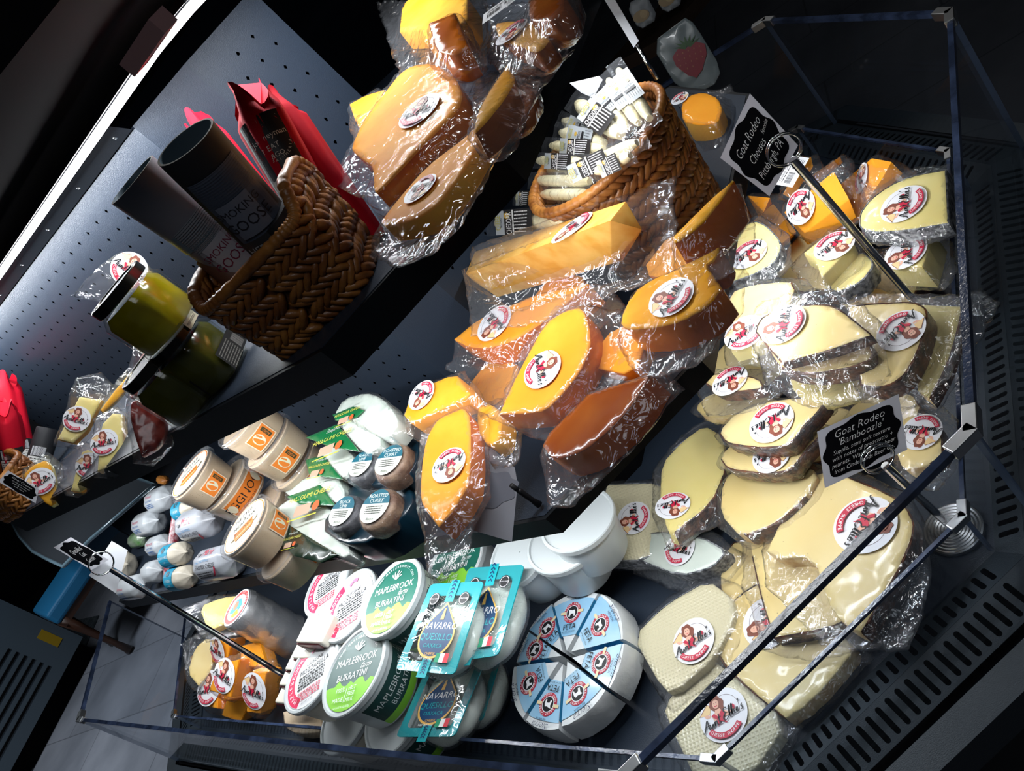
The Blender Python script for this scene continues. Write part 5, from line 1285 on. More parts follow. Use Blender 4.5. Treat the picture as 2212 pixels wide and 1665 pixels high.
# left basket contents
fb = fl0 + UPV * .004; dl = depth(fb)
def bcl():
    d = D2(); d.rect(-.03, -.0, .03, .075, (.02, .02, .022), 14); y_ = .045; d.rect(-.025, .004, .025, .05, (.62, .62, .60), 12); d.bars(-.02, .052, .028, .02, 'card', seed=2); d.lines(-.022, .044, .044, 7, .005, .002, seed=8); d.v = [(x, y + y_, z) for x, y, z in d.v]; return d
roll('red wrapped salami with barcode label, rear of the far left basket', fb + lx * .03, PD(12, 822, dl + .05), .028, 'redpaper', 'red wrapped salami in the far left basket', [(bcl(), .4)], crumple=True, seed=2)
roll('bright red bag-topped salami, front of the far left basket', fb - lx * .02, PD(8, 880, dl - .03), .028, 'redpaper', 'red wrapped salami in the far left basket', [(bcl(), -.2)], crumple=True, seed=5)
roll('short salami with white paper label inside the far left basket', fb + lx * .045 - Vector((*(-nv(231)), 0)) * .02, PD(105, 925, dl), .024, 'blackpaper', 'red wrapped salami in the far left basket', [(bcl(), 0)])

# ================================================================ jars
M['oil'] = mat('olive_oil_jar_content', (.30, .24, .004), .15, noise_col=(.60, .52, .02), nscale=14, coat=.6, sss=.2); M['jarglass'] = clear_mat('jar_glass', (.96, .97, .94), .03, .0, .05)
M['lidgold'] = mat('dark_gold_lid', (.10, .09, .07), .22, .9)
M['oildark'] = mat('shaded_oil_content', (.05, .05, .008), .2, noise_col=(.10, .10, .015), nscale=14, coat=.6)  # darker copy of the oil, shade of the unlit jars put into its colour
def sqlathe(mb, prof, mm, n=48, p=3.2, m_=0):
    k = len(mb.v)
    for r, z, s_ in prof:
        for j in range(n):
            q = 2 * math.pi * j / n; a, b = math.cos(q), math.sin(q); e = 1 / (abs(a) ** p + abs(b) ** p) ** (1 / p); rr = r * (1 + (e - 1) * s_)
            mb.v.append(mm @ Vector((rr * a, rr * b, z)))
    for i in range(len(prof) - 1):
        for j in range(n): mb.f.append((k + i * n + j, k + i * n + (j + 1) % n, k + (i + 1) * n + (j + 1) % n, k + (i + 1) * n + j)); mb.m.append(m_)
    mb.f.append(tuple(k + (len(prof) - 1) * n + j for j in range(n))); mb.m.append(m_); mb.f.append(tuple(k + j for j in reversed(range(n)))); mb.m.append(m_)
def jar(label, base, r, h, yaw, lab=False, content='oil'):
    t = thing('cheese_jar', label, 'jar', base, 'glass jars of cheese in oil on the top shelf'); d0 = Vector((math.cos(yaw), math.sin(yaw), 0)); mm = frame(base, UPV, d0)
    mb = MB(); sqlathe(mb, [(r * .86, .003, 1), (r * .93, .007, 1), (r * .93, h * .66, 1), (r * .84, h * .78, .4)], mm); autosmooth(mb.build('oil_and_cheese', content, t), 40)
    mb = MB(); sqlathe(mb, [(r * .92, 0, 1), (r, .005, 1), (r, h * .70, 1), (r * .90, h * .82, .4), (r * .88, h * .9, 0)], mm); autosmooth(mb.build('glass_body', 'jarglass', t), 40)
    mb = MB(); mb.lathe([(r * .96, h * .84), (r * .98, h * .85), (r * .98, h * .985), (r * .95, h), (r * .80, h), (r * .78, h - .0015), (.001, h - .0015)], 48, mm, capend=False); autosmooth(mb.build('lid', 'lidgold', t), 30)
    if lab:
        d = D2(); d.rect(-r * .8, h * .08, r * .8, h * .42, (.02, .02, .018)); d.lines(-r * .7, h * .36, r * .9, 8, h * .04, h * .015, (.25, .25, .22), seed=2); d.bars(r * .3, h * .12, r * .4, h * .2, (.3, .3, .28))
        nrm = d0
        put('jar_label', d.mesh('jar_label'), t, frame(base + nrm * r * 1.015, nrm, Vector((-d0.y, d0.x, 0))))
        d = D2(); d.rect(-.018, -.006, .018, .006, (.55, .52, .38)); d.text('marinated', 0, 0, .007, 'ink'); put('lid_seal', d.mesh('lid_seal'), t, frame(base + nrm * r * .99 + UPV * h * .92, nrm, Vector((-d0.y, d0.x, 0))))
    return t
jb = P(489, 812, ZT + .002); jr = rad(jb, 150) ; jh = .092; yw = math.radians(-25)
jar('shaded olive jar on the shelf directly under the bright olive jar, beside the wicker basket', jb, .043, jh, yw, True, 'oildark')
jar('shaded olive jar at the shelf edge in front of the cured meat', P(436, 868, ZT + .002), .043, jh, yw, True, 'oildark')
j1 = PD(372, 702, depth(jb + UPV * jh)); j1 = P(378, 712, ZT + .002 + jh / S + .004)
jar('bright yellow-green jar of cheese in oil stacked on another jar', j1, .043, .085, yw, False, 'oil')

# ================================================================ left half of the top shelf
GL = 'vacuum packed cheeses at the left of the top shelf'
def FO(px, py, f, off, k=.75):
    o = PO(px, py, f, off); c = (CAMP - o).normalized(); return Pl(o, c * k + Vector((0, 0, 1)) * (1 - k))
packed('meat_pack', 'cured salami pack with red lobes, standing under the jars at the shelf edge', 'cured meat', FO(320, 900, 1, .40, .8),
       [(282, 868), (300, 862), (318, 880), (357, 905), (360, 934), (341, 968), (306, 986, 1), (292, 945), (281, 904)], .02, 'meat', None, None, [(275, 850), (370, 890), (376, 960), (330, 1010), (285, 1000), (270, 900)], seed=90, cat='meat', rough=.003)
packed('meat_pack', 'cured salami pack behind the bright jar, upper red strip in film', 'cured meat', FO(310, 810, 1, .62, .8),
       [(312, 757), (339, 768), (330, 800), (300, 850), (281, 864), (279, 840), (290, 795)], .02, 'meat', None, None, [(285, 735), (350, 755), (340, 830), (290, 880), (268, 850)], seed=91, cat='meat', rough=.003)
packed('cheese_wedge', 'rectangular yellow wedge, uppermost of the left group, film bag rising above it', GL, FO(170, 905, 1, .52), [(171, 857, 1), (219, 863, 1), (186, 930, 1), (158, 957, 1), (124, 949, 1)], .022, 'pale2', None, None,
       [(143, 870), (156, 815), (214, 799), (244, 829), (246, 850), (205, 940), (170, 970), (111, 963)], stk=(167, 905, 56, (32, -52)), seed=92, side='gouda2', bagopt=None)
packed('cheese_wedge', 'standing yellow wedge with narrow logo beside the cured meat', GL, FO(235, 955, 1, .45, .6), [(243, 892, 1), (264, 895, 1), (266, 995, 1), (210, 1018, 1), (216, 920)], .02, 'pale2', None, None,
       [(195, 900), (250, 875), (285, 900), (280, 1005), (235, 1035), (200, 1030)], stk=(227, 956, 60, (8, -70)), seed=93, side='browned', bagopt=None)
packed('cheese_wedge', 'lowest yellow wedge of the left group, touching the shelf front, logo upright', GL, FO(190, 1015, 1, .43), [(180, 968), (222, 985), (224, 1030), (174, 1063, 1), (153, 1060, 1), (166, 1010)], .02, 'pale2', None, None,
       [(170, 950), (235, 970), (240, 1030), (165, 1075), (140, 1070), (110, 1040), (130, 990)], stk=(194, 1005, 56, (4, -66)), seed=94, side='gouda2')
packed('cheese_wedge', 'thin upright yellow slice leaning between the left group and the cured meat', GL, FO(250, 850, 1, .60, .8), [(216, 886, 1), (249, 841), (283, 803, 1), (284, 826), (258, 860), (222, 893, 1)], .015, 'gouda2', None, None,
       [(205, 900), (255, 820), (290, 780), (300, 830), (270, 880), (225, 910)], seed=95, side='pale2')
packed('cheese_wedge', 'shaded yellow wedge with dim logo behind the chalk card at far left', GL, FO(80, 1030, 1, .43, .7), [(48, 1027), (70, 1005), (99, 993), (113, 1010), (125, 1085), (105, 1095), (66, 1050)], .02, 'gouda2', None, None,
       [(48, 1012), (100, 975), (135, 1000), (140, 1070), (115, 1090), (50, 1045)], stk=(88, 1040, 60, (-20, -45)), seed=96, side='pale2')
packed('cheese_wedge', 'film-wrapped wedge pushed behind the bright olive jar, logo beside the lid', GL, FO(265, 600, 1, .70, .8), [(262, 575), (300, 560), (330, 590), (310, 640), (270, 640)], .02, 'pale', None, None,
       [(146, 640), (215, 567), (259, 539), (312, 563), (345, 600), (300, 660), (235, 655)], stk=(280, 582, 76, (25, -18)), seed=97, side='pale2')

# ================================================================ halloumi, curry packs, logs on the middle shelf
GH = 'white halloumi packs with green labels'
HG = (.01, .16, .05)
def halloumi(label, z, pts, lab, th=.034, txt_=True, n=(0, -.1), dark=False, seed=0):
    cx, cy = sum(p[0] for p in pts) / len(pts), sum(p[1] for p in pts) / len(pts); pl = H(cx, cy, z, *n); t = thing('halloumi_pack', label, 'cheese', pl.hit(cx, cy, -th), GH)
    poly = outline(pl, pts); slab('cheese', pl, poly, th, 'mozz', t, seed=seed, rough=.003)
    q = [pl.uv(*p) for p in lab]
    # label: a sheet over the side towards the viewer's left, a little above the lump
    c2 = sum(q, Vector((0, 0))) / len(q)
    LB = slab('green_label', pl, q, .003, mat('green_label_print', HG if not dark else (.012, .03, .018), .25, coat=.6), t, base=.004, seed=seed, rough=.0015)
    a, b = (q[1] - q[0]), (q[-1] - q[0]); d = D2()
    ang = math.atan2(a.y, a.x); L = a.length
    d.text('Shepherds', 0, .3, .16, (.6, .65, .6), shear=.3); d.text('HALLOUMI CHEESE', 0, .05, .17, (.7, .65, .1)); d.ell(.38, -.28, .12, .12, (.7, .12, .03)); d.rect(-.35, -.42, .2, -.16, (.55, .35, .25)); d.rect(-.5, -.50, .5, -.47, (.55, .55, .05))
    me = d.mesh('label_print', dz=.003); cm = pl.w(c2, .0052); x = pl.u * math.cos(ang) + pl.v * math.sin(ang)
    o = put('label_print', me, t, frame(cm, pl.n, x) @ Matrix.Scale(L * .82, 4))
    bo = [c2 * 0 + p for p in [pl.uv(*p) for p in pts]]; cc = sum(bo, Vector((0, 0))) / len(bo); bag(pl, [cc + (p - cc) * 1.14 for p in bo], poly, th, t, seed, lift=.001); return t
halloumi('halloumi pack farthest back against the perforated panel', -.655, [(719, 899), (743, 860), (791, 847), (821, 857), (850, 885), (863, 914), (836, 947), (800, 930), (761, 905)], [(722, 898), (767, 880), (788, 888), (772, 903), (728, 910)], seed=1)
halloumi('second halloumi pack from the back, label facing up with red tomato', -.685, [(731, 917), (773, 901), (795, 906), (828, 956), (795, 980), (770, 965)], [(664, 947), (731, 918), (780, 977), (719, 968)], seed=2)
halloumi('middle halloumi pack beside the black lime pucks', -.715, [(683, 977), (705, 960), (731, 956), (750, 968), (767, 992), (745, 1034), (715, 1015)], [(663, 995), (701, 986), (743, 1037), (671, 1027)], seed=3)
halloumi('fourth halloumi pack with speckled white body above the front one', -.74, [(607, 1070), (650, 1035), (695, 1019), (728, 1028), (746, 1064), (731, 1090), (700, 1070)], [(622, 1075), (695, 1049), (728, 1094), (650, 1090)], seed=4)
halloumi('front halloumi pack at the shelf edge with dark nutrition label', -.765, [(586, 1112), (610, 1085), (647, 1068), (707, 1086), (743, 1160), (757, 1195), (738, 1206), (690, 1180), (640, 1150)], [(573, 1130), (604, 1121), (734, 1200), (698, 1217), (638, 1202), (580, 1147)], dark=True, seed=5)
GC = 'cling-wrapped flavoured goat cheese pucks in twin boxes'
def puck(label, px, py, z, dpx, kind, box=None):
    c = P(px, py, z); r = rad(c, dpx); h = .035; t = thing('cheese_puck', label, 'cheese', c - UPV * h, GC); mm = frame(c - UPV * h, (.1, -.15, 1), (1, 0, 0)); mb = MB()
    mb.lathe([(.001, 0), (r * .95, 0), (r, .006), (r, h * .75), (r * .9, h * .93), (r * .6, h), (.001, h)], 36, mm, capend=False)
    inv = [Vector((noise.noise(v * 60), noise.noise(v * 60 + Vector((9, 0, 0))), noise.noise(v * 60 + Vector((0, 9, 0))))) * .0015 for v in mb.v]; mb.v = [v + q for v, q in zip(mb.v, inv)]
    autosmooth(mb.build('cheese', 'limeash' if kind == 'BLACK LIME' else 'curry', t), 60)
    mb.v = [mm @ ((mm.inverted() @ v) * 1.04) for v in mb.v]; autosmooth(mb.build('cling_film', 'filmc', t), 60)
    d = D2(); d.ell(0, 0, 1, 1, (.70, .74, .64), 36)
    d.poly([(math.cos(math.radians(a)), math.sin(math.radians(a))) for a in range(8, 173, 6)], (.01, .11, .16)); k = kind.split(); d.text(k[0], 0, .62, .32, (.7, .74, .7)); d.text(k[1], 0, .32, .32, (.7, .74, .7)); d.lines(-.6, -.05, 1.2, 4, .13, .05, seed=3); d.text("Rory's", 0, -.76, .22, 'ink', shear=.3)
    hr = horizon_rot(px, py, z, 50, -60)
    put('puck_label', d.mesh('puck_label', dz=.004), t, frame(mm @ Vector((0, 0, h + .0022)), mm.to_3x3() @ UPV, Vector((math.cos(hr - .9), math.sin(hr - .9), 0))) @ Matrix.Scale(r * .80, 4)); return t
M['limeash'] = mat('black_lime_coat', (.03, .03, .035), .5, noise_col=(.12, .12, .13), nscale=60, bump=.6, bscale=120); M['curry'] = mat('curry_coat', (.16, .07, .03), .5, noise_col=(.38, .24, .14), nscale=50, bump=.8, bscale=120)
def cbox(label, z, pts, th):
    pl = H(sum(p[0] for p in pts) / len(pts), sum(p[1] for p in pts) / len(pts), z); t = thing('cheese_box', label, 'box', pl.hit(pts[0][0], pts[0][1], -th), GC + ' boxes')
    slab('carton', pl, outline(pl, pts), th, mat('dark_teal_card', (.004, .022, .038), .3, coat=.4), t, rough=0)
    return t
cbox('dark teal carton under the front pair of wrapped pucks', -.765, [(690, 1140), (745, 1060), (800, 1030), (870, 1035), (895, 1075), (870, 1120), (800, 1170), (740, 1175)], .055)
cbox('dark teal carton under the rear pair of wrapped pucks', -.735, [(735, 1040), (780, 965), (840, 935), (900, 945), (905, 985), (880, 1030), (820, 1050)], .05)
puck('black lime puck of the rear pair beside the halloumi', 776, 1003, -.70, 82, 'BLACK LIME'); puck('roasted curry puck of the rear pair, by the tall orange wedge', 836, 995, -.70, 96, 'ROASTED CURRY')
puck('black lime puck of the front pair above the shelf edge', 735, 1105, -.725, 90, 'BLACK LIME'); puck('roasted curry puck of the front pair, largest and brownest', 806, 1095, -.725, 104, 'ROASTED CURRY')
d = D2(); d.rect(-.03, -.012, .03, .012, (.45, .48, .5)); d.text('QUICKES', 0, .002, .009, 'ink'); d.lines(-.024, -.006, .048, 1, .003, .0015)
bx = [o for o in COL.objects if o.get('label', '').startswith('dark teal carton under the front')][0]
v_ = Vector((*nv(231), 0)); c_ = P(830, 1165, -.81); put('carton_label', d.mesh('carton_label'), bx, frame(c_ + v_ * .004, (v_ + UPV * .6), Vector((v_.y, -v_.x, 0)) * -1))
# logs of soft cheese
def log(label, a, b, r, m_, group, bands=(), pinch=(True, True), labels=(), cat='cheese', name='cheese_log'):
    ax = b - a; L = ax.length; ax.normalize(); up = (UPV - ax * ax.z).normalized(); mm = frame(a, ax, up); t = thing(name, label, cat, a - UPV * r, group); mb = MB(); N = 36
    prof = [(.0015, -.010 if pinch[0] else 0), (.003, -.004), (r * .66, .002), (r * .93, .009), (r, .02), (r, L - .02), (r * .93, L - .009), (r * .66, L - .002), (.003, L + .004), (.0015, L + (.012 if pinch[1] else 0))]
    mb.lathe(prof, N, mm, capend=True)
    k = 0
    for i in range(len(prof)):
        for j in range(N):
            f_ = 1 - min(1, min(max(prof[i][1], 0), max(L - prof[i][1], 0)) / .03)
            q = mm.inverted() @ mb.v[k]; w_ = 1 + .05 * f_ * math.sin(j * 2 * math.pi / N * 9); mb.v[k] = mm @ Vector((q.x * w_, q.y * w_, q.z)); k += 1
    autosmooth(mb.build('casing', m_, t), 70)
    for d, a0 in labels:
        def fn(x, y, z): q = -a0 - y / r; rr = r + .0007 + z; return mm @ Vector((rr * math.cos(q), rr * math.sin(q), x))
        obj('printed_label', d.mesh('printed_label', fn), t)
    return t
def farmer(L):
    d = D2(); R_, K_, B_ = (.55, .02, .06), 'ink', (.05, .25, .5); m_ = L / 2
    d.text('Marie', m_ + .005, .024, .022, R_, shear=.35); d.text('OLD WORLD', m_, .006, .0075, B_); d.text('FARMER CHEESE', m_ + .004, -.006, .0125, K_); d.text('Low', m_ - .035, .004, .009, B_, shear=.3); d.lines(m_ - .04, -.02, .07, 3, .005, .0025); d.rib([(L - .045, -.03), (L - .03, -.024), (L - .02, -.01)], .004, R_); d.ell(m_ - .03, .02, .006, .004, (.2, .2, .22)); return d
M['farmer'] = mat('white_casing', (.46, .48, .53), .3, coat=.4, bump=.3, bscale=30); M['soft'] = mat('creamy_casing', (.62, .56, .46), .4, coat=.3, bump=.4, bscale=40); M['white2'] = mat('milky_casing', (.50, .53, .56), .35, coat=.4, bump=.3, bscale=40)
ad = Vector((*nv(141), 0))
GF = 'white farmer cheese logs'
def logp(px, py, z, L, k=.5): c = P(px, py, z); return c - ad * L * k, c + ad * L * (1 - k)
a, b = logp(475, 1215, -.80, .135); log('lower farmer cheese log with red and black print at the shelf edge', a, b, .034, 'farmer', GF, labels=[(farmer(.135), -.55)])
a, b = logp(432, 1130, -.725, .13); log('upper farmer cheese log lying across the lower one', a, b, .034, 'farmer', GF, labels=[(farmer(.13), -1.15)])
def creamy():
    d = D2(); n_ = 14
    for i in range(n_): pass
    d.rect(.018, -.10, .055, .10, (.02, .30, .46), 1); return d
def blueband(r, x0, x1, txt_):
    d = D2(); v = []; f = []; N = 28
    for i in range(N + 1):
        y = (-math.pi + 2 * math.pi * i / N) * r; v += [(x0, y), (x1, y)]
        if i: k = 2 * i; f.append((k - 2, k - 1, k + 1, k))
    d.add(v, f, (.02, .28, .44)); d.text(txt_, (x0 + x1) / 2, -.004, .0085, (.75, .8, .82)); d.text('organic', (x0 + x1) / 2, -.014, .005, (.7, .75, .8)); d.ell((x0 + x1) / 2, .012, .009, .006, (.06, .08, .1)); return d
GB = 'cream cheese logs with blue labels'
a, b = logp(383, 1197, -.765, .085); log('cream cheese log with blue label lying left of the farmer cheese', a, b, .026, 'soft', GB, labels=[(blueband(.026, -.002, .05, 'CREAM CHEESE'), -.6)])
a, b = logp(395, 1247, -.815, .085); log('lower blue labelled log touching the shelf front', a, b, .026, 'soft', GB, labels=[(blueband(.026, -.002, .045, 'CHEESE'), -.6)])
a, b = logp(402, 1100, -.72, .07); log('blue labelled log end peeking above the upper farmer cheese', a, b, .022, 'soft', GB, labels=[(blueband(.022, .0, .05, 'CREAM'), -.6)])
GW = 'milky white goat cheese logs at the left of the middle shelf'
def wl(): d = D2(); d.text('Vermont', .045, .008, .011, (.5, .1, .15)); d.text('GOAT CHEESE', .045, -.003, .006, (.05, .15, .4)); d.lines(.025, -.012, .04, 3, .004, .002, (.05, .15, .4)); return d
a, b = logp(322, 1130, -.76, .11); log('white log with red and blue print, behind the blue labelled ones', a, b, .032, 'white2', GW, labels=[(wl(), -.7)])
a, b = logp(350, 1078, -.72, .11); log('white log at the top of the milky heap with red print', a, b, .031, 'white2', GW, labels=[(wl(), -.6)])
a, b = logp(345, 1178, -.80, .09); log('small white log under the printed one, beside the green bag', a, b, .026, 'white2', GW, labels=[(wl(), -.7)])
a, b = logp(262, 1222, -.80, .10, .62); log('fat cream log with pleated end facing right, left end of the shelf', a, b, .036, 'soft', GW, labels=[])
a, b = logp(290, 1268, -.82, .12); log('white log lying at the very left shelf corner', a, b, .030, 'white2', GW, labels=[(wl(), -.9)])
a, b = logp(335, 1235, -.81, .07); log('clear-wrapped white log between the pleated log and the blue labelled ones', a, b, .028, 'white2', GW)
M['netsal'] = mat('netted_salami', (.30, .02, .04), .4, noise_col=(.6, .5, .52), nscale=90, bump=.5, bscale=120, coat=.3)
a, b = P(388, 1080, -.72), P(362, 1255, -.835); log('thin net-wrapped red salami stick standing between the white and blue logs', a, b, .012, 'netsal', 'salami sticks', cat='salami', name='salami_stick')
M['leafy'] = mat('chive_bag', (.45, .52, .42), .3, noise_col=(.05, .25, .02), nscale=30, coat=.5)
a, b = logp(300, 1165, -.82, .08); log('pale log in a bag showing green herbs', a, b, .022, 'leafy', 'herb cheese logs')
a, b = P(345, 1035, -.70), P(352, 1040, -.70); log('small brown walnut-like nub above the milky heap', a, b + ad * .02, .012, 'wicker', 'nuts', cat='snack', name='walnut_piece')

# ================================================================ left end of the tray
c = P(512, 1312, -1.12); r = rad(c, 92); t = thing('foil_cheese', 'silver foil wrapped cylinder with colourful round top label in the tray', 'cheese', c - UPV * .19, None); mb = MB(); mm = frame(c - UPV * .19, UPV, XX)
mb.lathe([(.001, 0), (r * .97, 0), (r * 1.0, .006)] + [(r * (1.02 + .03 * math.sin(i * 2.1)), .01 + i * .0165) for i in range(11)] + [(r * .97, .188), (r * .9, .19), (.001, .19)], 48, mm, capend=False)
mb.v = [v + Vector((noise.noise(v * 45), noise.noise(v * 45 + Vector((5, 0, 0))), 0)) * .003 for v in mb.v]; o = mb.build('foil_wrap', 'foil', t); autosmooth(o, 25)
d = D2(); d.ell(0, 0, 1, 1, (.75, .76, .78), 40); d.ring(0, 0, .72, .92, 0, 360, (.6, .08, .08), 30); d.arc('FROMAGE DE CHEVRE', 0, 0, .81, 200, -20, .16, (.8, .8, .8)); d.poly([(-.5, -.3), (-.3, .4), (.1, .5), (.5, .1), (.3, -.4)], (.1, .35, .55)); d.poly([(-.2, -.5), (.2, -.1), (.5, -.4), (.1, -.6)], (.65, .6, .05)); d.ell(-.1, .1, .2, .25, (.7, .25, .15))
put('top_label', d.mesh('top_label', dz=.004), t, frame(c + UPV * .0012, UPV, XX) @ Matrix.Rotation(rt(512, 1312, -1.1), 4, 'Z') @ Matrix.Scale(r * .93, 4))
GQ = 'orange cheddar cubes at the left end of the tray'
def cube(label, f4, dz, stk, seed, zt=-1.24):
    """f4 = the upper face in the picture; the body hangs below"""
    pts = [(x, y, zt + k) for x, y, k in f4]; low = []
    t0 = [P(*p) for p in pts]; c = sum(t0, Vector()) / 4
    n = (t0[1] - t0[0]).cross(t0[3] - t0[0]).normalized()
    if n.dot(CAMP - c) < 0: n = -n
    bm = bmesh.new(); t = thing('cheese_cube', label, 'cheese', c - n * dz, GQ)
    for p in t0: bm.verts.new(p); bm.verts.new(p - n * dz)
    bmesh.ops.convex_hull(bm, input=bm.verts); bmesh.ops.dissolve_limit(bm, angle_limit=.12, verts=bm.verts, edges=bm.edges); bmesh.ops.bevel(bm, geom=list(bm.edges), offset=.0015, segments=2, affect='EDGES'); bmesh.ops.recalc_face_normals(bm, faces=bm.faces)
    me = bpy.data.meshes.new('cheese'); bm.to_mesh(me); bm.free(); autosmooth(obj('cheese', me, t, 'cheddar'), 30); pl = Pl(c, n)
    if stk: sticker(on_surface(t.children[0], stk[0], stk[1]) or pl, *stk, t, lift=.0012)
    poly = [pl.uv(x, y) for x, y, k in f4]; cc = sum(poly, Vector((0, 0))) / 4; bag(pl, [cc + (p - cc) * 1.45 for p in chaikin([(p, 0) for p in poly], 1)], poly, dz, t, seed, lift=.0012)
cube('orange cube on top of the cube heap, logo tilted right', [(517, 1424, .02), (474, 1434, .035), (451, 1490, -.0), (498, 1506, -.03)], .05, (485, 1459, 74, (26, -62)), 1)
cube('orange cube at the right of the heap beside the mozzarella tub', [(576, 1452, -.01), (545, 1448, .01), (532, 1537, -.06), (562, 1541, -.08)], .05, (549, 1492, 78, (16, -75)), 2, -1.26)
cube('orange cube at the left of the heap, partly under the topmost one', [(470, 1448, -.01), (437, 1466, 0), (436, 1524, -.05), (470, 1530, -.06)], .045, (452, 1486, 74, (12, -60)), 3, -1.29)
cube('orange cube at the front bottom of the heap against the glass', [(540, 1515, -.02), (490, 1510, 0), (478, 1545, -.05), (520, 1560, -.06)], .04, None, 4, -1.33)
cube('orange cube at the back of the heap under the sign rod', [(500, 1380, 0), (462, 1385, .02), (457, 1430, -.03), (490, 1432, -.04)], .05, (470, 1405, 60, (6, -60)), 5, -1.24)
cube('amber cube behind the chrome rod next to the foil cylinder', [(560, 1385, 0), (520, 1395, .02), (520, 1440, -.02), (575, 1440, -.03)], .05, None, 6, -1.25)
packed('cheese_wedge', 'white wedge in a wide clear bag at the left end of the tray', 'cheese at the left end of the tray', FC(425, 1430, -1.24, .6), [(450, 1375), (470, 1400), (455, 1450), (429, 1482, 1), (405, 1453), (420, 1400)], .03, 'pale', None, None,
       [(384, 1388), (440, 1350), (500, 1360), (490, 1440), (440, 1510), (400, 1480)], seed=98, side='mozz')
packed('cheese_wedge', 'cream wedge in clear film under the shelf edge, behind the cubes', 'cheese at the left end of the tray', FC(470, 1320, -1.15, .5), [(430, 1310), (480, 1290), (520, 1285), (500, 1340), (450, 1365)], .03, 'pale2', None, None,
       [(375, 1315), (440, 1285), (540, 1275), (510, 1370), (440, 1385)], seed=99, side='pale2')
for i, (x, y, z) in enumerate([(478, 1480, -1.36), (540, 1500, -1.38), (450, 1420, -1.36)]):
    packed('cheese_wedge', 'cheese at the very bottom of the cube heap, mostly hidden', 'cheese at the left end of the tray', H(x, y, z), [(x - 50, y + 10), (x, y - 40), (x + 50, y - 10), (x + 10, y + 40)], .035, 'gouda', None, None, False, seed=100 + i)
M['maroon'] = mat('maroon_print', (.12, .015, .02), .35, coat=.3); M['ivory'] = mat('ivory_block', (.72, .68, .58), .4, coat=.3)
for i, (x, y, z) in enumerate([(652, 1380, -1.16), (634, 1406, -1.20), (620, 1440, -1.245), (610, 1478, -1.29), (660, 1345, -1.12)]):
    lab = ['second maroon-sided cheese block from the top of the leaning stack', 'middle maroon-sided block of the leaning stack', 'fourth maroon-sided block of the leaning stack', 'lowest maroon-sided block of the leaning stack beside the cubes', 'topmost maroon-sided block of the leaning stack'][i]
    c = P(x + 28, y + 18, z); t = thing('cheese_block', lab, 'cheese', c - UPV * .02, 'maroon and ivory flavoured cheese blocks'); mm = frame(c, (.1, -.05, 1), (ad.x, ad.y, 0))
    mb = MB(); mb.box((-.045, -.03, -.012), (.045, .03, .012), mm); o = mb.build('cheese', 'ivory', t); md = o.modifiers.new('b', 'BEVEL'); md.width = .004; md.segments = 3
    mb = MB(); mb.box((-.047, -.0325, -.013), (.03, .026, .0065), mm); o = mb.build('sleeve', 'maroon', t); md = o.modifiers.new('b', 'BEVEL'); md.width = .002; md.segments = 2
t = thing('cheese_block', 'upright cream pack with orange edged HATCH label behind the mozzarella tubs', 'cheese', P(690, 1370, -1.2), None); pl = FC(690, 1360, -1.13, .6)
slab('pack', pl, [pl.uv(*p) for p in [(700, 1308), (728, 1325), (680, 1410), (645, 1395)]], .02, 'ivory', t, rough=0); d = D2(); d.rect(-.5, -.42, .5, .42, (.72, .25, .12)); d.rect(-.46, -.38, .46, .38, (.78, .74, .64)); d.text('HATCH', 0, .15, .24, (.45, .05, .04)); d.text('PEPPER', 0, -.1, .16, (.3, .05, .05)); me = d.mesh('pack_label', dz=.003)
sticker(pl, 687, 1360, 82, (32, -55), t, lift=.002, name='pack_label', me=me)
packed('cheese_block', 'speckled block with orange edged label at the tray front under the mozzarella tub', 'maroon and ivory flavoured cheese blocks', H(650, 1560, -1.36), [(610, 1530), (690, 1545), (700, 1580), (640, 1585), (615, 1570)], .03, 'nettle', None, None, bs=1.1, seed=110)

# ================================================================ cheese sticks
GS = 'cheese sticks in clear sleeves spilling from the basket'
M['stick'] = mat('cheese_stick_body', (.80, .70, .42), .35, noise_col=(.84, .77, .52), nscale=40, bump=.3, bscale=60, coat=.5)
def stick_art(word):
    d = D2(); d.rect(-.24, -.5, .5, .5, (.02, .018, .018)); d.rect(-.5, -.5, -.24, .5, (.36, .38, .40)); d.text('CHEESE', -.41, 0, .20, (.42, .38, .02), rot=90, sx=.9); d.text('BROTHERS', -.31, 0, .08, 'ink', rot=90)
    d.ell(-.14, .28, .07, .13, (.45, .28, .05)); d.text(word, -.07, -.04, .21, (.75, .75, .74), rot=90, sx=.9); d.rect(.03, -.5, .07, .5, (.6, .6, .58)); d.text('RESERVE', .05, 0, .045, 'ink', rot=90)
    for i in range(7): d.lines(.12, .38 - i * .13, .34, 1, 1, .045, (.6, .6, .6), seed=i)
    return d.mesh('stick_label', dz=.004)
def stick_art2():
    d = D2(); d.rect(-.5, -.5, .5, .5, (.36, .38, .40)); d.text('CHEESE', -.34, 0, .2, (.42, .38, .02), rot=90); d.ell(-.12, .1, .05, .12, (.45, .28, .05)); d.text('PARMESAN', .02, 0, .15, 'ink', rot=90, sx=.8); d.rect(.12, -.4, .2, .3, 'ink')
    for i in range(6): d.lines(.26, .36 - i * .13, .2, 1, 1, .04, 'ink', seed=i)
    return d.mesh('stick_label', dz=.004)
SA, SB = stick_art('CHEDDAR'), stick_art2()
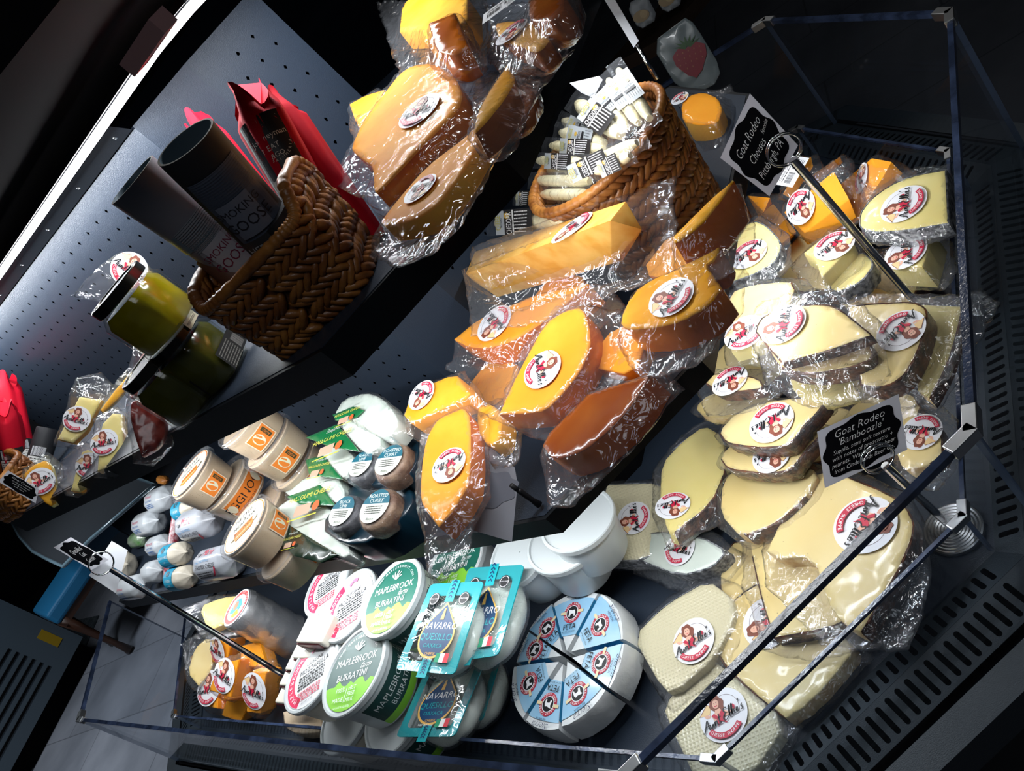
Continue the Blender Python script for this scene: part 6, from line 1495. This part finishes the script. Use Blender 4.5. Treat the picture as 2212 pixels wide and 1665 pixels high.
def stick(label, a, b, za, zb, wpx, art, pos=.55, ll=.42, flip=False):
    A, B = P(a[0], a[1], za), P(b[0], b[1], zb); ax = B - A; L = ax.length; ax.normalize(); c = (A + B) / 2; w_ = wpx * 1.2 * depth(c) / FPX
    n = (CAMP - c); n = (n - ax * n.dot(ax)).normalized(); Y = n.cross(ax); t = thing('cheese_stick', label, 'cheese', c, GS); r = w_ * .33
    mb = MB(); mb.tube([A + ax * (L * (.16 + .74 * k / 8)) for k in range(9)], [r * .55, r * .95, r, r, r * 1.02, r, r, r * .95, r * .55], 12); autosmooth(mb.build('cheese', 'stick', t), 50)
    vs = []; fs = []; NX, NY = 26, 7
    for i in range(NX + 1):
        for j in range(NY + 1):
            x = L * i / NX; y = (j / NY - .5) * w_; k = max(0, min(1, (i / NX - .10) * 8)) * max(0, min(1, (.96 - i / NX) * 8)); yy = abs(y)
            h = (math.sqrt(max(0, (r * 1.12) ** 2 - yy ** 2)) if yy < r * 1.12 else 0) * k + noise.noise(Vector((x * 90, y * 90, L * 50))) * .0018
            vs.append(A + ax * x + Y * y + n * h)
    for i in range(NX):
        for j in range(NY): q = i * (NY + 1) + j; fs.append((q, q + NY + 1, q + NY + 2, q + 1))
    obj('clear_sleeve', mesh('clear_sleeve', vs, fs, 'film', smooth=True), t)
    if art:
        mm = frame(A + ax * L * pos + n * (r * 1.18), n, ax if not flip else -ax); o = put('stick_label', art, t, mm @ Matrix.Diagonal((L * ll, w_ * .92, L * ll, 1)))
    return t
SS = [('upright parmesan stick, tallest of the bundle, against the basket handle', (1324, 133), (1414, 272), -.515, -.545, 34, SB, .5), ('parmesan stick just left of the tallest one', (1303, 157), (1390, 280), -.53, -.555, 34, SB, .5), ('stick with white label, third from the basket rim', (1284, 192), (1362, 285), -.545, -.56, 34, SB, .45),
      ('stick with large black CHEDDAR label pointing up left', (1232, 212), (1356, 302), -.545, -.565, 46, SA, .62), ('stick showing its cream end under the large cheddar label', (1196, 282), (1320, 312), -.575, -.575, 36, SB, .6), ('horizontal cheddar stick in the middle of the fan', (1170, 313), (1322, 322), -.58, -.575, 30, SA, .6),
      ('horizontal stick with yellow print below the middle cheddar stick', (1144, 346), (1275, 352), -.59, -.58, 30, SA, .6), ('diagonal stick with long black label crossing the basket rim', (1206, 390), (1398, 296), -.562, -.55, 36, SA, .42), ('short stick end with cream tip under the diagonal one', (1272, 378), (1372, 330), -.568, -.56, 34, SA, .55),
      ('plain cream stick below the fan', (1140, 390), (1292, 392), -.60, -.595, 32, None, .5), ('plain cream stick above the lowest cheddar stick', (1152, 420), (1292, 420), -.61, -.605, 32, None, .5), ('stick with dark label half hidden at the left of the lower rows', (1108, 428), (1176, 430), -.62, -.615, 28, SA, .5),
      ('lowest stick with a large CHEDDAR label behind the big wedge', (1050, 484), (1245, 470), -.64, -.62, 48, SA, .46), ('plain film-ended stick at the left middle of the fan', (1165, 365), (1250, 372), -.61, -.6, 28, None, .5), ('stick with crinkled clear end above the cream-ended one', (1205, 255), (1300, 300), -.585, -.58, 32, SB, .6)]
for s_ in SS: stick(*s_)
for i in range(8): stick('cheese stick deep in the basket, almost covered by the others', (1210 + i * 12, 300 + (i % 3) * 30), (1340, 330 + (i % 4) * 14), -.63, -.62, 30, None)

# ================================================================ signs
def ringrod(o, top, base, r=.004, ringr=.02, parent=None, thick=.0028):
    ax = (top - base).normalized(); mb = MB(); mb.tube([base, top], r, 16); autosmooth(mb.build('rod', 'chrome', parent), 40)
    s_ = CAMP - top; s_ = (s_ - ax * s_.dot(ax)).normalized(); x = ax.cross(s_).normalized()
    for k in (-1, 1):
        mb = MB(); cc = top + ax * ringr * .9 + s_ * .003 * k; pts = [cc + (ax * math.cos(q) + x * math.sin(q)) * ringr for q in [2 * math.pi * i / 32 for i in range(32)]]; mb.tube(pts, thick / 2 * .8, 8, closed=True); autosmooth(mb.build('ring_clip', 'chrome', parent), 60)
def solve_up(B, px, py):
    best = None
    for i in range(400):
        h = i * .001; p = B + UPV * h; k = FPX / depth(p); u = 1106 + (p - CAMP).dot(RR) * k; v = 832.5 + (p - CAMP).dot(DD) * k; e = (u - px) ** 2 + (v - py) ** 2
        if best is None or e < best[0]: best = (e, p)
    return PD(px, py, depth(best[1]))
def card_art(lines, w_=1, h=.7, seed=0):
    d = D2(); d.rect(-w_, -h, w_, h, (.50, .50, .55))
    pts = []
    for i in range(72):
        q = 2 * math.pi * i / 72; a, b = math.cos(q), math.sin(q); e = 1 / (abs(a) ** 4.5 + abs(b) ** 4.5) ** (1 / 4.5); k = e * (.88 + .045 * math.cos(q * 8) + .03 * math.cos(q * 4)); pts.append((a * k * w_, b * k * h))
    d.poly(pts, 'chalk')
    for (s_, x, y, sz, rot) in lines: d.text(s_, x, y, sz, (.62, .62, .62), rot=rot, shear=.25, thin=-.010, sx=.95)
    return d
def card(pl, c4, art, parent, w_=1, h=.7, th=.0006, name='chalk_card'):
    """art mapped on the four picture corners (top-left, top-right, bottom-right, bottom-left)"""
    q = [pl.uv(*p) for p in c4]
    def fn(x, y, z):
        u, v = (x / w_ + 1) / 2, (y / h + 1) / 2; a = q[0] * (1 - u) + q[1] * u; b = q[3] * (1 - u) + q[2] * u; return pl.w(b * (1 - v) + a * v, z + .0003)
    o = obj(name, art.mesh(name, fn, .00015), parent); mb = MB(); mb.prism([pl.w(p, -th) for p in q], [pl.w(p, 0) for p in q]); b_ = mb.build('card_stock', 'card', parent); return o
def cardpl(c, k=1): n = (CAMP - c).normalized(); return Pl(c, n * k + UPV * (1 - k))
B = P(2059, 1143, ZF + .006); t = thing('price_sign', 'chalk style card reading Bamboozle on a chrome holder with round ridged base', 'sign', B, 'chalk style card holders')
mb = MB(); mb.lathe([(.038, -.004), (.039, 0)] + [(.038 - i * .0022, .0022 + (.0009 if i % 2 else 0)) for i in range(17)] + [(.001, .003)], 64, frame(B, UPV, XX), capend=False); autosmooth(mb.build('round_base', 'steel', t), 12)
top = solve_up(B, 1912, 1005); ringrod(None, top, B, .0052, .020, t)
card(cardpl(PD(1860, 950, depth(top) + .012), .95), [(1765, 932), (1941, 851), (1960, 971), (1782, 1054)], card_art([('Goat Rodeo', 0, .42, .26, 0), ("'Bamboozle'", 0, .2, .24, 0), ('Supple, semi soft texture', 0, .0, .145, 0), ('with notes of prosciutto +', 0, -.15, .145, 0), ('peanuts. Washed with beer', 0, -.3, .145, 0), ('from Cinderlands Beer Co.', 0, -.45, .14, 0)]), t)
B2 = P(1990, 668, -1.30); t = thing('price_sign', 'diamond-tilted chalk style card reading Goat Rodeo Cheeses on a long chrome rod', 'sign', B2, 'chalk style card holders')
top = solve_up(B2, 1712, 345); ringrod(None, top, B2, .0058, .022, t)
card(cardpl(PD(1640, 310, depth(top) + .012), .95), [(1556, 341), (1620, 202), (1724, 314), (1662, 424)], card_art([('Goat Rodeo', 0, .32, .28, 0), ('Cheeses', -.1, .0, .26, 0), ('Favorite', .62, .12, .13, 8), ('Pittsburgh, PA', 0, -.34, .25, 0)]), t)
B3 = P(640, 1475, -1.33); t = thing('price_sign', 'small chalk style card on the longest slanting chrome rod over the cube heap', 'sign', B3, 'chalk style card holders')
top = solve_up(B3, 238, 1228); ringrod(None, top, B3, .0062, .024, t, .004)
card(cardpl(PD(170, 1195, depth(top) + .014), .95), [(116, 1182), (153, 1160), (235, 1209), (198, 1231)][0:1] + [(153, 1160), (235, 1209), (198, 1231)], card_art([("Quesillos'", 0, .2, .3, 0), ('Cut', 0, -.05, .3, 0), ('Corner', 0, -.35, .28, 0)]), t)
t = thing('price_sign', 'blank pale card behind the slanting rod\'s chalk card, at the shelf corner', 'sign', PD(240, 1225, depth(top) + .06), None)
pl = cardpl(PD(235, 1225, depth(top) + .05), .9); mb = MB(); q = [pl.uv(*p) for p in [(241, 1168), (276, 1188), (250, 1281), (192, 1243)]]; mb.prism([pl.w(p, -.0006) for p in q], [pl.w(p, 0) for p in q]); mb.build('card_stock', 'card', t)
pc = P(1050, 1060, -.775); t = thing('price_sign', 'blank translucent card with faint frame print showing through, clipped at the middle shelf corner', 'sign', pc, None); pl = cardpl(pc, .9)
q = [pl.uv(*p) for p in [(1007, 952), (1062, 968), (1112, 1010), (1118, 1045), (1106, 1170), (985, 1135), (995, 1050)]]; mb = MB(); mb.prism([pl.w(p, -.0006) for p in q], [pl.w(p, 0) for p in q]); mb.build('card_stock', mat('thin_white_card', (.40, .41, .46), .6), t)
d = D2(); pts = []
for i in range(56): a = 2 * math.pi * i / 56; pts.append((math.cos(a) * (.9 + .07 * math.cos(a * 8)) * .9, math.sin(a) * (.9 + .07 * math.cos(a * 8)) * .9))
d.poly(pts, (.25, .26, .31)); sticker(pl, 1058, 1058, 150, (80, -20), t, lift=.0006, name='printed_frame', me=d.mesh('printed_frame', dz=.003), sq=.62)  # frame print from the other side, showing through the thin card
mb = MB(); e = P(1165, 1090, -.84); g = P(1118, 1058, -.785); mb.tube([g, g + (e - g) * .3 + UPV * .008, g + (e - g) * .6 - UPV * .003, e], [.003, .004, .0035, .005], 10); mb.tube([g - UPV * .006, g + UPV * .012], .0032, 8); mb.build('clip', 'ink', t, smooth=True)
# edge-on white card and its rod at the top, white card behind the sticks
dk = depth(P(1400, 180, -.55)); t = thing('price_sign', 'white card seen nearly edge-on above the cheese stick basket, on a thin chrome rod', 'sign', PD(1415, 165, dk), None)
A0, A1 = PD(1376, 98, dk + .01), PD(1420, 172, dk + .02); mb = MB(); mb.tube([A0, A1], .003, 10); mb.build('rod', 'chrome', t, smooth=True); pl = cardpl(PD(1340, 50, dk), 1)
q = [pl.uv(*p) for p in [(1303, -5), (1322, -12), (1380, 88), (1369, 103)]]; mb = MB(); mb.prism([pl.w(p, -.0006) for p in q], [pl.w(p, 0) for p in q]); mb.build('card_stock', 'card', t)
t = thing('price_sign', 'white curled card standing behind the bundle of cheese sticks', 'sign', P(1260, 190, -.5), None); pl = cardpl(P(1265, 185, -.56), .9); q = [pl.uv(*p) for p in [(1230, 179), (1294, 164), (1302, 172), (1282, 212), (1255, 200)]]; mb = MB(); mb.prism([pl.w(p, -.0006) for p in q], [pl.w(p, 0) for p in q]); mb.build('card_stock', 'card', t)
pc = PO(40, 1050, 1, .385); t = thing('price_sign', 'chalk style card leaning on the far left wicker basket', 'sign', pc, None)
card(cardpl(pc, .8), [(18, 1016), (84, 1056), (77, 1087), (-4, 1040)], card_art([('Ciao! Cheese', 0, .35, .24, 0), ('Cranberry infused', 0, .1, .15, 0), ('mild & creamy', 0, -.1, .15, 0), ('with notes', 0, -.3, .14, 0)]), t)

# ================================================================ behind the case
def boxobj(name, label, cat, pts_lo, hgt, m_, group=None):
    mb = MB(); mb.prism([Vector((p[0], p[1], p[2])) for p in pts_lo], [Vector((p[0], p[1], p[2] + hgt)) for p in pts_lo]); o = mb.build(name, m_); return tag(o, label, cat, group)
FZ = -1.6 / S
gx = P(60, 1500, FZ)
def onfloor(px, py): p = P(px, py, FZ); p.z = 0; return p
# grey appliance: front face from floor contact line
F0, F1 = onfloor(215, 1400), onfloor(90, 1640)
dirx = (F1 - F0).normalized(); back = Vector((-dirx.y, dirx.x, 0));
if back.dot(CAMP - F0) > 0: back = -back
t = thing('cooler_cabinet', 'grey appliance cabinet with louvred front and yellow sticker beyond the case', 'appliance', F0, None)
G_ = mat('grey_enamel', (.075, .10, .125), .4)
def cab(name, x0, x1, d0, d1, z0, z1, m_, parent): 
    mb = MB(); q = [F0 + dirx * x0 + back * d0, F0 + dirx * x1 + back * d0, F0 + dirx * x1 + back * d1, F0 + dirx * x0 + back * d1]; mb.prism([p + UPV * z0 for p in q], [p + UPV * z1 for p in q]); return mb.build(name, m_, parent)
cab('plinth', 0, 1.6, .06, .7, 0, .13, 'dark', t); cab('lower_body', -.02, 1.6, .0, .7, .13, .82, G_, t); cab('upper_body', .0, 1.6, .12, .7, .83, 1.05, G_, t)
for i in range(6): cab('louvre', .22, 1.3, -.004, .004, .22 + i * .052, .235 + i * .052, 'dark', t)
cab('yellow_sticker', .04, .10, -.003, .002, .24, .38, mat('yellow_label', (.35, .22, .01), .5), t)
mb = MB(); q = [onfloor(215, 1330), onfloor(60, 1690), onfloor(-40, 1690), onfloor(120, 1350)]; mb.prism([p + UPV * .001 for p in q], [p + UPV * .008 for p in q]); o = mb.build('floor_mat', mat('mottled_grey_rug', (.02, .028, .035), .9, noise_col=(.06, .075, .085), nscale=40, bump=.5, bscale=150)); tag(o, 'dark mottled mat on the floor in front of the grey appliance', 'mat')
# blue chair with brown curved legs
cf = onfloor(283, 1405); cf0 = cf.copy(); kx = Vector((-.55, .84, 0)).normalized(); ky = Vector((-kx.y, kx.x, 0)); t = thing('dining_chair', 'chair with bright blue seat and dark brown curved legs beyond the glass', 'chair', cf, None)
mb = MB(); mb.prism([cf + kx * a + ky * b + UPV * .44 for a, b in ((-.05, -.45), (.45, -.42), (.45, .02), (-.02, .04))], [cf + kx * a + ky * b + UPV * .53 for a, b in ((-.04, -.44), (.44, -.41), (.44, .01), (-.01, .03))]); o = mb.build('seat', mat('blue_fabric', (.006, .12, .26), .6), t); md = o.modifiers.new('b', 'BEVEL'); md.width = .02; md.segments = 3
cab_m = mat('brown_wood', (.045, .018, .010), .35)
for a, b in ((0, 0), (.4, -.02), (0, -.42), (.4, -.4)):
    p = cf + kx * a + ky * b; mb = MB(); mb.tube([p + UPV * .012, p + UPV * .03 - kx * .03, p + UPV * .12 - kx * .01, p + UPV * .3 + kx * .03, p + UPV * .44 + kx * .02], [.028, .024, .017, .026, .04], 12); mb.build('leg', cab_m, t, smooth=True)
mb = MB(); mb.prism([cf + kx * a + ky * b + UPV * .40 for a, b in ((-.03, -.44), (.43, -.42), (.43, .02), (-.01, .03))], [cf + kx * a + ky * b + UPV * .445 for a, b in ((-.03, -.44), (.43, -.42), (.43, .02), (-.01, .03))]); mb.build('apron', cab_m, t)
# glass topped counter with rounded corner farther left
gz = -1.15; pts = [(8, 1085), (18, 1118), (40, 1158), (68, 1189), (100, 1206), (134, 1221), (192, 1163), (330, 1045), (260, 1020), (100, 1040)]
t = thing('glass_counter', 'glass topped counter with rounded corner behind the left end of the case', 'counter', P(120, 1150, FZ), None); mb = MB(); tp = [P(x, y, gz) for x, y in pts]; mb.prism([p - UPV * .02 for p in tp], tp); mb.build('glass_top', clear_mat('pale_glass_top', (.55, .66, .74), .05, .05, .06), t)
mb = MB(); mb.tube([p - UPV * .008 for p in tp], .010, 8, closed=True); mb.build('glass_rim', mat('pale_glass_edge', (.20, .30, .36), .15, coat=.5), t, smooth=True)
mb = MB(); ctr = sum(tp, Vector()) / len(tp); lw = [ctr + (p - ctr) * .35 for p in tp]; mb.prism([Vector((p.x, p.y, 0.02)) for p in lw], [p - UPV * .25 for p in lw]); mb.build('counter_base', mat('counter_navy', (.008, .014, .022), .5), t)
# shelf with pouches at the far right rear
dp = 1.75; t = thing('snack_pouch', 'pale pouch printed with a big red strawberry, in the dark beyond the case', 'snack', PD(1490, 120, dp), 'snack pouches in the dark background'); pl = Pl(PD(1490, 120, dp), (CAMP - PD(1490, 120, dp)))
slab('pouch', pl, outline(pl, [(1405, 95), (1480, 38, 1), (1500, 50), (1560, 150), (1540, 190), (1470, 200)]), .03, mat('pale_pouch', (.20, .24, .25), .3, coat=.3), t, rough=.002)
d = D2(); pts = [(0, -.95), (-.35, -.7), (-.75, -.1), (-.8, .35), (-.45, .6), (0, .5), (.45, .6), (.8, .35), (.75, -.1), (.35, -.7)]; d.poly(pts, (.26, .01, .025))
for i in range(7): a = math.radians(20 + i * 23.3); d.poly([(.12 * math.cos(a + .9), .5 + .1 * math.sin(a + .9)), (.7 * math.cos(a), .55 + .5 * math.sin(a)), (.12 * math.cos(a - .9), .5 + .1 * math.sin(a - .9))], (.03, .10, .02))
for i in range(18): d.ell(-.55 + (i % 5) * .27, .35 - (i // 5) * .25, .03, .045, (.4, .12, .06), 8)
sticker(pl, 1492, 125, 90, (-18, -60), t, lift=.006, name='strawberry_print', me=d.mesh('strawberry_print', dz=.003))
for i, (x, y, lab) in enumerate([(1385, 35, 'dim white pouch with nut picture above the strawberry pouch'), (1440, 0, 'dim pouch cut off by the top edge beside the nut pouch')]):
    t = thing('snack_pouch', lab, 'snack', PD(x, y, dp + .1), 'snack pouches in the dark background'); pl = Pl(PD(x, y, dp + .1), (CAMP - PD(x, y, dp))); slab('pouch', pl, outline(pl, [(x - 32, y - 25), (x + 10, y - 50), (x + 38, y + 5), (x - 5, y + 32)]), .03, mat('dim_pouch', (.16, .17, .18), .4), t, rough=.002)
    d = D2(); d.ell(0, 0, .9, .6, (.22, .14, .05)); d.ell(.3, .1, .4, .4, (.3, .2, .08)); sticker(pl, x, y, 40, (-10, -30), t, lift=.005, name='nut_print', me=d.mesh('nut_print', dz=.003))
mb = MB(); a, b = PD(1370, 130, dp + .15), PD(1560, 0 - 90, dp + .35); mb.bar(a, b, .2, .03); o = mb.build('wall_shelf', mat('dark_wood_shelf', (.03, .018, .012), .5)); tag(o, 'dark wooden shelf holding the dim pouches in the rear', 'shelf')
